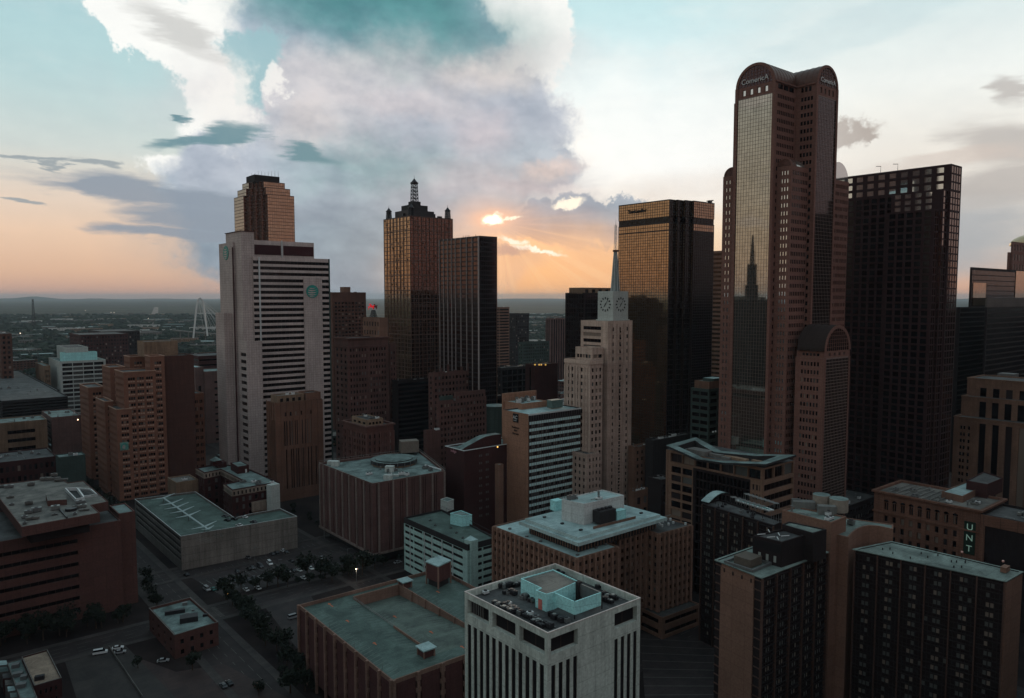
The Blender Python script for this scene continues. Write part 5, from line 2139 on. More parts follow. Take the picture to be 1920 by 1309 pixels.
# small booths and stair tower
for i in range(9):
    antenna(PG, gw([.9, LR_ - 1, a2 + 1.2][i % 3], 8 + (LL_ - 14) * i / 9), dkz, 3.2, .09, greym, 'deck_lamp')
for (X, Y, sz) in ((1030, 330, 5.0), (1215, 930, 5.2)):
    c = gpt(X, Y)
    b = MB()
    b.cbox(c, sz * .72, sz * .72, dkz, dkz + 2.0, 38.8, gbrick)
    for a in (-1, 1):
        for c2 in (-1, 1):
            q = (c[0] + tr_[0] * a * sz * .38 - t_[0] * c2 * sz * .38, c[1] + tr_[1] * a * sz * .38 - t_[1] * c2 * sz * .38)
            b.cbox(q, .4, .4, dkz, dkz + 2.6, 38.8, gbeige)
    b.build('stair_booth', PG)
    b = MB()
    b.cbox(c, sz, sz, dkz + 2.6, dkz + 3.0, 38.8, roofW)
    b.build('booth_roof', PG)
st = zpoly([(797, 1053), (821.5, 1062.5), (847, 1051), (823, 1042)], dkz + 9.5)
b = MB()
b.prism(inset(st, .3), dkz + 2.6, dkz + 9.2, gbrick)
b.build('stair_tower', PG)
block(PG, 'stair_tower_base', inset(st, 1.0), dkz, dkz + 2.6, darkgrey)
b = MB()
for q in st:
    c = lerp2(q, lerp2(st[0], st[2], .5), .1)
    b.cbox(c, .5, .5, dkz, dkz + 9.2, 38.8, gbeige)
b.build('stair_tower_posts', PG)
block(PG, 'stair_tower_roof', st, dkz + 9.2, dkz + 9.7, roofW)

# ---- white garage with sail canopies -----------------------------------------
Z9 = 18.6
px7 = lambda X, Y: (240 + X / 4.675, 840 + Y / 4.675)
gwp = zpoly([px7(*q) for q in ((58, 448), (462, 775), (1482, 600), (1335, 530), (1070, 578), (935, 612), (590, 382))], Z9)
WG = thing('parking_garage', 'white walled parking garage with a row of white sail canopies on its deck', 'parking garage', gwp[1])
# keep the near corner square-ish: pull the right end on to the street line
tier(WG, gwp, 0, Z9, {0: S(n=1, w=1, pat=[(1, 1)], nr=4, rpat=[(.5, 0), (.5, 1)], ml=2.5, mr=.8, mt=1.3, mb=3, d=.45, pane='void', obj=True, name='deck_opening'), 1: (None, boardcon)}, concrete2, roofG, 1.1, .35)
ring(WG, gwp, Z9 - .02, .12, .04, whitepaint, 'coping')
t_, n_, l_ = fdir(gwp[0], gwp[1])
for i in range(9):
    c = add2(gwp[0], t_, l_ * (.05 + .105 * i))
    antenna(WG, add2(c, n_, -.4), Z9, 3.2, .12, greym, 'lamp_post')
fins(WG, gwp[0], gwp[1], 0, Z9 - 1.4, [i / 14 for i in range(1, 14)], .5, .15, concrete2, 'deck_column', off=-.8)
dk9 = Z9 - 1.1
A9, B9 = zpoly([px7(310, 438), px7(700, 712)], dk9 + 3.2)
t_, n_, l_ = fdir(A9, B9)
sailm = plain('white sail fabric', (150, 166, 166), .7)
b = MB()
b.box((A9[0] - n_[0] * .5, A9[1] - n_[1] * .5, dk9 + 3.1), (t_[0] * l_, t_[1] * l_, 0), (n_[0] * 1.0, n_[1] * 1.0, 0), (0, 0, .3), sailm)
cano = b.build('canopy_spine', WG)
for i, f in enumerate((.0, .2, .33, .46, .60, .93, 1.0)):
    c = add2(A9, t_, l_ * f)
    wv = unit(62 if i not in (5,) else 62)
    for sg in (-1, 1):
        b = MB()
        w0 = 1.1
        ln2 = 8.2 if i != 6 else 4
        e = add2(c, wv, sg * ln2)
        tt = (-wv[1], wv[0])
        zc = dk9 + 3.3
        f0 = [(c[0] + tt[0] * w0, c[1] + tt[1] * w0, zc), (c[0] - tt[0] * w0, c[1] - tt[1] * w0, zc), (e[0] - tt[0] * .25, e[1] - tt[1] * .25, zc + .9), (e[0] + tt[0] * .25, e[1] + tt[1] * .25, zc + .9)]
        if sg < 0:
            f0 = list(reversed(f0))
        g0 = [(x, y, z - .12) for x, y, z in f0]
        b.face(f0, sailm)
        b.face(list(reversed(g0)), sailm)
        for k in range(4):
            j = (k + 1) % 4
            b.face([g0[k], g0[j], f0[j], f0[k]], sailm)
        b.build('sail', WG)
    b = MB()
    b.cyl(c, .18, dk9, dk9 + 3.2, steel, 6)
    b.build('canopy_post', WG)
b = MB()
for i in range(34):
    c = add2(A9, t_, l_ * 1.1 * i / 33)
    for sg in (-1, 1):
        p0, p1 = add2(c, unit(62), sg * 1.5), add2(c, unit(62), sg * 7)
        t2, n2, l2 = fdir(p0, p1)
        b.face([(p0[0], p0[1], dk9 + .01), (p1[0], p1[1], dk9 + .01), (p1[0] + n2[0] * .12, p1[1] + n2[1] * .12, dk9 + .01), (p0[0] + n2[0] * .12, p0[1] + n2[1] * .12, dk9 + .01)], linem)
b.build('stall_lines', WG, kind='stuff')

# ---- U-shaped brick hotel behind it ------------------------------------------
ZU = 32.0
up = zpoly([px7(*q) for q in ((595, 172), (668, 215), (815, 185), (1000, 278), (840, 312), (912, 366), (1220, 312), (1330, 300), (1080, 190), (880, 145), (740, 148))], ZU)
UB = thing('apartment_building', 'dark red brick U-shaped block with cream crenellated cornice behind the sail canopies', 'building', up[5])
wu = S(p=4.2, w=.42, h=4.3, o=.62, ml=1, mr=1, mt=4.6, d=.4, pane='grey', obj=True)
wu2 = dict(wu)
wu2['obj'] = False
darkb2 = wallmat('plum brick', (72, 36, 36), stain=.2)
tier(UB, up, 0, ZU, {0: wu, 1: wu, 2: wu, 3: wu, 4: wu, 5: wu}, darkb2, roofT, .8)
creamc = wallmat('cream cornice', (168, 152, 138), stain=.4)
for i in range(6):
    A, B_ = up[i], up[i + 1]
    band(UB, A, B_, ZU - 4.0, 3.4, .3, creamc, 'cornice')
    t_, n_, l_ = fdir(A, B_)
    b = MB()
    k = max(2, int(l_ / 2.2))
    for j in range(k):
        q = add2(add2(A, t_, l_ * (j + .3) / k), n_, .31)
        b.box((q[0], q[1], ZU - 3.4), (t_[0] * .8, t_[1] * .8, 0), (n_[0] * .05, n_[1] * .05, 0), (0, 0, 2.0), g_dark)
    b.build('frieze_windows', UB, kind='stuff')
t1 = zpoly([px7(1215, 312), px7(1325, 300), px7(1325, 270), px7(1250, 280)], ZU + 1)
sw = zpoly([px7(1213, 322), px7(1255, 330), px7(1330, 314), px7(1290, 300)], ZU + .6)
block(UB, 'white_stair_tower', sw, 0, ZU + .6, civic)
bx_ = zpoly([px7(1060, 450), px7(1085, 480), px7(1275, 450), px7(1250, 425)], 22.5)
block(UB, 'annex', bx_, 17, 22.5, creamc)
block(UB, 'annex_wall', inset(bx_, .8), 0, 17, beigep)
q1 = zpoly([px7(898, 128), px7(960, 165), px7(1060, 148), px7(990, 112)], ZU + 4)
tier(UB, q1, ZU - .8, ZU + 4, {}, darkb2, roofT, .3)
b = MB()
t_, n_, l_ = fdir(q1[1], q1[2])
q = add2(add2(q1[1], t_, l_ * .66), n_, .02)
b.box((q[0], q[1], ZU - .8), (t_[0] * 1.1, t_[1] * 1.1, 0), (n_[0] * .08, n_[1] * .08, 0), (0, 0, 2.4), whitem)
b.build('door', UB)
q2 = zpoly([px7(740, 108), px7(790, 130), px7(865, 118), px7(815, 98)], ZU + 3)
block(UB, 'stair_house', q2, ZU - .8, ZU + 3, darkb2)
tc_ = zpoly([px7(770, 100)], ZU + 5)[0]
b = MB()
b.cbox(tc_, 5.5, 5.5, ZU + 1, ZU + 4.5, 38.8, darkb2)
b.cyl(tc_, 4.3, ZU + 4.5, ZU + 6.8, roofT, 4, r2=.3)
b.build('turret', UB)

# ---- brown slab building with round roof structure ---------------------------
ZR = 45.0
pxA = lambda X, Y: (580 + X / 4.6737, 800 + Y / 4.6737)
rp4 = zpoly([pxA(85, 318), pxA(553, 500), pxA(1190, 388), pxA(955, 205)], ZR)
RB_ = thing('office_block', 'windowless brown block with pale ribs and a round structure on its roof', 'building', rp4[1])
slabm = wallmat('brown ribbed panel', (116, 86, 82), stain=.25)
ribm = wallmat('pale rib', (158, 142, 134), stain=.4)
tier(RB_, rp4, 5.5, ZR, {0: S(n=7, pat=[(.90, 0), (.10, 1)], nr=1, o=.99, ml=1.5, mr=2.5, mt=.8, mb=1, d=1.0, pane='void'), 1: S(n=6, pat=[(.06, 1), (.12, 0), (.06, 1), (.76, 0)], nr=1, o=.99, ml=2.2, mr=.2, mt=.8, mb=1, d=1.0, pane='void')}, slabm, roofT, 1.2, .5)
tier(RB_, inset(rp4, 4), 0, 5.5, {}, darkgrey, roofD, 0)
for (A, B_, ff) in ((rp4[0], rp4[1], [.02, .1, .225, .35, .475, .6, .73, .865]), (rp4[1], rp4[2], [.075, .265, .45, .635, .81, .985])):
    fins(RB_, A, B_, 6, ZR - .3, ff, .95, .7, ribm, 'rib')
ring(RB_, rp4, 5.3, 1.2, .6, ribm, 'ledge')
ring(RB_, rp4, ZR, .2, .1, ribm, 'coping')
dr = ZR - 1.2
cD_ = zpoly([pxA(742, 322)], dr)[0]
RR_ = abs(at(*pxA(945, 322), dr)[0] - at(*pxA(545, 322), dr)[0]) / 2
b = MB()
b.cyl(cD_, RR_, dr + 1.1, dr + 3.0, darkm, 40, top=roofT)
b.cyl(cD_, RR_ * .96, dr, dr + 1.1, beigep, 40, cap=False)
b.cyl(cD_, RR_ * .82, dr + 3.0, dr + 3.5, darkgrey, 40, top=roofT)
b.build('round_plant_deck', RB_)
for k in range(20):
    a = 2 * math.pi * k / 20
    c = (cD_[0] + RR_ * math.cos(a), cD_[1] + RR_ * math.sin(a))
    b = MB()
    b.cbox(c, .3, .3, dr, dr + 3.2, math.degrees(a), greym)
    b.build('deck_post', RB_)
tw = zpoly([pxA(790, 240), pxA(812, 250), pxA(958, 240), pxA(935, 228)], dr)
c_ = zpoly([pxA(873, 240)], dr)[0]
b = MB()
b.cbox(c_, 11.5, 7.5, dr + 1.6, dr + 9.0, 20, plain('ribbed tank metal', (112, 104, 96), .6))
for a in (-5, 5):
    for c in (-3, 3):
        b.cbox((c_[0] + a, c_[1] + c), .5, .5, dr, dr + 1.6, 20, darkm)
b.build('cooling_tower', RB_)
for (X, Y, sx, sy, h) in ((228, 345, 4.5, 3, 3.0), (205, 330, 6, 3.4, 2.2), (705, 395, 5, 3.2, 3.4), (690, 462, 4.6, 2.6, 2.6), (760, 335, 2.2, 1.8, 1.6), (760, 435, 3, 1.6, 1.0)):
    b = MB()
    b.cbox(zpoly([pxA(X, Y)], dr)[0], sx, sy, dr, dr + h, -6, civic)
    b.build('roof_unit', RB_)
b = MB()
A, B_ = zpoly([pxA(1015, 345), pxA(1160, 385)], dr)
b.tube((*A, dr + .5), (*B_, dr + .5), .5, whitem)
b.build('duct', RB_)
clutter(RB_, rp4, dr, 22, seed=33)
b = MB()
for i in range(22):
    q = lerp2(rp4[3], rp4[2], i / 21)
    b.tube((*q, ZR), (*q, ZR + 1.3), .08, steel)
b.tube((*rp4[3], ZR + 1.3), (*rp4[2], ZR + 1.3), .08, steel)
for i in range(22):
    q = lerp2(rp4[0], rp4[3], i / 21)
    b.tube((*q, ZR), (*q, ZR + 1.3), .08, steel)
b.tube((*rp4[0], ZR + 1.3), (*rp4[3], ZR + 1.3), .08, steel)
b.build('roof_rail', RB_, kind='stuff')

# ---- pale green banded garage -------------------------------------------------
Z6 = 28.5
gp6 = zpoly([pxA(828, 795), pxA(1385, 1035), pxA(1600, 1022), pxA(1145, 700)], Z6)
G6 = thing('parking_garage', 'pale green white banded parking garage with two rooftop boxes', 'parking garage', gp6[1])
nL, nN = gp6[0], gp6[1]
gR6 = add2(nN, DR, 17)
gB6 = add2(nL, DR, 24)
gp6 = [nL, nN, gR6, gB6]
bandc = wallmat('pale green precast band', (172, 204, 198), stain=.2, var=.1)
tier(G6, gp6, 0, Z6 - 3.0, {0: S(n=6, w=.94, nr=7, rpat=[(.55, 0), (.45, 1)], ml=.4, mr=3.5, mt=.2, mb=1, d=.5, pane='void', obj=True, name='deck_opening'),
                          1: S(n=2, w=.92, nr=7, rpat=[(.55, 0), (.45, 1)], ml=1.5, mr=.5, mt=.2, mb=1, d=.5, pane='void', obj=True, name='deck_opening')}, bandc, roofG, 0)
tier(G6, gp6, Z6 - 3.0, Z6, {}, darkgrey, roofG, 1.0, .3)
fins(G6, gp6[0], gp6[1], 1, Z6 - 3, [.11, .35, .47, .63, .79], .3, .35, whitem, 'pipe')
d6 = Z6 - 1
stp = zpoly([pxA(1357, 985), pxA(1418, 1000), pxA(1478, 985), pxA(1412, 950)], Z6 + 1.8)
block(G6, 'stair_tower', stp, 0, Z6 + 1.6, bandc, roofW)
for (pp, zt, m_) in (((1150, 640, 1208, 660, 1265, 640, 1205, 622), Z6 + 4.5, civic), ((1235, 762, 1335, 785, 1425, 775, 1330, 738), Z6 + 4.5, roomw)):
    q = zpoly([pxA(pp[i], pp[i + 1]) for i in (0, 2, 4, 6)], zt)
    block(G6, 'roof_box', q, d6, zt, m_, roofT)
    ring(G6, q, zt, .25, .1, m_, 'roof_box_coping')
b = MB()
t_, n_, l_ = fdir(gp6[3], gp6[2])
for i in range(12):
    q = lerp2(gp6[3], gp6[2], i / 11)
    b.tube((*q, Z6), (*q, Z6 + 1.8), .08, darkm)
b.tube((*gp6[3], Z6 + 1.8), (*gp6[2], Z6 + 1.8), .08, darkm)
b.build('roof_fence', G6, kind='stuff')
for i in range(5):
    hvac(G6, qpt(gp6, .2 + .15 * i, .3 + .1 * (i % 3)), d6, 1, .8, .6)

# ---- tan ribbed block with pagoda-like plant deck ------------------------------
ZT = 44.0
px4 = lambda X, Y: (740 + X / 3.3103, 880 + Y / 3.3103)
TBp = zpoly([px4(608, 352), px4(1130, 552), px4(1390, 478), px4(980, 300)], ZT)
TB = thing('office_block', 'tan vertically ribbed block with white roofs and an overhanging plant deck', 'building', TBp[1])
tanrib = wallmat('tan rib stone', (168, 130, 112), stain=.2)
wt = dict(w=.45, h=3.7, o=.5, ml=.4, mr=.4, mt=1.2, d=.55, pane='dark')
tN, tR, tL = TBp[1], TBp[2], TBp[0]
tB = add2(tL, (tR[0] - tN[0], tR[1] - tN[1]), 1)
tp1 = [tL, tN, tR, add2(tL, DR, fdir(tN, tR)[2])]
tier(TB, tp1, 0, ZT, {0: S(p=3.05, **wt), 1: S(p=3.05, **wt)}, tanstone, roofW, .5, .5)
for (A, B_) in ((tp1[0], tp1[1]), (tp1[1], tp1[2])):
    l_ = fdir(A, B_)[2]
    k = max(1, round((l_ - .8) / 3.05))
    fins(TB, A, B_, 0, ZT - .3, [(.4 + (l_ - .8) * i / k) / l_ for i in range(k + 1)], .95, .5, tanrib, 'rib')
# high wing on the right: long back block
hN = px4(1640, 400)
hR = px4(1848, 345)
hz_ = ZT
hNn, hRr = zpoly([hN, hR], hz_)
hL = add2(hNn, DL, 52)
hw = [hL, hNn, hRr, add2(hRr, DL, 52)]
tier(TB, hw, 9.5, hz_, {0: S(p=3.05, **wt), 1: S(p=3.05, **wt)}, tanstone, roofD, .5, .5)
for (A, B_) in ((hw[0], hw[1]), (hw[1], hw[2])):
    l_ = fdir(A, B_)[2]
    k = max(1, round((l_ - .8) / 3.05))
    fins(TB, A, B_, 9.5, hz_ - .3, [(.4 + (l_ - .8) * i / k) / l_ for i in range(k + 1)], .95, .5, tanrib, 'rib')
# link between the two wings
lk = [add2(tR, DL, 1.5), add2(tR, DR, .0), add2(hw[0], neg(DL), 25), hw[0]]
mid_r = zpoly([px4(1500, 380)], ZT)[0]
lkp = [add2(tR, DL, .5), add2(tR, DL, .1), None, None]
c1_ = zpoly([px4(1395, 420), px4(1560, 375)], ZT)
lkpoly = [add2(c1_[0], DL, 14), c1_[0], c1_[1], add2(c1_[1], DL, 14)]
tier(TB, lkpoly, 0, ZT - .1, {0: S(p=3.05, **wt), 1: S(p=3.05, **wt)}, tanstone, roofD, .5)
l_ = fdir(lkpoly[1], lkpoly[2])[2]
fins(TB, lkpoly[1], lkpoly[2], 0, ZT - .4, [i / max(1, round(l_ / 3.05)) for i in range(round(l_ / 3.05) + 1)], .95, .5, tanrib, 'rib')
# podium
pd = zpoly([px4(1380, 965), px4(1545, 1000), px4(1842, 905), px4(1842, 745)], 9.5)
pod = [add2(hNn, DL, 40), add2(add2(hNn, neg(DL), 5), neg(DR), 3), add2(add2(hRr, neg(DL), 5), DR, 0), add2(hRr, DL, 40)]
tier(TB, pod, 0, 9.5, {1: S(n=1, w=.94, nr=2, o=.45, ml=1, mr=1, mt=.4, d=.8, pane='deep', obj=True), 0: S(n=1, w=.94, nr=2, o=.45, ml=1, mr=1, mt=.4, d=.8, pane='deep')}, tanstone, roofD, .5)
# white plant deck
sl = zpoly([px4(770, 322), px4(1140, 458), px4(1690, 298), px4(1290, 190)], ZT + 5)
b = MB()
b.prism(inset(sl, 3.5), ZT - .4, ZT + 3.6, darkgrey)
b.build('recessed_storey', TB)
t_, n_, l_ = fdir(inset(sl, 3.4)[0], inset(sl, 3.4)[1])
fins(TB, inset(sl, 3.4)[0], inset(sl, 3.4)[1], ZT, ZT + 3.6, [i / 20 for i in range(21)], .3, .3, tanrib, 'screen_slat')
fins(TB, inset(sl, 3.4)[1], inset(sl, 3.4)[2], ZT, ZT + 3.6, [i / 26 for i in range(27)], .3, .3, tanrib, 'screen_slat')
wroof = wallmat('white roof edge', (176, 196, 194), stain=.2, var=.1)
block(TB, 'overhang', sl, ZT + 3.6, ZT + 5.0, wroof, roofW)
sl2 = inset(sl, 2.0)
block(TB, 'upper_deck', sl2, ZT + 5.0, ZT + 6.2, wroof, roofW)
dz6 = ZT + 6.2
wb = zpoly([px4(1037, 185), px4(1175, 215), px4(1424, 160), px4(1288, 126)], dz6 + 9)
wbt = [wb[0], wb[1], wb[2], wb[3]]
whitebox = wallmat('white penthouse render', (196, 200, 198), stain=.25, var=.1)
tier(TB, wbt, dz6, dz6 + 9, {}, whitebox, roofW, .4, .3)
clutter(TB, wbt, dz6 + 8.6, 5, seed=5)
clutter(TB, hw, hz_ - .5, 26, seed=6)
clutter(UB, [up[3], up[4], up[6], up[7]], ZU - .8, 9, seed=12)
t_, n_, l_ = fdir(wbt[1], wbt[2])
c = add2(add2(wbt[1], t_, l_ * .38), n_, 3.0)
b = MB()
b.cbox(c, 9, 4.6, dz6 + .8, dz6 + 6, math.degrees(math.atan2(t_[1], t_[0])), darkgrey)
for i in range(4):
    b.cyl(add2(c, t_, -3.3 + 2.2 * i), .9, dz6 + 6, dz6 + 6.8, darkm, 10)
b.build('cooling_tower', TB)
c = add2(add2(wbt[1], t_, l_ * .78), n_, 2.2)
b = MB()
b.cbox(c, 5.5, 3, dz6, dz6 + 4, math.degrees(math.atan2(t_[1], t_[0])), roomw)
b.build('plant_box', TB)
b = MB()
A = add2(add2(wbt[1], t_, -.5), n_, 6.2)
b.box((*A, dz6 + .1), (t_[0] * l_ * 1.05, t_[1] * l_ * 1.05, 0), (n_[0] * .3, n_[1] * .3, 0), (0, 0, 1.0), tanstone)
b.build('screen_wall', TB)
c = zpoly([px4(1005, 250)], dz6)[0]
b = MB()
b.cbox(c, 4.5, 3.5, dz6, dz6 + 4.5, 38.8, roomw)
b.build('plant_box', TB)
for (X, Y) in ((930, 300), (1040, 340), (1155, 380), (1530, 275), (1290, 230)):
    b = MB()
    b.cbox(zpoly([px4(X, Y)], dz6)[0], 1.3, 1.0, dz6, dz6 + .6, 38.8, darkm)
    b.build('vent', TB)
for (X, Y) in ((715, 372), (1135, 535), (905, 450), (1250, 490), (1310, 470), (820, 420)):
    b = MB()
    b.cbox(zpoly([px4(X, Y)], ZT - .5)[0], 1.2, .9, ZT - .5, ZT + .1, 38.8, greym)
    b.build('vent', TB)
for (X, Y) in ((1665, 322), (1687, 315), (1700, 340), (1645, 340), (1712, 310), (1805, 338), (1660, 350), (1730, 330)):
    b = MB()
    c = zpoly([px4(X, Y)], hz_)[0]
    b.cyl(c, .5, hz_ - .5, hz_ + .5, whitem, 8)
    b.build('vent', TB)

# ---- hotel with teal glass bands (plain brown flank) ---------------------------
hD2 = 435
acp, acz = rect(991, 777, hD2, 943, 1089)
AC = thing('hotel', 'mid-rise hotel with plain tan flank and pale teal glass spandrel bands', 'hotel', acp[1])
tier(AC, acp, 0, acz, {0: (None, buff), 1: S(p=1.62, w=.86, nr=17, h=4.95, o=.88, rpat=[(.06, 0), (.9, 1), (.04, 0)], ml=.5, mr=.3, mt=4.4, d=.16, pane='grey')}, mull_d, roofW, .6)
t_, n_, l_ = fdir(acp[1], acp[2])
hh = (acz - 4.4) / 17
nb_ = 22
b = MB()
for k in range(17):
    z = acz - 4.4 - hh * k - .3
    for i in range(nb_):
        q = add2(add2(acp[1], t_, .5 + (l_ - .8) * i / nb_ + .06), n_, .02)
        b.box((q[0], q[1], z - 1.75), (t_[0] * ((l_ - .8) / nb_ - .12), t_[1] * ((l_ - .8) / nb_ - .12), 0), (n_[0] * .07, n_[1] * .07, 0), (0, 0, 1.7), g_teal)
b.build('spandrel_panels', AC, kind='stuff')
fins(AC, acp[1], acp[2], 0, acz - 4.2, [(.5 + (l_ - .8) * i / nb_) / l_ for i in range(nb_ + 1)], .09, .22, mull_b, 'mullion')
band(AC, acp[1], acp[2], acz - 4.6, .5, .35, mull_d, 'ledge')
band(AC, acp[1], acp[2], acz - .9, .9, .5, whitepaint, 'roof_edge')
fins(AC, acp[1], acp[2], acz - 4.1, acz - 1.0, [i / 22 for i in range(23)], .12, .15, greym, 'mullion')
# taller stair block and step
kq = lambda X, Y: (920 + X / 4.5147, 710 + Y / 4.5147)
h1, h1z = rect(*kq(262, 213), hD2 + 22, kq(110, 0)[0], kq(480, 0)[0])
tier(AC, h1, acz - 6, h1z, {}, buff, roofW, .5)
h2, h2z = rect(*kq(105, 128), hD2 + 34, 941, kq(388, 0)[0])
h2 = [add2(h2[0], DL, 0), h2[1], h2[2], h2[3]]
tier(AC, h2, 0, h2z, {}, buff, roofW, .5)
t2, n2, l2 = fdir(h1[1], h1[2])
for i in range(12):
    p = qpt(h1, .25 + .5 * rr.random(), .08 + i * .075)
    hvac(AC, p, h1z - .5, 1.6, 1.4, 2.2 + rr.random(), m=rr.choice([steel, greym, whitem]))
c = qpt(acp, .45, .72)
b = MB()
b.cbox(c, 9, 5, acz, acz + 5, 38.8, plain('teal tank', (84, 104, 100), .6))
b.build('cooling_tower', AC)
for i in range(4):
    antenna(AC, qpt(acp, .4, .8 + .04 * i), acz, 4, .1)
antenna(AC, qpt(h1, .5, .9), h1z, 5, .12)
# signs on the flank
t_, n_, l_ = fdir(acp[0], acp[1])
A = split(acp[0], acp[1], acz, [967])[0]
zs_ = atD(967, 782, hD2 + 12)[2]
ctr_ = add2(A, n_, .15)
a0, a1_ = split(acp[0], acp[1], acz, [962.5, 972])
block(AC, 'sign_panel', [add2(a0, n_, .02), add2(a0, n_, .4), add2(a1_, n_, .4), add2(a1_, n_, .02)], zs_ - 2.6, zs_ + 2.6, black)
dg_ = math.degrees(math.atan2(t_[1], t_[0]))
text(AC, 'AC', (ctr_[0] + n_[0] * .4, ctr_[1] + n_[1] * .4, zs_ + .3), dg_, 3.0, whitem, 'sign_lettering', .08)
text(AC, 'HOTEL', (ctr_[0] + n_[0] * .4, ctr_[1] + n_[1] * .4, zs_ - 1.6), dg_, .9, whitem, 'sign_lettering', .06)
zr_ = atD(967, 800, hD2 + 12)[2]
for i, s in enumerate(('Residence', 'INN', 'Marriott')):
    text(AC, s, (ctr_[0], ctr_[1], zr_ - i * 1.9), dg_, 1.7, black, 'sign_lettering', .08)

# ---- dark red building with curved white roof edge ------------------------------
dD = 430
dk_, dkz_ = rect(870, 846, dD, 835.5, None, lr=46)
DB = thing('office_block', 'dark plum brick block with curved white roof edge behind the banded garage', 'building', dk_[1])
wd = S(n=7, pat=[(.3, 0), (.2, 1), (.5, 0)], h=4.6, o=.35, ml=6, mr=4, mt=8, d=.3, pane='mix')
tier(DB, dk_, 0, dkz_, {0: None, 1: None}, darkbrick, roofT, .6)
ring(DB, dk_, dkz_, .35, .4, whitepaint, 'roof_edge')
t_, n_, l_ = fdir(dk_[1], dk_[2])
pr = [(0, 0), (2, 1.2), (14, 5.2), (18, 6.2), (24, 6.4), (30, 6.3), (30, 0)]
b = MB()
A = add2(dk_[1], DL, 2.5)
f = [(A[0] + t_[0] * u, A[1] + t_[1] * u, dkz_ + z) for u, z in pr]
g = [(x + DL[0] * 6, y + DL[1] * 6, z) for x, y, z in f]
b.face(f, darkbrick)
b.face(list(reversed(g)), darkbrick)
for i in range(len(f) - 1):
    b.face([f[i + 1], f[i], g[i], g[i + 1]][::-1], roofT)
b.build('curved_roof', DB)
b = MB()
for k in range(9):
    z = dkz_ - 5 - k * 4.6
    for u in (11, 12.3, 16, 17.3):
        q = add2(add2(dk_[1], t_, u), n_, .02)
        b.box((q[0], q[1], z), (t_[0] * .9, t_[1] * .9, 0), (n_[0] * .05, n_[1] * .05, 0), (0, 0, 1.3), g_grey)
b.build('small_windows', DB, kind='stuff')
tl, nl, ll_ = fdir(dk_[0], dk_[1])
text(DB, 'indigo', (*add2(add2(dk_[0], tl, ll_ * .45), nl, .2), dkz_ - 1.6), math.degrees(math.atan2(tl[1], tl[0])), 2.4, plain('pale pink sign', (190, 140, 150), .6), 'sign_lettering', .06)
sm, smz = rect(935, 878, dD - 4, 928, 944)
SB = thing('office_block', 'small tan block with teal roof squeezed beside the tan flanked hotel', 'building', sm[1])
tier(SB, sm, 0, smz + 2, {}, tanstone, roofT, .4)

# ================================================================== RIGHT SIDE
# ---- big hotel with two towers and round-cornered core -------------------------
balc = wallmat('dark brown balcony rail', (50, 42, 44), stain=.1)
pier_m = wallmat('brown hotel pier', (104, 78, 70), stain=.2)
core_m = wallmat('tan hotel wall', (150, 114, 98), stain=.12, var=.1)


def hotel_face(root, A, B_, z1, nbay, rows=None, pair=True):
    t, n, l = fdir(A, B_)
    hh = 3.05
    nr = int((z1 - 1.2) / hh)
    # recessed glass wall, floor slabs with rails, paired pale curtain windows as objects
    mb = MB()
    for k in range(nr + 1):
        z = z1 - 1.4 - k * hh
        for zz, h_, o_ in ((z, .28, .55), (z + 1.25, .12, .5)):
            q = add2(A, n, -.02)
            mb.box((q[0], q[1], zz), (t[0] * l, t[1] * l, 0), (n[0] * o_, n[1] * o_, 0), (0, 0, h_), balc)
    mb.build('floor_slabs', root, kind='stuff')
    fins(root, A, B_, 0, z1 - .4, [i / nbay for i in range(nbay + 1)], .35, .8, pier_m, 'pier')
    b = MB()
    bw = l / nbay
    for c in range(nbay):
        for j in range(1, 6):
            q = add2(add2(A, t, c * bw + bw * j / 6 - .05), n, .0)
            b.box((q[0], q[1], 0), (t[0] * .1, t[1] * .1, 0), (n[0] * .35, n[1] * .35, 0), (0, 0, z1 - 1.4), balc)
        for k in range(nr):
            z = z1 - 1.4 - (k + 1) * hh + .3
            for j in (2, 3):
                if rr.random() < .06:
                    continue
                w = bw / 6 - .2
                g = g_grey if rr.random() < .6 else g_blind
                me = win_mesh(w, 1.5, g, mull_d, 0)
                p = add2(add2(A, t, c * bw + bw * j / 6 + .1), n, .08)
                ok = COUNT.get((root.name, 'window'), 0)
                if ok < 298:
                    COUNT[(root.name, 'window')] = ok + 1
                    ob = bpy.data.objects.new('window', me)
                    C.objects.link(ob)
                    ro = ORG[root.name]
                    ob.location = (p[0] - ro[0], p[1] - ro[1], z + 1.0)
                    ob.rotation_euler = (0, 0, math.atan2(t[1], t[0]))
                    ob.parent = root
                else:
                    b.face([(p[0], p[1], z + 1.0), (p[0] + t[0] * w, p[1] + t[1] * w, z + 1.0), (p[0] + t[0] * w, p[1] + t[1] * w, z + 2.5), (p[0], p[1], z + 2.5)], g)
            if rr.random() < .12:
                j = rr.choice((0, 1, 4, 5))
                q = add2(add2(A, t, c * bw + bw * j / 6 + .1), n, .06)
                b.face([(q[0], q[1], z + 1.0), (q[0] + t[0] * 1.0, q[1] + t[1] * 1.0, z + 1.0), (q[0] + t[0] * 1.0, q[1] + t[1] * 1.0, z + 2.5), (q[0], q[1], z + 2.5)], g_grey)
    b.build('window_grid', root, kind='stuff')


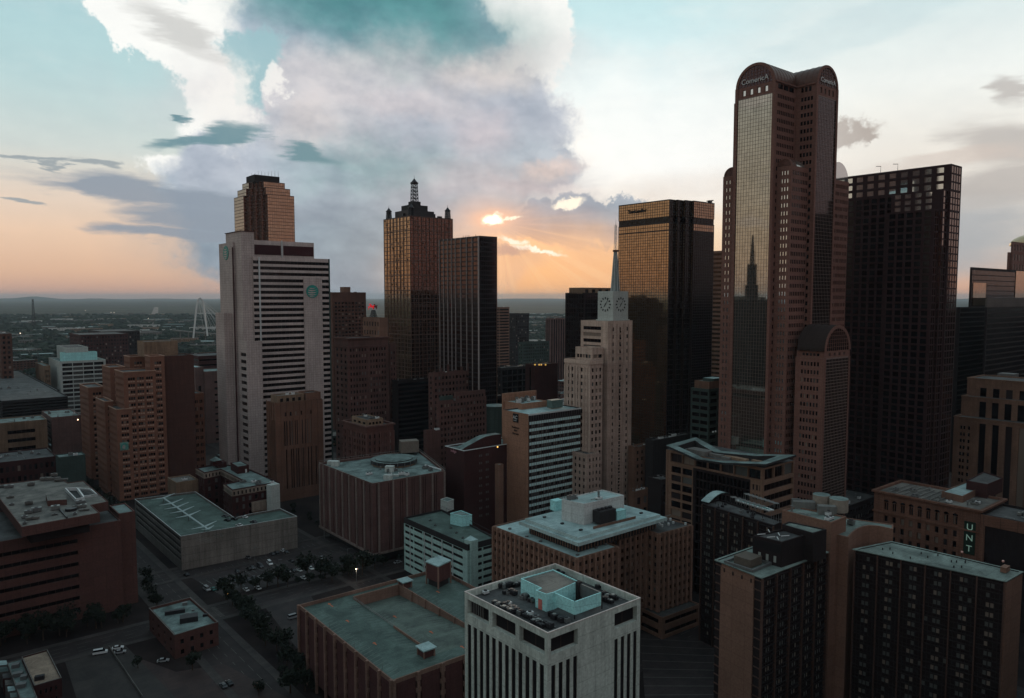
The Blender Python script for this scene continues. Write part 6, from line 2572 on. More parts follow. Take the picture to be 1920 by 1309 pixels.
ZH = 60.0
hA = zpoly([(1343, 1050), (1428, 1083), (1550, 1035), (1462, 1008)], ZH)
HT = thing('hotel', 'dark gridded hotel tower with plain tan end wall in the lower right foreground', 'hotel', hA[1])
hroof = roofmat('teal grey roof', (128, 144, 138), (86, 98, 94))
ta, tb_ = split(hA[0], hA[1], ZH, [1353, 1415])
tier(HT, [hA[0], ta, tb_, hA[1], hA[2], hA[3]], 0, ZH, {1: (None, core_m)}, g_black if False else darkwall, hroof, .25, .3)
t_, n_, l_ = fdir(ta, tb_)
block(HT, 'end_wall', [ta, add2(ta, n_, .35), add2(tb_, n_, .35), tb_], 0, ZH - 1.2, core_m)
for i in range(4):
    q = add2(add2(ta, t_, l_ * (.1 + .27 * i)), n_, .36)
    b = MB()
    b.box((q[0], q[1], ZH - 2.7), (t_[0] * .4, t_[1] * .4, 0), (n_[0] * .15, n_[1] * .15, 0), (0, 0, 1.2), black)
    b.build('scupper', HT)
hotel_face(HT, hA[1], hA[2], ZH, 5)
for (A, B_) in ((hA[0], ta), (tb_, hA[1])):
    mb = MB()
    t, n, l = fdir(A, B_)
    for k in range(20):
        q = add2(A, n, -.02)
        mb.box((q[0], q[1], ZH - 1.4 - k * 3.05), (t[0] * l, t[1] * l, 0), (n[0] * .4, n[1] * .4, 0), (0, 0, .3), pier_m)
    mb.build('floor_slabs', HT, kind='stuff')
ring(HT, hA, ZH - .2, .25, .5, hroof, 'roof_edge')
pxs = lambda X, Y: (1220 + X / 4.3636, 800 + Y / 4.3636)
pr1 = zpoly([pxs(838, 888), pxs(1075, 945), pxs(1262, 888), pxs(1085, 835)], ZH + 8)
tier(HT, pr1, ZH - .2, ZH + 8, {0: S(n=3, w=.4, nr=1, rpat=[(.12, 0), (.28, 1), (.6, 0)], mt=.2, d=.2, pane='pale', obj=True, frame=mull_d)}, darkwall, roofD, .5)
t_, n_, l_ = fdir(pr1[0], pr1[1])
b = MB()
q = add2(add2(pr1[0], t_, .3), n_, .05)
b.box((*q, ZH + 4.2), (t_[0] * (l_ - .6), t_[1] * (l_ - .6), 0), (n_[0] * .1, n_[1] * .1, 0), (0, 0, 2.8), black)
b.build('louvre', HT)
pr2 = zpoly([pxs(1075, 800), pxs(1330, 872), pxs(1440, 840), pxs(1130, 775)], ZH + 9.5)
tier(HT, pr2, ZH - .2, ZH + 9.5, {}, darkwall, hroof, .3)
for (X, Y, a_) in ((905, 885, 10), (968, 858, 80), (985, 908, 12), (1050, 885, 80), (1040, 918, 80), (1100, 898, 10)):
    c = zpoly([pxs(X, Y)], ZH + 8)[0]
    u = unit(a_)
    b = MB()
    b.tube((c[0] - u[0] * 1.4, c[1] - u[1] * 1.4, ZH + 8.2), (c[0] + u[0] * 1.4, c[1] + u[1] * 1.4, ZH + 8.2), .16, whitem)
    b.build('antenna_arm', HT)
b = MB()
c = zpoly([pxs(795, 1095)], ZH + 1)[0]
b.cbox(c, 6.5, 6, ZH, ZH + 2.6, 38.8, plain('brown hatch', (92, 84, 76), .7))
b.build('hatch', HT)
kb = [(c[0] + unit(38.8 + a)[0] * 7, c[1] + unit(38.8 + a)[1] * 7) for a in (225, 315, 45, 135)]
ring(HT, kb, ZH - .1, .8, .3, greym, 'hatch_kerb')
for (X, Y, w_, h_) in ((1210, 985, .8, 4.2), (1362, 955, .5, 4)):
    b = MB()
    b.cbox(zpoly([pxs(X, Y + 25)], ZH)[0], w_, w_, ZH, ZH + h_, 38.8, greym)
    b.build('flue', HT)
for i in range(5):
    p = zpoly([pxs(985 + 20 * i, 835)], ZH + 5)[0]
    antenna(HT, p, ZH + 7, 4, .1, greym)
for i in range(9):
    p = qpt(hA, .1 + .8 * rr.random(), .35 + .6 * rr.random())
    b = MB()
    b.cyl(p, .22, ZH - .2, ZH + .8, darkm, 6)
    b.build('vent', HT)
b = MB()
A, B_ = zpoly([pxs(1150, 1072), pxs(1225, 1045)], ZH)
b.tube((*A, ZH + .6), (*B_, ZH + .6), .2, whitem)
b.build('pipe', HT)

# core with rounded end
zc = 66.0
CO = thing('hotel', 'tall tan brick core with cylindrical roof tanks between two dark hotel towers', 'hotel', zpoly([pxs(1480, 785)], zc)[0])
cpA = zpoly([pxs(1075, 682), pxs(1478, 785), pxs(1600, 735), pxs(1190, 655)], zc + 3)
tier(CO, cpA, 0, zc + 3, {}, core_m, hroof, .4)
curve = [(1415, 858), (1620, 905), (1650, 868), (1690, 838), (1735, 818), (1790, 808), (1860, 812), (1985, 838), (1985, 800), (1600, 745)]
cpB = zpoly([pxs(*q) for q in curve], zc - 2)
tier(CO, cpB, 0, zc - 2, {}, core_m, hroof, .25)
zt3 = zc + 2.6
for (X, Y, r_, h_) in ((1395, 660, 3.0, 4.8), (1537, 690, 3.2, 4.6)):
    c = zpoly([pxs(X, Y)], zt3)[0]
    b = MB()
    b.cyl(c, r_, zt3, zt3 + h_, plain('tank concrete', (140, 132, 122), .7), 24, top=roofT)
    b.build('water_tank', CO)
for (X, Y, a, c_, h_) in ((1250, 665, 7.5, 3.5, 2.6), (1440, 715, 6, 3, 3.0), (1190, 650, 3, 2, 2.6)):
    b = MB()
    b.cbox(zpoly([pxs(X, Y)], zt3)[0], a, c_, zt3, zt3 + h_, -12, steel)
    b.build('roof_unit', CO)
hvac(CO, zpoly([pxs(1640, 800)], zc - 2)[0], zc - 2, 2, 2, 1.6)
clutter(CO, cpA, zt3, 5, seed=8)

# right hand tower
hB = zpoly([(1604, 1030), (1884, 1089), (1914, 1072), (1672, 1016)], ZH)
HU = thing('hotel', 'wide dark gridded hotel tower with pale curtains at the right edge', 'hotel', hB[1])
tier(HU, hB, 0, ZH, {}, darkwall, hroof, .25, .3)
ring(HU, hB, ZH - .2, .25, .6, hroof, 'roof_edge')
hotel_face(HU, hB[0], hB[1], ZH, 6)
t_, n_, l_ = fdir(hB[1], hB[2])
block(HU, 'end_wall', [hB[1], add2(hB[1], n_, .5), add2(hB[2], n_, .5), hB[2]], 0, ZH - .6, core_m)
for i in range(14):
    p = qpt(hB, .1 + .8 * rr.random(), .15 + .7 * rr.random())
    b = MB()
    b.cyl(p, .2, ZH - .2, ZH + .5, darkm, 6)
    b.build('vent', HU)
b = MB()
b.cbox(qpt(hB, .08, .75), 3.4, 1.6, ZH, ZH + 1.6, 38.8, core_m)
b.build('roof_box', HU)
for s_ in (.12, .42):
    b = MB()
    p = qpt(hB, s_, .95)
    b.cyl(p, .1, ZH, ZH + 2, darkm, 6)
    b.cyl(p, .35, ZH + 2, ZH + 2.5, plain('beacon glass', (200, 150, 140), .4), 8)
    b.build('beacon', HU)

# hotel wing with roof pool
ZQ = 59.0
hp2 = zpoly([pxs(425, 628), pxs(1010, 805), pxs(1090, 770), pxs(560, 590)], ZQ)
HP = thing('hotel', 'dark gridded hotel wing with rooftop pool and wavy teal canopy', 'hotel', hp2[1])
tier(HP, hp2, 0, ZQ, {}, darkwall, roofD, .8, .3)
hotel_face(HP, hp2[0], hp2[1], ZQ, 5)
dq = ZQ - .8
pool = zpoly([pxs(690, 608), pxs(965, 695), pxs(1010, 688), pxs(745, 600)], dq)
block(HP, 'pool_surround', pool, dq, dq + .5, whitepaint)
block(HP, 'pool_water', inset(pool, .8), dq + .3, dq + .52, glassmat('pool water', (60, 130, 126), 0, .05, .6))
for side_, n0 in ((0, 7), (1, 8)):
    for i in range(n0):
        t = (i + .5) / n0
        base_ = lerp2(pool[0], pool[1], t) if side_ == 0 else lerp2(pool[3], pool[2], t)
        c = add2(base_, neg(DR) if side_ == 0 else DR, 2.6)
        b = MB()
        for a in (-1, 1):
            for d_ in (-1, 1):
                q = (c[0] + a * 1.1, c[1] + d_ * 1.1)
                b.tube((*q, dq), (*q, dq + 2.4), .07, steel, 4)
        for k in range(5):
            b.tube((c[0] - 1.2, c[1] - 1.1 + .55 * k, dq + 2.4), (c[0] + 1.2, c[1] - 1.1 + .55 * k, dq + 2.4), .08, steel, 4)
        b.build('pergola', HP)
# wavy canopy
b = MB()
A, B_ = zpoly([pxs(478, 598), pxs(650, 545)], ZQ + 2)
t_, n_, l_ = fdir(A, B_)
K_ = 14
for k in range(K_):
    for (zz_, fl) in ((0, False), (-.2, True)):
        u0, u1 = l_ * k / K_, l_ * (k + 1) / K_
        w0, w1 = 2.2 * math.sin(math.pi * .9 * k / K_) + .5 * k / K_, 2.2 * math.sin(math.pi * .9 * (k + 1) / K_) + .5 * (k + 1) / K_
        f = [(A[0] + t_[0] * u0, A[1] + t_[1] * u0, ZQ + .8 + w0 + zz_), (A[0] + t_[0] * u1, A[1] + t_[1] * u1, ZQ + .8 + w1 + zz_),
             (A[0] + t_[0] * u1 - n_[0] * 4, A[1] + t_[1] * u1 - n_[1] * 4, ZQ + .8 + w1 + zz_), (A[0] + t_[0] * u0 - n_[0] * 4, A[1] + t_[1] * u0 - n_[1] * 4, ZQ + .8 + w0 + zz_)]
        b.face(f[::-1] if fl else f, roofW)
b.build('wavy_canopy', HP)
for f_ in (.3, .8):
    q = add2(A, t_, l_ * f_)
    antenna(HP, q, dq, 3.0, .12, darkm, 'canopy_post')
for i in range(12):
    p = qpt(hp2, .05 + .9 * rr.random(), .1 + .8 * rr.random())
    b = MB()
    b.cyl(p, .7, dq, dq + .8, rr.choice([greym, darkm]), 6)
    b.cyl(p, .15, dq + .8, dq + 2, darkm, 5)
    b.build('planter', HP)

# ---- building with swooping white roof -----------------------------------------
ZK = 70.0
kp = zpoly([pxs(125, 178), pxs(300, 235), pxs(380, 262), pxs(600, 288), pxs(940, 322), pxs(1190, 262), pxs(860, 240), pxs(575, 208), pxs(470, 165), pxs(372, 128)], ZK)
KB = thing('office_block', 'glassy office block under a swooping pale green folded roof', 'building', kp[4])
body_L = zpoly([pxs(128, 235)], ZK - 4)[0]
kN = zpoly([pxs(925, 330)], ZK - 1)[0]
kR = add2(kN, DR, along(kN, DR, pxs(1175, 0)[0], ZK - 2))
kL = add2(kN, DL, along(kN, DL, pxs(128, 0)[0], ZK - 2))
kbody = [kL, kN, kR, add2(kR, DL, 60), add2(kL, DR, 18)]
kstone = wallmat('tan office frame', (150, 120, 102), stain=.2)
a_, b_, c_ = split(kL, kN, ZK, [pxs(165, 0)[0], pxs(350, 0)[0], pxs(820, 0)[0]])
zk1 = ZK - 8.0
tier(KB, [kL, kN, kR, kbody[3], kbody[4]], zk1, ZK - 1.5, {0: S(n=7, w=.95, nr=1, o=.78, ml=2.5, mr=.8, mt=.8, d=1.2, pane='dark', obj=True), 1: S(n=3, w=.9, nr=1, o=.85, ml=.5, mr=.3, mt=.5, d=1.0, pane='dark', obj=True)}, kstone, roofD, 0)
lowk = [kL, a_, b_, c_, kN, kR, kbody[3], kbody[4]]
tier(KB, lowk, 0, zk1, {0: None, 1: S(n=2, w=.88, h=4.3, o=.74, ml=.2, mr=.2, mt=.8, d=.5, pane='dark', obj=True), 2: (S(n=14, w=.9, h=4.3, o=.85, ml=1.5, mr=.5, mt=1, d=.9, pane='deep'), darkwall), 3: S(n=3, w=.6, h=4.3, o=.6, ml=.6, mr=.6, mt=1, d=.5, pane='dark'),
                      4: S(n=1, w=.96, h=5.0, o=.62, ml=.2, mr=.4, mt=.6, d=.9, pane='dark', obj=True)}, kstone, roofD, 0)
fins(KB, kL, kN, 0, ZK - 1.6, [.012, .985], 1.0, .35, kstone, 'corner_pier')
b = MB()
zz = [ZK + z for z in (1.6, .4, -.2, -.4, .8, 1.8, 1.0, .6, 1.6, 2.6)]
n_k = len(kp)
ip = inset(kp, 4.4)
for i in range(n_k):
    j = (i + 1) % n_k
    b.face([(*kp[i], zz[i]), (*kp[j], zz[j]), (*ip[j], zz[j] - .1), (*ip[i], zz[i] - .1)], roofT)
    b.face([(*kp[i], zz[i] - 1.0), (*kp[j], zz[j] - 1.0), (*kp[j], zz[j]), (*kp[i], zz[i])], darkgrey)
    b.face([(*kp[j], zz[j] - 1.0), (*kp[i], zz[i] - 1.0), (*ip[i], zz[i] - 1.0), (*ip[j], zz[j] - 1.0)], darkgrey)
    b.face([(*ip[i], zz[i] - .1), (*ip[j], zz[j] - .1), (*ip[j], ZK - 1.6), (*ip[i], ZK - 1.6)], darkgrey)
b.build('folded_roof', KB)
for (X, Y, a, c_, h_) in ((400, 215, 11, 6, 2.2), (520, 235, 9, 3, 1.4), (700, 262, 12, 3, 1.2), (960, 268, 8, 4, 1.6), (880, 290, 6, 2, 1.2), (330, 200, 5, 3, 1.4), (610, 255, 5, 2, 1)):
    b = MB()
    b.cbox(zpoly([pxs(X, Y)], ZK - 1)[0], a, c_, ZK - 1.5, ZK - 1.5 + h_, 128, rr.choice([beigep, steel, concrete2]))
    b.build('roof_unit', KB)
wlt = atD(1339, 809, 300)

# ---- teal glass block beside vaulted tower --------------------------------------
QB, qp, qz, qrz = bld('office_block', 'green grey glazed block with tan roof box left of the vaulted tower', 'building', 1329, 730, 470, 1296, 1362,
                      S(n=2, w=.9, h=4.6, o=.55, ml=.5, mr=.5, mt=1, d=.4, pane='deep', obj=True), S(n=2, w=.8, h=4.6, o=.55, ml=1, mr=.5, mt=1, d=.4, pane='deep'), teal_cl, roofD, .6)
q1 = quad(qp, .08, .92, .1, .95)
tier(QB, q1, qrz, qz + 4.6, {}, tanstone, roofT, .4)
block(QB, 'roof_box', quad(qp, .1, .7, .35, .9), qz + 4, qz + 6.2, teal_cl, roofW)
# banded tower behind
bld('office_tower', 'slim distant banded tower between the gold tower and the vaulted tower', 'skyscraper', 1354, 470, 760, 1334, None, S(n=1, w=1, pat=[(1, 1)], h=4.6, o=.5, ml=0, mr=0, pane='gold2'), None, tanstone, roofD, .6, lr=20)
# dark block behind the clock tower
DK, dp_, dz_, drz = bld('office_tower', 'charcoal tower behind the clock tower with cluttered flat roof', 'skyscraper', 1096, 549, 640, 1060, 1182, S(p=3.2, w=.85, h=4, o=.8, d=.15, pane='black'), S(p=3.2, w=.85, h=4, o=.8, d=.15, pane='black'), darkwall, roofD, 1)
q1 = quad(dp_, .1, .8, .0, .75)
tier(DK, q1, drz, dz_ + 4.5, {1: S(n=5, w=.5, nr=1, o=.6, mt=.6, pane='deep')}, beigep, roofD, .6)
clutter(DK, dp_, drz, 9, seed=4)

# ---- far right dark complex -------------------------------------------------------
FR, fp, fz, frz = bld('office_tower', 'black glass tower with bronze mirror panels at the right edge', 'skyscraper', 1823, 501, 620, 1819, 1960, S(n=1, w=.9, h=5, o=.8, pane='black'),
                      S(p=3, w=.9, h=4.4, o=.85, ml=1, mr=1, mt=2, d=.15, pane='black'), darkwall, roofD, 1)
fq = atD(1823, 501, 620)
t_, n_, l_ = fdir(fp[1], fp[2])
for (xa, xb, ya, yb_) in ((1826, 1850, 530, 574), (1905, 1935, 508, 558)):
    a_, b_ = split(fp[1], fp[2], fz, [xa, xb])
    z0_, z1_ = atD(xa, yb_, a_[1])[2], atD(xa, ya, a_[1])[2]
    block(FR, 'mirror_panel', [add2(a_, n_, .02), add2(a_, n_, .25), add2(b_, n_, .25), add2(b_, n_, .02)], z0_, z1_, g_gold)
ld = wallmat('grey metal ledge', (108, 100, 96), stain=.1)
lp, lz = rect(1852, 559, 560, 1848, 1990)
FS = thing('office_tower', 'dark slab block with grey top band in front of the black glass tower', 'skyscraper', lp[1])
tier(FS, lp, 0, lz - 7, {1: S(p=2.4, w=.85, h=4, o=.7, mt=.5, pane='deep', d=.15)}, darkwall, roofD, .2)
tier(FS, lp, lz - 7, lz, {}, ld, roofD, 1)
lp2, lz2 = rect(1800, 576, 600, 1793, 1870)
tier(FS, lp2, 0, lz2, {1: S(p=2.4, w=.85, h=4, o=.7, mt=.5, pane='deep', d=.15)}, darkwall, roofD, .6)
DM = thing('office_tower', 'distant dark tower with stepped shoulders and pale dome at the right edge', 'skyscraper', atD(1900, 500, 760)[:2])
for (y, xl, xr, z0_) in ((473, 1889, 1990, 0), (453, 1896, 1990, 0)):
    p_, z_ = rect(xl + 4, y, 760, xl, xr)
    tier(DM, p_, 0, z_, {0: S(n=2, w=.4, h=10, o=.6), 1: S(p=8, w=.4, h=10, o=.6, mt=1)}, brownstone, roofD, .5)
cc = atD(1938, 450, 800)
b = MB()
R0 = 22
for k in range(7):
    a0, a1_ = math.pi / 2 * k / 7, math.pi / 2 * (k + 1) / 7
    b.cyl((cc[0], cc[1]), R0 * math.cos(a0), z_ - 1 + R0 * .55 * math.sin(a0), z_ - 1 + R0 * .55 * math.sin(a1_), plain('pale gold dome', (196, 176, 140), .4, .3) if k == 0 else MAT['pale gold dome'], 24, r2=max(.1, R0 * math.cos(a1_)), cap=False)
b.build('dome', DM)

# ---- beige art deco block on the right -----------------------------------------
px9 = lambda X, Y: (1560 + X / 3.85, 560 + Y / 3.85)
eD = 470


def deco(x, y, D_, xl, **kw):
    X, Y, Z = atD(x, y, D_)
    return X, Y, Z


ochre = wallmat('pale ochre stone', (152, 118, 100), stain=.25)
EBt = thing('office_block', 'ochre art deco block with stepped top and tall dark window bays at the right edge', 'building', atD(1910, 800, 440)[:2])
for (yl, yr, xl, D_, sp__, zlow) in ((708, 716, 1814, 500, S(p=7.6, w=.52, nr=1, rpat=[(.12, 0), (.5, 1), (.38, 0)], ml=6, mr=4, mt=.5, d=.6, pane='dark', obj=True), 742),
                              (742, 752, 1803, 492, S(p=7.6, w=.55, nr=1, rpat=[(.08, 0), (.78, 1), (.14, 0)], ml=9, mr=4, mt=.5, d=.6, pane='dark', obj=True), 780),
                              (780, 790, 1789, 484, S(p=7.6, w=.5, nr=1, o=.98, ml=13, mr=6, mt=2.5, d=.6, pane='dark', obj=True), None)):
    A = atD(xl, yl, D_)
    z1_ = A[2]
    A2 = A[:2]
    Nn = add2(A2, neg(DL), 78)
    pl_ = [A2, Nn, add2(Nn, DR, 30), add2(A2, DR, 30)]
    z0_ = 0 if zlow is None else atD(xl, zlow, D_)[2] - 3
    tier(EBt, pl_, z0_, z1_, {0: sp__}, ochre, roofD, .8)
    ring(EBt, pl_, z1_ - .6, .7, .25, ochre, 'coping')
    if zlow is None:
        t_, n_, l_ = fdir(pl_[0], pl_[1])
        b = MB()
        for k in range(18):
            for u in (4, 5.8, 8.6):
                q = add2(add2(A2, t_, u), n_, .02)
                b.box((*q, z1_ - 8 - 4.4 * k), (t_[0] * 1.1, t_[1] * 1.1, 0), (n_[0] * .05, n_[1] * .05, 0), (0, 0, 2.2), g_dark)
        b.build('small_windows', EBt, kind='stuff')
        fins(EBt, pl_[0], pl_[1], 0, z1_ - 2, [(13 + 7.6 * i) / 78 for i in range(9)], 2.2, .5, ochre, 'pier')
top_, tz_ = rect(1880, 690, 520, None, 1960, ll=14)
block(EBt, 'tank_house', quad([atD(1870, 706, 520)[:2]] * 1 + [add2(atD(1870, 706, 520)[:2], neg(DL), 10), add2(add2(atD(1870, 706, 520)[:2], neg(DL), 10), DR, 10), add2(atD(1870, 706, 520)[:2], DR, 10)], 0, 1, 0, 1), 80, atD(1870, 700, 520)[2], greym)

# ---- university building with arched top row ------------------------------------
pxu = lambda X, Y: (1560 + X / 2.9167, 860 + Y / 2.9167)
ZV = 50.0
vA = zpoly([pxu(232, 170)], ZV)[0]
vN = add2(vA, neg(DL), along(vA, neg(DL), pxu(812, 0)[0], ZV))
vE = add2(vN, neg(DL), 40)
dv = 30
UN = thing('college_building', 'brown stone building with arched top windows and vertical green UNT banner', 'building', vA)
stonev = wallmat('brown ashlar', (138, 98, 82), stain=.3, joints=(2.4, 1.2, .05))
un_poly = [vA, vN, add2(vN, DR, dv), add2(vA, DR, dv)]
zv2 = ZV - 10
tier(UN, un_poly, zv2, ZV, {0: S(n=9, pat=[(.28, 0), (.2, 1), (.04, 0), (.2, 1), (.28, 0)], nr=1, rpat=[(.12, 0), (.4, 1), (.48, 0)], ml=4, mr=8, mt=.5, d=.6, pane='dark', obj=True)}, stonev, roofB, 1.0)
tier(UN, un_poly, 0, zv2, {0: S(n=9, w=.42, h=5.2, o=.6, ml=4, mr=8, mt=.8, d=.6, pane='mix', obj=True)}, stonev, roofB, 0)
ring(UN, un_poly, ZV - .9, .9, 1.0, stonev)
ring(UN, un_poly, zv2 - .6, .8, .5, stonev, 'string_course')
t_, n_, l_ = fdir(vA, vN)
for i in range(9):
    u = 4 + (l_ - 12) * (i + .5) / 9
    b = MB()
    K_ = 10
    for k in range(K_):
        a0, a1_ = math.pi * k / K_, math.pi * (k + 1) / K_
        for (ra, rb) in ((1.55, 1.15),):
            pts = [(u - ra * math.cos(a0), ra * math.sin(a0)), (u - ra * math.cos(a1_), ra * math.sin(a1_)), (u - rb * math.cos(a1_), rb * math.sin(a1_)), (u - rb * math.cos(a0), rb * math.sin(a0))]
            b.face([(vA[0] + t_[0] * x + n_[0] * .15, vA[1] + t_[1] * x + n_[1] * .15, zv2 + 5.2 + z) for x, z in pts][::-1], stonev)
    pts = [(u - 1.15 * math.cos(math.pi * k / K_), 1.15 * math.sin(math.pi * k / K_)) for k in range(K_ + 1)]
    b.face([(vA[0] + t_[0] * x + n_[0] * .05, vA[1] + t_[1] * x + n_[1] * .05, zv2 + 5.2 + z) for x, z in reversed(pts)], g_dark)
    b.build('arch', UN)
# banner
bannerm = plain('dark green banner', (22, 44, 34), .7)
ub = along(vA, neg(DL), pxu(752, 0)[0], ZV - 12)
zb0, zb1 = at, None
q = add2(vA, t_, ub)
zt_u = atD(pxu(758, 0)[0], pxu(0, 345)[1], q[1])[2]
zb_u = atD(pxu(758, 0)[0], pxu(0, 522)[1], q[1])[2]
q = add2(q, t_, -2.2)
block(UN, 'banner', [q, add2(q, n_, .35), add2(add2(q, n_, .35), t_, 4.6), add2(q, t_, 4.6)], zb_u, zt_u, bannerm)
mint = plain('pale mint lettering', (176, 206, 190), .6, emit=(150, 190, 170), es=.12)
for i, s in enumerate('UNT'):
    zc_ = zt_u - (zt_u - zb_u) * (.17 + .33 * i)
    c = add2(add2(q, t_, 2.3), n_, .4)
    text(UN, s, (c[0], c[1], zc_), math.degrees(math.atan2(t_[1], t_[0])), 4.0, mint, 'sign_lettering', .05)
# roof structures
rz9 = ZV - 1
for (pts, h_, m_, rm_) in ((((600, 178), (715, 205), (850, 140), (745, 122)), 3.2, tanstone, roofW), (((735, 120), (850, 140), (935, 105), (830, 70)), 7, darkbrick, roofD), (((600, 190), (690, 205), (740, 180), (640, 165)), 1.6, creamc, roofD)):
    q = zpoly([pxu(*p) for p in pts], rz9 + h_)
    tier(UN, q, rz9, rz9 + h_, {}, m_, rm_, .5, .3)
clutter(UN, un_poly, rz9, 14, deg=130, seed=19)
for i in range(9):
    b = MB()
    A = qpt([un_poly[0], un_poly[1], un_poly[2], un_poly[3]], .35 + .6 * i / 9, .12)
    B_ = add2(A, DR, 22)
    b.tube((*A, rz9 + .4), (*B_, rz9 + .4), .25, steel)
    b.build('duct', UN)
# dark blank wing to its right
wv = [vN, vE, add2(vE, DR, 26), add2(vN, DR, 26)]
UW = thing('office_block', 'dark blank walled block right of the green banner with brown cornice', 'building', vN)
tier(UW, [add2(vN, t_, .3), vE, add2(vE, DR, 26), add2(add2(vN, t_, .3), DR, 26)], 0, ZV - 1.5, {}, black if False else darkwall, roofD, 1)
band(UW, add2(vN, t_, .3), vE, ZV - 6.5, 4.8, .5, stonev, 'cornice')
fins(UW, vN, vE, 0, ZV - 6.5, [.03], 2.0, .6, stonev, 'pier')
clutter(UW, wv, ZV - 2.5, 8, seed=29)

# ================================================================== LEFT / MIDDLE
# ---- big red brick building, left edge ------------------------------------------
px5 = lambda X, Y: (X / 4.0905, 780 + Y / 4.0905)
ZB = 42.0
kr = wallmat('left brick', (108, 74, 68), stain=.12, var=.12)
lowN = zpoly([px5(925, 800)], ZB)[0]
DLb = unit(131.5)
DRb = unit(26.0)
lw_a = zpoly([px5(0, 965)], ZB)[0]
tt_, nn2, ll2 = fdir(lw_a, lowN)
A = add2(lw_a, tt_, -30)
pa_ = split(A, lowN, ZB, [146.5])[0]
LBp = [A, pa_, lowN, add2(lowN, DL, 55), add2(A, DL, 55)]
LB = thing('office_block', 'large red brick block with long dark window ribbons at the left edge', 'building', lowN)
tier(LB, LBp, 0, ZB, {0: S(n=1, pat=[(1, 1)], h=5.6, nr=7, rpat=[(.62, 0), (.38, 1)], ml=0, mr=.3, mt=5.0, mb=.5, d=1.0, pane='deep', obj=True, name='window_band')}, kr, roofD, .6)
e2_ = add2(lowN, DL, 8)
rj = [add2(lowN, DL, 3.5), add2(add2(lowN, DL, 3.5), tt_, 7), add2(add2(lowN, DL, 22), tt_, 7), add2(lowN, DL, 22)]
tier(LB, rj, 0, ZB + 2.2, {}, kr, roofT, .5)
ZB2 = 50.0
ub_ = zpoly([px5(*q) for q in ((-400, 200), (-60, 560), (165, 852), (765, 742), (700, 682), (830, 655), (640, 495), (520, 512), (460, 468), (0, 522))], ZB2)
ubp = ub_[1:]
tier(LB, ubp, ZB2 - 4.2, ZB2, {}, kr, roofB, .35, .3)
block(LB, 'recessed_storey', inset(ubp, 3.5), ZB - .6, ZB2 - 4.2, darkwall)
zr5 = ZB2 - .35
for (X, Y, a, c_, h_) in ((415, 462, 3, 2, 1.5), (350, 495, 5, 2.4, 1.6), (420, 490, 5, 2, 1.3), (470, 500, 6, 1.6, 1.2), (240, 535, 3, 2.4, 1.6), (70, 550, 4, 2.4, 1.4), (80, 630, 3, 1.6, 1), (90, 685, 2, 1.6, 1), (222, 680, 3, 2, 1.6), (280, 735, 4, 2.4, 2), (220, 750, 3, 1.8, 1.6), (250, 795, 5, 1.6, 1.2), (190, 785, 2.4, 1.8, 1.2), (425, 720, 3.4, 2.4, 2), (190, 830, 1.4, 1.2, 1.0), (620, 670, 4, 2, 1.4), (585, 710, 3, 2, 1.4), (645, 728, 4.4, 1, .8), (575, 758, 1.6, 1.6, 1), (640, 700, 2.6, 2, 1.4), (420, 760, 2.6, 1.4, .6), (20, 548, 3, 2, 1)):
    b = MB()
    p = zpoly([px5(X, Y)], zr5)[0]
    b.cbox(p, a, c_, zr5 + .3, zr5 + h_, 26, rr.choice([greym, steel, concrete2]))
    b.cbox(p, a * .8, c_ * .5, zr5, zr5 + .3, 26, darkm)
    b.cyl(p, min(a, c_) * .3, zr5 + h_, zr5 + h_ + .2, darkm, 8)
    b.build('air_conditioner', LB)
b = MB()
b.cyl(zpoly([px5(545, 725)], zr5)[0], 2.4, zr5, zr5 + 1.2, darkm, 16)
b.build('round_skylight', LB)
wellp = zpoly([px5(*q) for q in ((350, 598), (365, 650), (512, 640), (500, 575))], zr5 + 2.6)
block(LB, 'roof_house', wellp, zr5, zr5 + 2.6, kr, roofB)
b = MB()
A_, B_ = zpoly([px5(405, 655), px5(520, 785)], zr5)
t2, n2, l2 = fdir(A_, B_)
b.box((*A_, zr5), (t2[0] * l2, t2[1] * l2, 0), (n2[0] * .6, n2[1] * .6, 0), (0, 0, .8), darkm)
b.build('roof_step', LB)
for (pp, zt) in ((((500, 552), (582, 635), (645, 622), (590, 548)), 1.6), (((600, 550), (640, 612), (745, 600), (700, 560)), 1.0)):
    q = zpoly([px5(*p) for p in pp], zr5 + zt)
    ring(LB, q, zr5, zt, .15, whitem, 'well_curb')
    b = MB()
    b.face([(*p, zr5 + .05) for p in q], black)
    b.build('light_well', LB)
b = MB()
for i in range(7):
    A_ = zpoly([px5(610 + 18 * i, 560 + 10 * i)], zr5 + 1.6)[0]
    B_ = add2(A_, (1, 0), 4)
    b.tube((*A_, zr5 + 1.6), (*B_, zr5 + 1.6), .15, steel)
b.build('pipe_rack', LB)

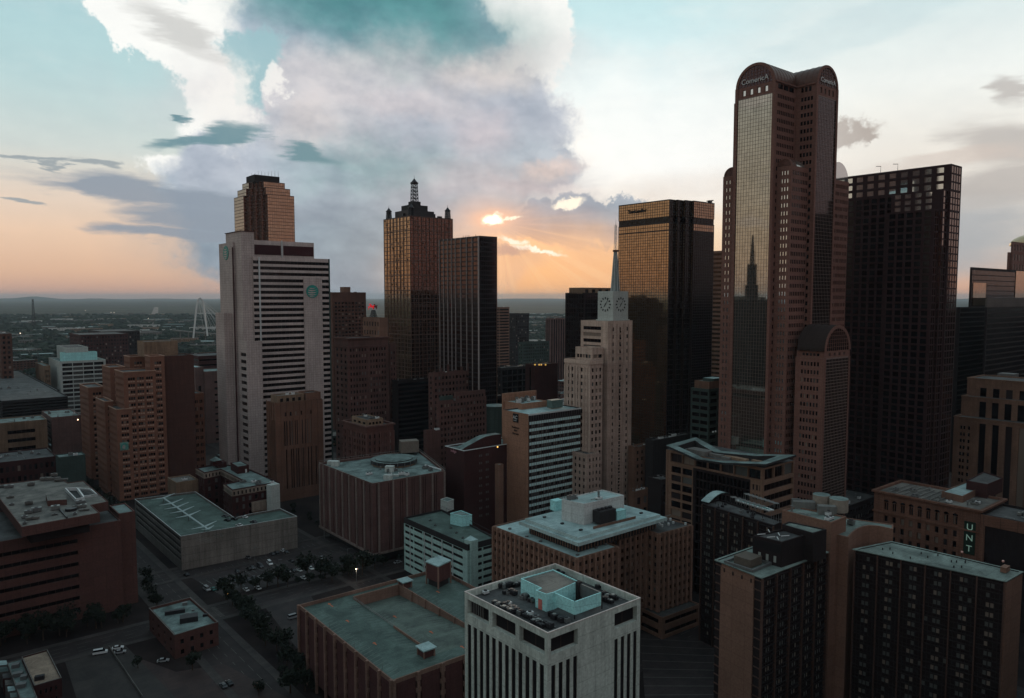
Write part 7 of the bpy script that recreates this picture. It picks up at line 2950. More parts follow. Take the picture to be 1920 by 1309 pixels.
# ---- small brick block with pale parapet ----------------------------------------
sp6 = zpoly([(279, 1140), (327, 1191), (409, 1166), (357, 1120)], 10)
SM = thing('brick_building', 'low red brick block with pale parapet standing alone by the street', 'building', sp6[1])
tier(SM, sp6, 0, 10, {0: S(n=4, w=.3, nr=2, o=.4, mt=1.6, pane='deep'), 1: S(n=4, w=.35, nr=2, o=.45, mt=1.6, pane='deep')}, redbrick, roofT, 1.0, .5)
ring(SM, sp6, 9.9, .2, .08, concrete2, 'coping')
for (X, Y, a, c_, h_) in ((1500, 460, 8, 1.6, 1.6), (1620, 520, 7, 4.5, 2.2), (1585, 385, 2, 1.5, 1.2), (1600, 470, 2, 1, .8), (1655, 435, 1.2, .8, .6), (1770, 480, 3, 1.2, 1.0)):
    b = MB()
    b.cbox(zpoly([(X / 4.5714, 1050 + Y / 4.5714)], 9)[0], a, c_, 9, 9 + h_, 24, darkm if a > 2.5 else greym)
    b.build('roof_unit', SM)
# ---- bottom left low buildings -----------------------------------------------------
px6 = lambda X, Y: (X / 4.5714, 1050 + Y / 4.5714)
a6 = zpoly([px6(185, 830), px6(295, 1078), px6(528, 1010), px6(405, 768)], 9)
BL = thing('brick_building', 'low block with tan gravel roof in the bottom left corner', 'building', a6[1])
tier(BL, a6, 0, 9, {1: S(n=4, w=.4, nr=2, o=.4, mt=1.2, pane='deep')}, darkbrick, roofmat('tan gravel roof', (150, 134, 118), (112, 98, 86)), .5, .3)
ring(BL, a6, 8.95, .15, .05, concrete2, 'coping')
b = MB()
b.cbox(zpoly([px6(340, 1025)], 8.5)[0], 3, 1.6, 8.5, 10, 24, darkm)
b.build('roof_unit', BL)
a7 = zpoly([px6(60, 880), px6(170, 1184), px6(322, 1184), px6(185, 845)], 7.5)
BM = thing('brick_building', 'low grey roofed wing beside the tan gravel roof', 'building', a7[1])
tier(BM, a7, 0, 7.5, {}, concrete2, roofT, .3, .3)
for (X, Y, a, c_) in ((135, 920, 2.4, 2), (155, 995, 3, 2), (180, 1090, 3, 2), (205, 1020, 2, 2)):
    b = MB()
    b.cbox(zpoly([px6(X, Y)], 7.2)[0], a, c_, 7.2, 8.6, 24, greym)
    b.build('roof_unit', BM)
for i in range(6):
    Y = 885 + 55 * i
    X = 20 + 22 * i
    q = zpoly([px6(X - 45, Y - 20), px6(X - 40, Y + 22), px6(X + 45, Y + 10), px6(X + 35, Y - 25)], 5.5 + .3 * (i % 3))
    o_ = block(None, 'market_roof', q, 0, 5.5 + .3 * (i % 3), concrete2 if i != 2 else darkbrick, [roofW, roofT, roofD, roofB, roofW, roofT][i])
    tag(o_, ['pale flat roofed shed, rearmost of the row at the left edge', 'grey flat roofed shed, second from the rear of the row at the left edge', 'dark brick shed in the middle of the row at the left edge', 'gravel roofed shed, next to the dark brick shed at the left edge',
             'pale roofed shed near the bottom left corner', 'grey roofed shed at the very bottom left corner'][i], 'shed')

# ---- civic white block -------------------------------------------------------------
cvD = 900
cv, cvz = rect(112, 678, cvD, 91, 198)
CV = thing('government_building', 'white framed government block with green grey windows among dark low buildings', 'building', cv[1])
tier(CV, cv, 0, cvz, {0: None, 1: S(n=4, w=.94, nr=12, h=8, o=.7, ml=2, mr=2, mt=2, d=1.5, pane='grey', obj=True)}, civic, roofT, 1.2)
cv2, cz2 = rect(116, 662, cvD + 12, 112, 182)
tier(CV, cv2, cvz - 2, cz2, {}, roomw, roofT, 1)
cv3, cz3 = rect(123, 652, cvD + 22, 106, 165)
tier(CV, cv3, cvz - 2, cz3, {}, civic, roofD, 1)
cv4, cz4 = rect(82, 686, cvD + 4, 66, 94)
tier(CV, cv4, 0, cz4, {0: None, 1: S(n=5, w=.5, h=6, o=.5, mt=4, pane='dark')}, beigep, roofT, 1)

# ---- generic named neighbours ---------------------------------------------------------
win = lambda **k: S(**{**dict(p=3.4, w=.5, h=4.2, o=.5, ml=1, mr=1, mt=2, d=.35, pane='dark'), **k})
rib_ = lambda h=4.5, o=.42: S(n=1, w=1, pat=[(1, 1)], h=h, o=o, ml=1, mr=1, mt=2, d=.5, pane='deep')
bld('office_block', 'long beige block with dark window ribbons below the white framed block', 'building', -70, 800, 560, None, 88, None, S(n=2, pat=[(.02, 0), (.7, 1), (.28, 0)], h=5.0, nr=6, o=.42, ml=1, mr=1, mt=5, pane='deep', obj=True), beigep, roofT, .8, 8, 41, ll=30)
bld('office_block', 'pinkish block with slanted stripe windows behind the stepped brick tower', 'building', 96, 783, 600, 78, 152, S(n=1, w=.8, h=4.6, o=.45, mt=3, pane='grey'), None, greypink, roofT, .8, 5, 42)
bld('office_block', 'charcoal low block with grey green flat wall below the pinkish block', 'building', 110, 858, 500, 104, 160, None, None, teal_cl, roofT, .5, 2, 43)
bld('office_block', 'dark low brick block with light roof clutter left of the grey green block', 'building', -40, 872, 490, None, 106, None, win(nr=4), darkbrick, roofD, .8, 12, 44, ll=40)
bld('office_block', 'wide dark block with fine horizontal balconies in front of the white framed block', 'building', 2, 752, 700, -60, 127, rib_(3, .5), rib_(3, .5), darkgrey, roofD, .8, 14, 45)
bld('office_block', 'dark block with small green roof house left of the stepped brick tower', 'building', 60, 735, 800, 10, 112, rib_(4, .4), rib_(4, .4), darkwall, roofD, .8, 10, 46)
bld('warehouse', 'long dark brick warehouse complex on the left below the horizon', 'building', 150, 628, 1350, 130, 240, win(p=5, h=7), win(p=5, h=7), darkbrick, roofD, .8, 3, 47)
bld('warehouse', 'dark plum warehouse right of the long brick warehouse', 'building', 190, 622, 1500, 165, 262, win(p=5, h=7), win(p=5, h=7), darkwall, roofD, .8, 2, 48)
bld('warehouse', 'low dark block at the left edge below the horizon trees', 'building', 0, 626, 900, -40, 22, win(p=5, h=6), win(p=5, h=6), brownbrick, roofD, .8, 2, 49)
bld('office_block', 'dark red block with white slit windows right of the stepped brick tower', 'building', 372, 668, 860, 345, 470, rib_(6, .3), rib_(6, .3), darkbrick, roofD, .8, 4, 50)
bld('office_block', 'teal roofed low block behind the stepped brick tower', 'building', 330, 905, 470, 314, 372, None, None, beigep, roofB, .8, 2, 51)

# centre middle distance
bld('office_block', 'dark glass block with pale green roof strip between rose brick tower and castle roofed block', 'building', 745, 714, 640, 735, 806, None, rib_(4, .6), darkwall, roofT, 1.2, 3, 52)
CA, cap_, caz, car = bld('office_block', 'rose brick castle-like block with ragged parapet below the white finned tower', 'building', 812, 700, 600, 803, 912, win(), win(h=5), rosebrick, roofD, 1, 5, 53)
for i in range(9):
    p = lerp2(cap_[1], cap_[2], i / 8)
    block(CA, 'turret', [add2(p, DL, 0), add2(add2(p, DL, 0), neg(DL), .6), add2(add2(p, neg(DL), .6), DR, 1.8), add2(p, DR, 1.8)], caz - 4, caz + 1.5 + 2.5 * (i % 3), rosebrick)
CF, cfp, cfz, cfr = bld('office_block', 'rose brick block with grid of small windows and roof sheds in the centre', 'building', 822, 752, 540, 818, 912, win(), win(p=3.0, w=.45, h=4.4, ml=1.5), rosebrick, roofD, 1.2, 6, 54)
tier(CF, quad(cfp, .1, .9, .35, .98), cfr, cfz + 5, {1: win(p=3.0, w=.45, nr=1)}, rosebrick, roofT, .6)
tier(CF, quad(cfp, .2, .7, .05, .3), cfr, cfz + 3, {}, teal_cl, roofT, .6)
bld('office_block', 'narrow brown brick block at the foot of the rose brick block', 'building', 800, 808, 520, 794, 824, None, None, rosebrick, roofD, .8, 1, 55)
BG, bgp, bgz, bgr = bld('office_block', 'black glass block with teal roof left of the tan flanked hotel', 'building', 912, 745, 620, 905, 948, None, rib_(5, .7), darkwall, roofT, .8, 3, 56)
b = MB()
c = atD(927, 785, 580)
b.cyl((c[0], c[1]), 9, 0, atD(927, 760, 580)[2], teal_cl, 20, top=roofT)
tag(b.build('round_silo', None), 'grey green round drum building left of the tan flanked hotel', 'building')
bld('office_block', 'tall plain red brick wall block with four small lights behind the tan flanked hotel', 'building', 1003, 684, 640, 985, 1046, S(n=1, w=.2, h=30, o=.9), None, darkbrick, roofD, .8, 2, 57)
RL_ = bld('warehouse', 'dark glazed low block with pale posts behind the white finned tower', 'building', 940, 690, 720, 925, 990, win(), S(n=5, w=.85, h=6, o=.8, mt=2, pane='deep'), darkgrey, roofD, .8, 5, 58)
bld('apartment_tower', 'distant balcony tower right of the white finned tower', 'skyscraper', 936, 576, 1250, 931, 955, rib_(5, .5), rib_(5, .5), tanstone, roofD, 1, 2, 59)
bld('apartment_tower', 'distant dark tower with rounded shoulder right of the balcony tower', 'skyscraper', 966, 588, 1300, 952, 992, win(p=4, h=5), win(p=4, h=5), darkgrey, roofD, 1, 2, 60)
bld('apartment_tower', 'distant pale ribbed tower left of the charcoal tower', 'skyscraper', 1032, 597, 1150, 1023, 1060, S(p=5, w=.5, h=300, o=.99, nr=1, pane='deep'), S(p=5, w=.5, h=300, nr=1, o=.99, pane='deep'), greypink, roofD, 1, 2, 61)
bld('apartment_tower', 'low distant dark block between two distant towers', 'building', 980, 642, 1000, 972, 1030, win(), win(), teal_cl, roofD, 1, 2, 62)
bld('office_block', 'dark low block behind the clock tower on its right', 'building', 1200, 775, 560, 1180, 1245, None, win(), darkbrick, roofD, 1, 6, 63)
bld('office_block', 'dark flat roofed block right of the clock tower annex', 'building', 1225, 826, 470, 1210, 1300, None, None, darkgrey, roofD, 1, 9, 64)
bld('office_block', 'dark low block below the flat roofed block near the swooping roof', 'building', 1240, 900, 400, 1215, 1262, None, win(), darkwall, roofD, 1, 5, 65)
bld('office_block', 'dark street level block between the two hotel groups', 'building', 1560, 960, 420, 1490, 1650, None, win(), darkwall, roofD, 1, 8, 66)

# ================================================================== GROUND, STREETS
def gmat():
    m, t, b = newmat('ground')
    nn = t.nodes.new
    lk_ = t.links.new
    tco = nn('ShaderNodeTexCoord')
    setp(b, Roughness=.95)
    b.inputs['Specular IOR Level'].default_value = .1
    ln = nn('ShaderNodeVectorMath')
    ln.operation = 'LENGTH'
    lk_(tco.outputs['Object'], ln.inputs[0])

    def nz(scale, det, st=(1, 1, 1), rough=.55):
        mp = nn('ShaderNodeMapping')
        mp.inputs['Scale'].default_value = st
        lk_(tco.outputs['Object'], mp.inputs[0])
        n = nn('ShaderNodeTexNoise')
        n.inputs['Scale'].default_value = scale
        n.inputs['Detail'].default_value = det
        n.inputs['Roughness'].default_value = rough
        lk_(mp.outputs[0], n.inputs[0])
        return n.outputs[0]

    def rmp(src, a, c, ca, cb):
        r = nn('ShaderNodeValToRGB')
        r.color_ramp.elements[0].position = a
        r.color_ramp.elements[1].position = c
        r.color_ramp.elements[0].color = ca
        r.color_ramp.elements[1].color = cb
        lk_(src, r.inputs[0])
        return r.outputs[0]

    def mx_(f, a, c):
        k = nn('ShaderNodeMix')
        k.data_type = 'RGBA'
        lk_(f, k.inputs[0])
        lk_(a, k.inputs[6])
        lk_(c, k.inputs[7])
        return k.outputs[2]
    city = rmp(nz(.05, 7), .35, .65, (.012, .009, .010, 1), (.028, .021, .020, 1))
    wood = rmp(nz(.012, 8, rough=.7), .3, .7, (.010, .018, .012, 1), (.030, .042, .030, 1))
    field = rmp(nz(.0022, 6, (.35, 1, 1), .6), .52, .60, (0, 0, 0, 1), (1, 1, 1, 1))
    pale = rmp(nz(.010, 5, (.6, 1, 1), .7), .62, .70, (0, 0, 0, 1), (1, 1, 1, 1))
    fcol = rmp(nz(.02, 3), .4, .6, (.05, .06, .045, 1), (.075, .07, .055, 1))
    pcol = rmp(nz(.05, 3), .4, .6, (.20, .19, .18, 1), (.34, .33, .32, 1))
    c = mx_(field, wood, fcol)
    c = mx_(pale, c, pcol)
    f = nn('ShaderNodeMapRange')
    f.inputs[1].default_value, f.inputs[2].default_value = 900, 1500
    lk_(ln.outputs['Value'], f.inputs[0])
    c = mx_(f.outputs[0], city, c)
    lk_(c, b.inputs['Base Color'])
    return m


def sheet(name, poly, z, m, kind='structure'):
    b = MB()
    b.face([(*p, z) for p in poly], m)
    o = b.build(name, None)
    o['kind'] = kind
    return o


R_ = 60000
gb = MB()
gb.face([(-R_, -R_, 0), (R_, -R_, 0), (R_, R_, 0), (-R_, R_, 0)], gmat())
g0_ = gb.build('ground', None)
g0_['kind'] = 'structure'
asph = roofmat('asphalt', (48, 40, 40), (34, 29, 30), .4)
roadl = plain('worn road paint', (92, 90, 86), .8)
pav = roofmat('pavement concrete', (66, 60, 58), (48, 44, 44), .4)
lotm = roofmat('parking lot asphalt', (58, 50, 50), (42, 38, 39), .4)


def strip(c, d, a, b_, w, off=0.0):
    n = (-d[1], d[0])
    p, q = add2(add2(c, d, a), n, off), add2(add2(c, d, b_), n, off)
    return [add2(p, n, w / 2), add2(p, n, -w / 2), add2(q, n, -w / 2), add2(q, n, w / 2)][::-1]


roads = [((-188, 373), DL, -400, 900, 15), ((-134, 332), DR, -500, 420, 14), ((-88, 384), DL, -60, 800, 14), ((-60, 470), DR, -600, 500, 14), ((40, 330), DL, -160, 520, 14), ((150, 300), DL, -300, 500, 14), ((-105, 160), DR, -300, 400, 14)]
for i, (c, d, a, b_, w) in enumerate(roads):
    sheet('road', strip(c, d, a, b_, w), .012 + .005 * i, asph)
    for s in (-1, 1):
        if i > 3:
            continue
        segs = [(a, b_)]
        pm = MB()
        p = strip(c, d, a, b_, 3.2, s * (w / 2 + 1.6))
        pm.prism(p[::-1] if False else p, 0, .11 + .006 * i, pav)
        o = pm.build('pavement', None)
        o['kind'] = 'structure'
    lm = MB()
    k = a
    while k < b_:
        q = strip(c, d, k, k + 3, .18)
        lm.face([(*p, .05) for p in q], roadl)
        for s in (-1, 1):
            q = strip(c, d, k, k + 6, .14, s * (w / 4))
            lm.face([(*p, .05) for p in q], roadl)
        k += 9
    o = lm.build('lane_markings', None)
    o['kind'] = 'structure'
cw = MB()
X0_, X1_ = (-188, 373), (-134, 332)
det_ = DL[0] * DR[1] - DL[1] * DR[0]
k_ = ((X1_[0] - X0_[0]) * DR[1] - (X1_[1] - X0_[1]) * DR[0]) / det_
ctr0 = add2(X0_, DL, k_)
for dv, wv_ in ((DL, DR), (neg(DL), DR), (DR, DL), (neg(DR), DL)):
    for i in range(9):
        c0 = add2(add2(ctr0, dv, 9.5), wv_, -6 + 1.5 * i)
        cw.face([(*p, .055) for p in strip(c0, dv, 0, 3.4, .6)], roadl)
o = cw.build('crosswalk', None)
o['kind'] = 'structure'
# the open parking lot with stall lines and kerb
lot = [(-168, 362), (-128, 330 + 6), (-62, 388), (-100, 430)]
lot = zpoly([(345, 1075), (418, 1118), (735, 1048), (600, 1005)], 0)
sheet('parking_lot', lot, .052, lotm)
lb_ = MB()
for r0 in (.22, .50, .56, .86):
    for i in range(26):
        t = i / 26
        A = lerp2(lerp2(lot[0], lot[1], r0), lerp2(lot[3], lot[2], r0), t)
        B_ = add2(A, DL, 4.6)
        t2, n2, l2 = fdir(A, B_)
        lb_.face([(*A, .062), (*B_, .062), (B_[0] - n2[0] * .12, B_[1] - n2[1] * .12, .062), (A[0] - n2[0] * .12, A[1] - n2[1] * .12, .062)], linem)
o = lb_.build('stall_lines', None)
o['kind'] = 'stuff'
lot2 = zpoly([(120, 1235), (225, 1200), (330, 1309), (150, 1330)], 0)
sheet('parking_lot', lot2, .056, roofmat('old lot asphalt', (58, 54, 52), (42, 40, 40), .4))
lot3 = zpoly([(490, 1130), (580, 1110), (640, 1240), (560, 1220)], 0)
sheet('parking_lot', lot3, .058, lotm)
lot4 = zpoly([(235, 1225), (330, 1260), (420, 1245), (540, 1309), (300, 1330)], 0)
sheet('parking_lot', lot4, .054, roofmat('red brown lot', (62, 48, 46), (48, 38, 38), .4))
lot5 = zpoly([(1200, 1188), (1212, 1345), (1400, 1345), (1345, 1200)], 0)
sheet('parking_lot', lot5, .07, lotm)
lb_ = MB()
for i in range(9):
    A, B_ = lerp2(lot5[0], lot5[1], .08 + .1 * i), lerp2(lot5[3], lot5[2], .05 + .1 * i)
    t2, n2, l2 = fdir(A, B_)
    lb_.face([(*A, .08), (*B_, .08), (B_[0] - n2[0] * .3, B_[1] - n2[1] * .3, .08), (A[0] - n2[0] * .3, A[1] - n2[1] * .3, .08)], roadl)
o = lb_.build('stall_lines', None)
o['kind'] = 'stuff'
b = MB()
A, B_ = zpoly([(205, 1215), (268, 1309)], 0)
t2, n2, l2 = fdir(A, B_)
b.box((*A, 0), (t2[0] * l2, t2[1] * l2, 0), (n2[0] * .2, n2[1] * .2, 0), (0, 0, 1.1), concrete2)
tag(b.build('low_wall', None), 'low thin kerb wall dividing the two parking lots at the bottom left', 'wall')

# ------------------------------------------------------------------ parked cars
CARM = {}
tyre = plain('tyre rubber', (20, 20, 20), .9)
carglass = glassmat('car glass', (14, 16, 20), 0, .08, .6)
lampm = plain('car lamp lens', (190, 180, 170), .3)


def car_meshes(paint, van=False):
    key = (paint.name, van)
    if key in CARM:
        return CARM[key]
    W = .9 if not van else 1.0
    if not van:
        prof_ = [(-2.2, .35), (-2.25, .75), (-2.1, .95), (-1.3, 1.0), (1.0, .95), (1.9, .82), (2.2, .65), (2.2, .35)]
        cab = [(-1.75, .98), (-1.2, 1.42), (.25, 1.45), (1.05, .95)]
    else:
        prof_ = [(-2.6, .4), (-2.65, 1.1), (-2.6, 1.3), (1.5, 1.3), (1.9, 1.15), (2.6, .95), (2.65, .4)]
        cab = [(-2.6, 1.3), (-2.5, 2.05), (1.0, 2.05), (1.8, 1.2)]
    b = MB()

    def ext(b, pr, w0, w1, mside, mtop, zmid=None):
        n = len(pr)
        zs_ = [z for _, z in pr]
        zlo, zhi = min(zs_), max(zs_)

        def wy(z):
            return w0 + (w1 - w0) * (z - zlo) / (zhi - zlo)
        Lf = [(x, wy(z), z) for x, z in pr]
        Rf = [(x, -wy(z), z) for x, z in pr]
        b.face(Lf, mside)
        b.face(list(reversed(Rf)), mside)
        for i in range(n):
            j = (i + 1) % n
            b.face([Rf[i], Rf[j], Lf[j], Lf[i]], mtop(i))
    ext(b, prof_, W, W * .95, paint, lambda i: paint)
    top = [(cab[1][0] + .08, cab[1][1] + .02), (cab[1][0] + .1, cab[1][1] + .06), (cab[2][0] - .1, cab[2][1] + .05), (cab[2][0] - .02, cab[2][1] + .01)]
    ext(b, top, W * .74, W * .70, paint, lambda i: paint)
    for y in (-.6, .6):
        b.box((prof_[-2][0] - .1, y - .18, .62), (.14, 0, 0), (0, .36, 0), (0, 0, .14), lampm)
    g = MB()
    ext(g, cab, W * .9, W * .73, carglass, lambda i: carglass)
    wl = MB()
    for k in range(12):
        a0, a1_ = 2 * math.pi * k / 12, 2 * math.pi * (k + 1) / 12
        r_ = .34
        q = [(r_ * math.cos(a0), 0, r_ * math.sin(a0)), (r_ * math.cos(a1_), 0, r_ * math.sin(a1_))]
        for yy, fl in ((-.11, 1), (.11, 0)):
            f = [(0, yy, 0), (q[0][0], yy, q[0][2]), (q[1][0], yy, q[1][2])]
            wl.face(f if fl else f[::-1], tyre)
        wl.face([(q[0][0], -.11, q[0][2]), (q[0][0], .11, q[0][2]), (q[1][0], .11, q[1][2]), (q[1][0], -.11, q[1][2])], tyre)
    out_ = []
    for nm, mb in (('body', b), ('car_window', g), ('wheel', wl)):
        o = mb.build(nm, None, (0, 0, 0))
        me = o.data
        bpy.data.objects.remove(o)
        out_.append(me)
    CARM[key] = out_
    return out_


paints = {n: plain('car paint ' + n, c, .3) for n, c in (('white', (200, 204, 204)), ('silver', (140, 142, 144)), ('black', (26, 26, 30)), ('grey', (70, 72, 76)), ('red', (90, 30, 30)), ('teal', (50, 110, 104)), ('orange', (96, 52, 36)))}


def car(px_, py_, col='white', deg=130.6, van=False, z=.06, label=None, group=None, pt_=None):
    p = pt_ or at(px_, py_, z)
    r = thing('parked_van' if van else 'parked_car', label, 'van' if van else 'car', p, group, z)
    r.rotation_euler = (0, 0, math.radians(deg))
    bm_, gm_, wm_ = car_meshes(paints[col], van)
    for nm, me in (('body', bm_), ('car_window', gm_)):
        o = bpy.data.objects.new(nm, me)
        C.objects.link(o)
        o.parent = r
    for x in (-1.4, 1.4) if not van else (-1.7, 1.7):
        for y in (-.82, .82):
            o = bpy.data.objects.new('wheel', wm_)
            C.objects.link(o)
            o.parent = r
            o.location = (x, y, .34)
    return r


z8 = lambda X, Y: (380 + X / 3.75, 960 + Y / 3.75)
GL = 'cars parked in the open lot'
lotcars = [(472, 368, 'white', 1, 'white van parked alone near the pale garage wall'), (185, 500, 'white', 0, 'white car at the left end of the near row of the open lot'), (228, 488, 'black', 0, 'black car next to the leftmost white car of the open lot'),
           (305, 553, 'white', 0, 'left one of the two white cars nearest the dark trees in the open lot'), (388, 541, 'white', 0, 'right one of the two white cars nearest the dark trees in the open lot'), (515, 442, 'white', 0, 'white car beside a black car in the middle of the open lot'),
           (470, 446, 'black', 0, 'black car left of the white car in the middle of the open lot'), (600, 422, 'silver', 0, 'silver car in the far row between two white cars'), (680, 415, 'white', 0, 'second white car from the right in the far row of the open lot'),
           (763, 403, 'white', 0, 'rightmost white car in the far row of the open lot'), (710, 470, 'white', 0, 'white car near the trees at the right end of the open lot'), (320, 482, 'grey', 0, 'leftmost of three dim cars in the near row'),
           (362, 470, 'grey', 0, 'middle of three dim cars in the near row'), (408, 466, 'silver', 0, 'rightmost of three dim cars in the near row'), (245, 425, 'black', 0, 'black car at the left of the far row'), (325, 405, 'black', 0, 'black car second from the left in the far row'),
           (405, 388, 'grey', 1, 'dark van beside the white van near the pale garage wall'), (562, 277, 'white', 0, 'white car parked at the right end of the pale garage wall'), (490, 300, 'grey', 0, 'grey car by the pale garage wall'), (625, 350, 'black', 0, 'black car alone in the right part of the open lot'),
           (320, 327, 'grey', 0, 'grey car by the left part of the pale garage wall'), (75, 548, 'teal', 0, 'teal car at the left corner of the open lot'), (118, 520, 'black', 0, 'black car behind the teal car'), (30, 550, 'silver', 1, 'silver van on the street corner left of the teal car'),
           (770, 315, 'black', 0, 'black car near the street at the right of the open lot')]
lotcars += [(440, 455, 'grey', 0, 'grey car second from the left of the middle group in the open lot'), (560, 430, 'black', 0, 'black car left of the silver car in the far row'), (640, 418, 'black', 0, 'black car between the silver car and a white car in the far row'),
            (160, 510, 'black', 0, 'black car left of the leftmost white car of the near row'), (450, 460, 'black', 0, 'dark car at the left of the middle group in the open lot'), (285, 492, 'black', 0, 'black car left of the three dim cars in the near row'), (350, 398, 'grey', 0, 'grey car third from the left in the far row'),
            (590, 290, 'black', 0, 'black car right of the white car at the end of the pale garage wall'), (520, 290, 'black', 0, 'black car between grey and white car by the pale garage wall'), (840, 330, 'silver', 0, 'silver car by the street at the far right corner of the open lot'), (690, 355, 'grey', 0, 'grey car right of the lone black car in the open lot')]
for X, Y, c_, v_, lab in lotcars:
    car(*z8(X, Y), col=c_, deg=rr.choice([125, 131, 134]) + (180 if rr.random() < .5 else 0), van=bool(v_), label=lab, group=GL)
car(188, 1226, 'white', 25, True, label='long white van parked by itself in the bottom left lot')
car(221, 1217, 'white', 24, label='rear one of two white cars side by side near the kerb wall')
car(225, 1225, 'silver', 24, label='front one of two white cars side by side near the kerb wall')
car(306, 1241, 'silver', 18, label='silver car below the small brick block')
car(551, 1159, 'silver', 40, True, label='silver pickup van half hidden behind the red brick garage')
car(430, 1283, 'black', 130, label='black car at the bottom beside the street, right of its neighbour')
car(419, 1288, 'grey', 130, label='grey car at the bottom beside the street, left of its neighbour')
car(484, 1290, 'orange', 125, True, label='orange truck van at the bottom near the street trees')
car(350, 1079, 'black', 131, label='dark car on the street at the corner of the pale garage')
car(678, 1046, 'white', 131, label='white car on the street under the brown ribbed block')
car(746, 1056, 'silver', 38, label='silver car on the street between brown ribbed block and banded garage')
car(246, 974, 'white', 130, label='white car on the street left of the white garage')
for X, Y, c_, lab in ((975, 685, 'white', 'white car on the roof of the white garage near its front wall'), (1020, 612, 'white', 'white car on the garage roof against the brick hotel'), (870, 640, 'black', 'left one of the two black cars on the garage roof below the brick hotel'), (930, 630, 'black', 'right one of the two black cars on the garage roof below the brick hotel'),
                      (1100, 655, 'grey', 'grey car on the garage roof by the front wall'), (850, 605, 'grey', 'grey car on the garage roof in the shade of the brick hotel')):
    car(*px7(X, Y), col=c_, deg=150, z=dk9 + .02, label=lab)

# ------------------------------------------------------------------ street trees
leafm = []
for i, c_ in enumerate(((28, 36, 28), (36, 44, 32), (22, 30, 25))):
    leafm.append(plain('foliage %d' % i, c_, .9))
barkm = plain('bark', (70, 56, 46), .9)


def tree_meshes(seed, r, h, nleaf=420):
    r3 = random.Random(seed)
    tb_ = MB()
    tb_.cyl((0, 0), .28, 0, h * .45, barkm, 7, r2=.18)
    lobes = []
    for i in range(9):
        a = r3.random() * 6.283
        q = (r * .6 * math.cos(a) * r3.random() ** .5, r * .6 * math.sin(a) * r3.random() ** .5, h * (.5 + .38 * r3.random()))
        lobes.append((q, r * (.38 + .25 * r3.random())))
        tb_.tube((0, 0, h * .32), q, .1, barkm, 4)
    cb_ = MB()
    for i in range(nleaf):
        q, rad = r3.choice(lobes)
        v = Vector((r3.gauss(0, 1), r3.gauss(0, 1), r3.gauss(0, .8))).normalized() * rad * (.55 + .5 * r3.random())
        c = Vector(q) + v
        s = .32 + .38 * r3.random()
        n = Vector((r3.gauss(0, 1), r3.gauss(0, 1), r3.gauss(.6, 1))).normalized()
        u = n.orthogonal().normalized()
        w = n.cross(u)
        m = leafm[0 if r3.random() < .5 else (1 if r3.random() < .6 else 2)]
        cb_.face([tuple(c + u * s), tuple(c + w * s * .8), tuple(c - u * s), tuple(c - w * s * .8)], m)
    o = []
    for nm, mb in (('trunk', tb_), ('crown', cb_)):
        k = mb.build(nm, None, (0, 0, 0))
        o.append(k.data)
        bpy.data.objects.remove(k)
    return o


TM = [tree_meshes(i, 3.4 + .4 * i, 8 + .6 * i) for i in range(4)]


def tree(p, label, group, s=1.0, z=0):
    r = thing('street_tree', label, 'tree', p, group, z)
    r.rotation_euler = (0, 0, rr.random() * 6.28)
    r.scale = (s, s, s * rr.uniform(.85, 1.15))
    for nm, me in zip(('trunk', 'crown'), rr.choice(TM)):
        o = bpy.data.objects.new(nm, me)
        C.objects.link(o)
        o.parent = r


ORD = ['first', 'second', 'third', 'fourth', 'fifth', 'sixth', 'seventh', 'eighth', 'ninth', 'tenth', 'eleventh', 'twelfth', 'thirteenth', 'fourteenth', 'fifteenth', 'sixteenth', 'seventeenth']


def treeline(x0, y0, x1, y1, n, label, group, jit=2.5, s=1.0):
    A, B_ = at(x0, y0, 0), at(x1, y1, 0)
    for i in range(n):
        p = lerp2(A, B_, (i + .5) / n)
        tree((p[0] + rr.uniform(-jit, jit), p[1] + rr.uniform(-jit, jit)), ORD[i] + ' from the left, ' + label, group, s * rr.choice([.6, .8, .95, 1.1, 1.3]))


treeline(425, 1122, 575, 1275, 17, 'dark tree in the row beside the red brick garage', 'street trees beside the brick garage', 2.0, .95)
treeline(450, 1108, 630, 1090, 9, 'dark tree in the row below the open lot', 'street trees below the open lot', 2, .9)
treeline(575, 1085, 690, 1080, 7, 'dark tree in the clump by the lit lamp', 'trees by the street lamp', 3, .95)
treeline(640, 1078, 760, 1052, 5, 'dark tree between lit lamp and banded garage', 'trees by the banded garage', 2, .8)
treeline(-20, 1215, 235, 1165, 16, 'dark tree before the left red brick building', 'trees before the left brick building', 4, 1.1)
treeline(245, 1080, 300, 1150, 7, 'dark tree in the street left of the small block', 'trees in the left street', 4, .9)
treeline(480, 1309, 600, 1300, 4, 'dark tree at the bottom edge below the garage', 'trees at the bottom edge', 4, 1.0)
treeline(240, 1235, 420, 1262, 2, 'small dark tree around the small brick block', 'trees round the small brick block', 5, .7)
treeline(1480, 1309, 1560, 1300, 3, 'dark tree between the two hotel towers at the bottom', 'trees between the hotels', 3, 1.0)
treeline(160, 920, 240, 990, 6, 'dark tree at the foot of the stepped brick tower', 'trees at the brick tower', 4, .9)
treeline(540, 955, 610, 990, 5, 'dark tree between white garage and ribbed block', 'trees on the far street', 3, .8)

# ------------------------------------------------------------------ lamps
bulb = plain('lit lamp bulb', (255, 230, 200), .3, emit=(255, 214, 170), es=6)
bulby = plain('yellow lamp bulb', (255, 210, 120), .3, emit=(255, 190, 90), es=2)


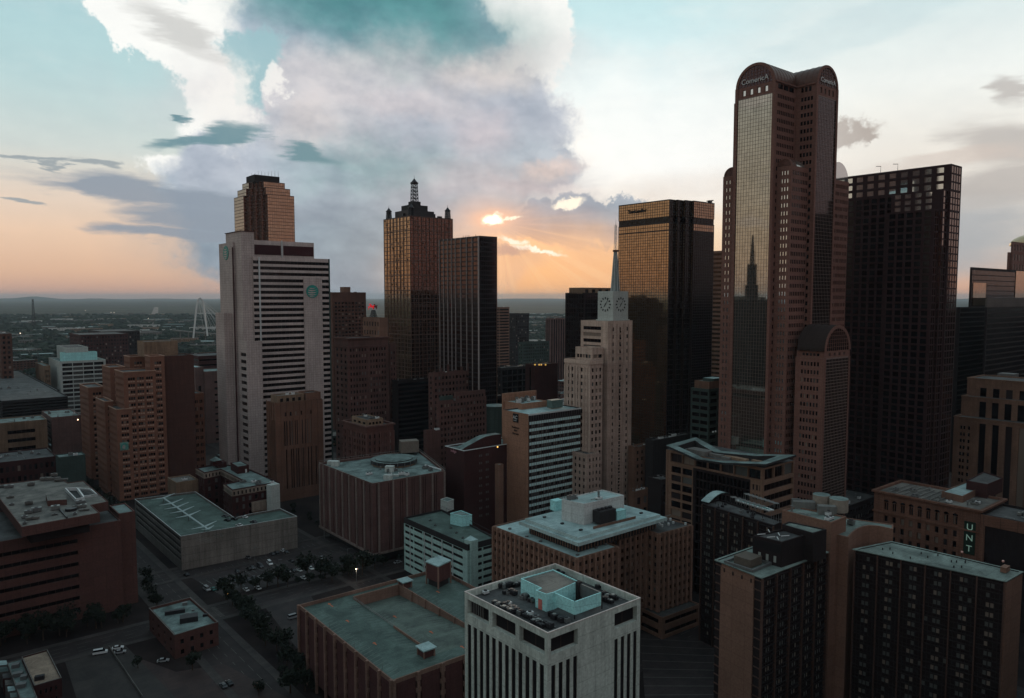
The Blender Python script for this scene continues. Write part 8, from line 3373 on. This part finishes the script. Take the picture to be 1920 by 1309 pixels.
def lamp(px_, py_, label, h=8, lit=None, arm=1.5, r=.35):
    p = at(px_, py_, 0) if lit is None else at(px_, py_, h)
    t = thing('street_lamp', label, 'street lamp', p)
    b = MB()
    b.cyl(p, .12, 0, h, greym, 6, r2=.08)
    b.build('pole', t)
    b = MB()
    b.box((p[0], p[1] - .15, h), (arm, 0, 0), (0, .3, 0), (0, 0, .15), greym)
    b.build('lamp_arm', t)
    b = MB()
    b.cyl((p[0], p[1]), r, h - .45, h - .05, lit or greym, 8)
    b.build('bulb', t)
    return p


p = lamp(668, 1066, 'street lamp with bright warm light beside the clump of dark trees', 7, bulb, r=.34)
pl_ = bpy.data.lights.new('street_lamp_light', 'POINT')
pl_.energy = 300
pl_.color = (1, .8, .6)
pl_.shadow_soft_size = .4
po = bpy.data.objects.new('street_lamp_light', pl_)
C.objects.link(po)
po.location = (p[0], p[1] - .8, 6.0)
lamp(428, 1112, 'street lamp with small yellow light at the near edge of the open lot', 6, bulby)
lamp(478, 1060, 'tall pale lamp post standing in the open lot near the garage wall', 10)
lamp(524, 1085, 'dark lamp post in the middle of the open lot', 10)
lamp(500, 1195, 'lamp post rising from the street trees', 9)
lamp(290, 1130, 'lamp post by the left street behind the small brick block', 9)
lamp(608, 1010, 'lamp post at the far street corner', 8)
lamp(652, 1056, 'lamp post on the street left of the lit lamp', 8)


def lights(pts, label, nm='wall_light', cat='light', sz=.5, m=None):
    for i, (x, y, D_) in enumerate(pts):
        X, Y, Z = atD(x, y, D_)
        b = MB()
        b.cyl((X, Y), sz, Z - sz, Z + sz, m or g_warm, 8)
        o = b.build(nm, None)
        tag(o, label[i], cat)


lights([(1003, 684, 633), (1011, 684, 632), (1015, 684, 631), (1023, 684, 630)], ['yellow light on the tall red wall, leftmost of four', 'yellow light on the tall red wall, second of four', 'yellow light on the tall red wall, third of four', 'yellow light on the tall red wall, rightmost of four'], sz=.6, m=plain('yellow floodlight', (200, 160, 80), .4, emit=(220, 170, 70), es=.7))
lights([(933, 838, 425)], ['warm light in the roof recess of the small tan block'], sz=.35, m=bulby)
lights([(1337, 810, 440), (1342, 809, 440)], ['left one of two white lamps before the vaulted tower', 'right one of two white lamps before the vaulted tower'], sz=.45, m=whitem)
lights([(146, 787, 600)], ['white light on the roof behind the stepped brick tower'], sz=.35, m=bulb)
farb = plain('far lamp', (255, 240, 220), .3, emit=(255, 230, 205), es=2.5)
lights([(38, 625, 2000), (278, 597, 3500), (208, 586, 4200), (214, 586, 4200), (160, 582, 4500)], ['far white light among the trees at the left', 'far headlight on the pale road at the left', 'left one of two far lights on the plain', 'right one of two far lights on the plain', 'far pale light on the plain near the horizon'], 'far_light', sz=1.1, m=farb)

# ------------------------------------------------------------------ far landscape
BRt = atD(364, 630, 2350)
BR = thing('arch_bridge', 'white arched cable bridge rising beyond the trees at the left', 'bridge', BRt[:2])
b = MB()
pts = [atD(x, y, 2350 + dy) for x, y, dy in ((362.5, 634, 0), (365, 610, 2), (367, 590, 4), (369.5, 570, 6), (371.5, 562, 8), (375, 558.5, 10), (379, 562, 12), (381, 570, 14), (384, 590, 16), (387.5, 615, 18), (389, 630, 20))]
for p, q in zip(pts, pts[1:]):
    b.tube(p, q, 2.6, whitem, 8)
b.build('arch', BR)
b = MB()
dA, dB = atD(330, 619, 2500), atD(460, 630, 2350)
t_, n_, l_ = fdir(dA, dB)
b.box((dA[0], dA[1], dA[2] - 3), (t_[0] * l_, t_[1] * l_, dB[2] - dA[2]), (n_[0] * 14, n_[1] * 14, 0), (0, 0, 3.5), concrete2)
b.build('deck', BR)
for k in range(8):
    b = MB()
    q = lerp2(dA, dB, (k + .5) / 8)
    b.cyl(q, 2, 0, dA[2] - 3 + (dB[2] - dA[2]) * (k + .5) / 8, concrete2, 8)
    b.build('pier', BR)
b = MB()
for k in range(14):
    q = lerp2(dA, dB, .42 + .56 * k / 14)
    top = pts[5] if k > 2 else pts[4]
    j = 4 + (k % 4)
    b.tube((q[0], q[1], dA[2] + 1), pts[min(j, 8)], .35, whitem, 3)
b.build('cables', BR)
far_road = plain('far road concrete', (120, 108, 100), .8)
for pl2, w in ((((276, 622), (282, 602), (291, 586), (293, 576)), 26), (((24, 640), (60, 663), (112, 700)), 22), (((180, 598), (300, 599.5)), 26), (((180, 589), (280, 589)), 30), (((255, 632), (300, 620), (405, 622)), 14), (((960, 612), (1060, 610)), 14), (((980, 640), (1060, 636)), 14)):
    for (x0, y0), (x1, y1) in zip(pl2, pl2[1:]):
        A, B_ = at(x0, y0, 0), at(x1, y1, 0)
        t_, n_, l_ = fdir(A, B_)
        b = MB()
        b.face([(A[0] + n_[0] * w, A[1] + n_[1] * w, .4), (B_[0] + n_[0] * w, B_[1] + n_[1] * w, .4), (B_[0] - n_[0] * w, B_[1] - n_[1] * w, .4), (A[0] - n_[0] * w, A[1] - n_[1] * w, .4)], far_road)
        o = b.build('road', None)
        o['kind'] = 'structure'

r4 = random.Random(77)
palettes = [beigep, concrete2, darkbrick, brownbrick, darkgrey, greypink, redbrick, whitebox, teal_cl]
rfs = [roofW, roofT, roofD, roofB, roofW]


def lowb(p, a, c_, h, deg, nm, lab, grp, cat='building', wm_=None):
    b = MB()
    u, w = unit(deg), unit(deg + 90)
    q = [add2(add2(p, u, sx * a / 2), w, sy * c_ / 2) for sx, sy in ((-1, -1), (1, -1), (1, 1), (-1, 1))]
    m = wm_ or r4.choice(palettes)
    pb = MB()
    fl = max(1, int(h / 4.5))
    o3 = thing(nm, lab, cat, p, grp)
    for i in range(4):
        vis = (q[i][0] + q[(i + 1) % 4][0]) / 2 * 0 + 1
        t, n, l = fdir(q[i], q[(i + 1) % 4])
        face_cam = -(n[0] * p[0] + n[1] * p[1]) > 0
        facade(b, pb, o3, q[i], q[(i + 1) % 4], 0, h, S(p=6, w=.6, nr=fl, o=.45, mt=1, d=.3, pane='dark') if face_cam else None, m)
    ins = inset(q, .5)
    for i in range(4):
        j = (i + 1) % 4
        b.face([(*q[i], h), (*q[j], h), (*ins[j], h), (*ins[i], h)], m)
        b.face([(*ins[i], h), (*ins[j], h), (*ins[j], h - .8), (*ins[i], h - .8)], m)
    rf = MB()
    rf.face([(*k, h - .8) for k in ins], r4.choice(rfs))
    for i in range(r4.randint(0, 3)):
        k = add2(add2(p, u, a * .3 * r4.uniform(-1, 1)), w, c_ * .3 * r4.uniform(-1, 1))
        rf.cbox(k, 4, 3, h - .8, h + 1.5, deg, r4.choice([greym, concrete2, whitebox]))
    wn_ = {'beige plaster': 'beige', 'grey concrete': 'grey', 'dark red brick': 'dark red', 'brown brick': 'brown', 'charcoal wall': 'charcoal', 'grey pink stone': 'grey pink', 'red brick': 'red brick', 'white penthouse render': 'white', 'green grey panel': 'green grey'}.get(m.name, 'grey')
    sz = 'long' if max(a, c_) > 1.8 * min(a, c_) else ('big' if a * c_ > 1400 else 'small')
    side_ = 'left of' if p[0] < -.23 * p[1] else ('right of' if p[0] > .14 * p[1] else 'beside')
    mark = 'the white striped tower' if p[0] < -.23 * p[1] else ('the clock tower' if p[0] > .14 * p[1] else 'the white finned tower')
    rfn = {'white roof membrane': 'pale', 'grey roof membrane': 'grey', 'dark gravel roof': 'dark', 'ballast roof': 'gravel'}.get(rf.mats[0].name, 'flat')
    o3['label'] = '%s %s %s with %s roof, %s, %s %s' % (sz, wn_, lab, rfn, ('near', 'middle', 'far')[min(2, int((p[1] - 600) / 350))] if p[1] < 1500 else ('near', 'middle', 'far')[min(2, int((p[1] - 1500) / 1500))], side_, mark)
    b.build('wall', o3)
    pb.build('windows', o3, kind='stuff')
    rf.build('roof', o3)


placed = []


def try_place(x, y, r_):
    for (a, c_, d) in placed:
        if (a - x) ** 2 + (c_ - y) ** 2 < (r_ + d) ** 2:
            return False
    placed.append((x, y, r_))
    return True


def named_clear(x, y, r_):
    for nm, o3 in ORG.items():
        if (o3[0] - x) ** 2 + (o3[1] - y) ** 2 < (r_ + 45) ** 2:
            return False
    return True


cnt = 0
tries = 0
while cnt < 150 and tries < 6000:
    tries += 1
    D_ = r4.uniform(620, 1500)
    px_ = r4.choice([r4.uniform(-60, 470), r4.uniform(620, 760), r4.uniform(900, 1080), r4.uniform(900, 1080), r4.uniform(1180, 1310), r4.uniform(1780, 1900)])
    x = (px_ - 960) / F * D_
    a, c_ = r4.uniform(18, 55), r4.uniform(18, 50)
    r_ = .5 * max(a, c_) * 1.15
    if not named_clear(x, D_, r_) or not try_place(x, D_, r_):
        continue
    hmax = 12 + (D_ - 600) * .02
    lowb((x, D_), a, c_, r4.uniform(6, hmax), 38.8 + r4.choice([0, 0, 6]), 'low_block', 'low block', 'low blocks in the middle distance')
    cnt += 1
cnt = 0
tries = 0
while cnt < 140 and tries < 6000:
    tries += 1
    D_ = 1500 * (4.2 ** r4.random())
    px_ = r4.choice([r4.uniform(-60, 430), r4.uniform(-60, 430), r4.uniform(925, 1080), r4.uniform(925, 1080)])
    x = (px_ - 960) / F * D_
    a, c_ = r4.uniform(30, 110) * (.6 + D_ / 4000), r4.uniform(25, 60) * (.6 + D_ / 4000)
    if not try_place(x, D_, .5 * max(a, c_)):
        continue
    lowb((x, D_), a, c_, r4.uniform(5, 14), r4.choice([0, 20, 38, 75]), 'warehouse', 'warehouse', 'far warehouses towards the horizon', wm_=r4.choice([whitebox, concrete2, beigep, concrete2, teal_cl]))
    cnt += 1

# woodland between: clumps of tree crowns
wm0 = [plain('woodland %d' % i, c_, .95) for i, c_ in enumerate(((26, 44, 36), (36, 52, 42), (20, 34, 30)))]
wb_ = MB()
for k in range(9000):
    D_ = 1150 * (5.2 ** r4.random())
    px_ = r4.choice([r4.uniform(-80, 440), r4.uniform(-80, 440), r4.uniform(920, 1080), r4.uniform(1780, 1830)])
    x = (px_ - 960) / F * D_
    s = r4.uniform(4, 8) * (.7 + D_ / 3500)
    h = r4.uniform(5, 11) * (.8 + D_ / 9000)
    m = r4.choice(wm0)
    n = 6
    ph = r4.random() * 6
    ringp = [(x + s * math.cos(ph + 2 * math.pi * i / n) * r4.uniform(.8, 1.2), D_ + s * math.sin(ph + 2 * math.pi * i / n) * r4.uniform(.8, 1.2)) for i in range(n)]
    top_ = [(x + (q[0] - x) * .55, D_ + (q[1] - D_) * .55) for q in ringp]
    z0_, z1_ = h * r4.uniform(.45, .65), h * r4.uniform(.85, 1.1)
    for i in range(n):
        j = (i + 1) % n
        wb_.face([(*ringp[i], 0), (*ringp[j], 0), (*ringp[j], z0_), (*ringp[i], z0_)], m)
        wb_.face([(*ringp[i], z0_), (*ringp[j], z0_), (*top_[j], z1_), (*top_[i], z1_)], m)
    wb_.face([(*q, z1_) for q in top_], m)
o = wb_.build('woodland', None, (0, 0, 0))
o['kind'] = 'stuff'
# low hills on the skyline
hb_ = MB()
hm = plain('hill', (52, 64, 56), .95)
for (xc, w, h) in ((66, 26, 4.5), (20, 40, 1.5), (180, 60, 1.2), (1000, 200, 1.0), (300, 90, 1.0), (1830, 60, 1.2)):
    D_ = 30000
    X0 = (xc - w - 960) / F * D_
    X1 = (xc + w - 960) / F * D_
    K_ = 12
    base_h = 145 - 0
    prof2 = [(X0 + (X1 - X0) * k / K_, (60 + h * 24) * math.sin(math.pi * k / K_) * (1 + .15 * math.sin(k * 3.1))) for k in range(K_ + 1)]
    for k in range(K_):
        (xa, za), (xb, zb_) = prof2[k], prof2[k + 1]
        hb_.face([(xa, D_ - 2500, 0), (xb, D_ - 2500, 0), (xb, D_, zb_), (xa, D_, za)], hm)
        hb_.face([(xb, D_ + 2500, 0), (xa, D_ + 2500, 0), (xa, D_, za), (xb, D_, zb_)], hm)
o = hb_.build('hills', None, (0, 0, 0))
o['kind'] = 'structure'
antenna_r = thing('radio_mast', 'thin distant radio mast near the left horizon', 'mast', atD(63, 600, 3500)[:2])
lattice(antenna_r, atD(63, 600, 3500)[:2], 0, atD(63, 561, 3500)[2], 14, 5, darkm, 'mast', 8, .9)

# ------------------------------------------------------------------ unseen blocks added outside the frame, tall and near-black to shade streets, darken reflections
cb2 = MB()
cm_ = [plain('unseen dark block %d' % i, c, .7) for i, c in enumerate(((34, 28, 30), (26, 24, 28), (40, 32, 32)))]  # made near-black to darken reflections and cut bounce light
r5 = random.Random(9)
for i in range(-22, 23):
    for j in range(-16, 26):
        for k in range(2):
            u = i * 84 + r5.uniform(-8, 8) + k * 36
            v = j * 84 + r5.uniform(-8, 8)
            x = DR[0] * u + DL[0] * v
            y = DR[1] * u + DL[1] * v
            if y > 0 and abs(x) < .72 * y + 75:
                continue
            if math.hypot(x, y) < 75 or math.hypot(x, y) > 1900:
                continue
            dist = math.hypot(x, y)
            h = r5.choice([18, 25, 35, 48, 60, 80, 95]) * r5.uniform(.8, 1.2)
            if dist < 1000:
                h = r5.uniform(45, 146)
            if dist < 260:
                h = r5.uniform(50, 112)
            if dist > 900:
                h = min(h, 70)
            a, c_ = r5.uniform(24, 34), r5.uniform(30, 60)
            cb2.cbox((x, y), a, c_, 0, h, 38.8, r5.choice(cm_))
            cb2.cbox((x, y), a * .5, c_ * .4, h, h + 4, 38.8, concrete2)
o = cb2.build('unseen_shade_blocks', None, (0, 0, 0), 'stuff')


def mirror_of(pxx, pyy, D_, nrm, dist):
    """point that shows by mirror reflection at pxx, pyy on a wall D_ away"""
    r = ray(pxx, pyy)
    hit = atD(pxx, pyy, D_)
    k = 2 * (r[0] * nrm[0] + r[1] * nrm[1])
    d = (r[0] - k * nrm[0], r[1] - k * nrm[1], r[2])
    l = math.hypot(d[0], d[1])
    return (hit[0] + d[0] / l * dist, hit[1] + d[1] / l * dist, hit[2] + d[2] / l * dist)


nA = (-DL[1] * 1.0, DL[0] * 1.0)
nL_ = fdir(P0, P1)[1]
sp0 = mirror_of(1393, 545, 410, nL_, 520)
sp1 = mirror_of(1393, 490, 410, nL_, 520)
sp2 = mirror_of(1393, 440, 410, nL_, 520)
SPt = thing('spire_tower', 'stepped stone tower with slender lattice spire mirrored in the tall left glass bay', 'tower', sp0[:2])
for (s_, z0_, z1_) in ((22, 0, sp0[2] - 12), (11, sp0[2] - 12, sp0[2] + 4), (7.5, sp0[2] + 4, sp1[2] - 6)):
    b = MB()
    b.cbox(sp0[:2], s_, s_, z0_, z1_, 38.8, darkgrey)
    for k in range(4):
        b.cbox(add2(sp0[:2], unit(38.8 + 45 + 90 * k), s_ * .62), 1.8, 1.8, z0_, z1_ + 3, 38.8, darkgrey)
    b.build('tower_stage', SPt)
lattice(SPt, sp0[:2], sp1[2] - 6, sp2[2], 4.0, .8, darkm, 'spire', 7, .5)
# tower mirrored in the right glass bay
nR_ = fdir(P3, P4)[1]
q0_ = mirror_of(1560, 400, 415, nR_, 260)
b = MB()
b.cbox((q0_[0] + 14, q0_[1] - 4), 30, 34, 0, q0_[2], 38.8, darkgrey)
b.cbox(add2((q0_[0], q0_[1]), neg(nR_), 4), 60, 40, 0, mirror_of(1545, 470, 415, nR_, 260)[2], 38.8, darkgrey)
tag(b.build('office_tower', None), 'dark slab tower seen only as a reflection in the right glass bay', 'skyscraper')

# ------------------------------------------------------------------ air
hz = MB()
A_ = 62000
zlo_, zhi_ = -1.2, 330
hv = [(-A_, -A_, zlo_), (A_, -A_, zlo_), (A_, A_, zlo_), (-A_, A_, zlo_)]
hm_ = bpy.data.materials.new('haze')
hm_.use_nodes = True
hm_.node_tree.nodes.clear()
pv = hm_.node_tree.nodes.new('ShaderNodeVolumePrincipled')
pv.inputs['Color'].default_value = (.72, .86, .95, 1)
pv.inputs['Density'].default_value = HAZE_D
ov = hm_.node_tree.nodes.new('ShaderNodeOutputMaterial')
hm_.node_tree.links.new(pv.outputs[0], ov.inputs['Volume'])
if HAZE_D > 0:
    hz.box((-A_, -A_, zlo_), (2 * A_, 0, 0), (0, 2 * A_, 0), (0, 0, zhi_ - zlo_), hm_)
    o = hz.build('haze', None, (0, 0, 0), 'stuff')
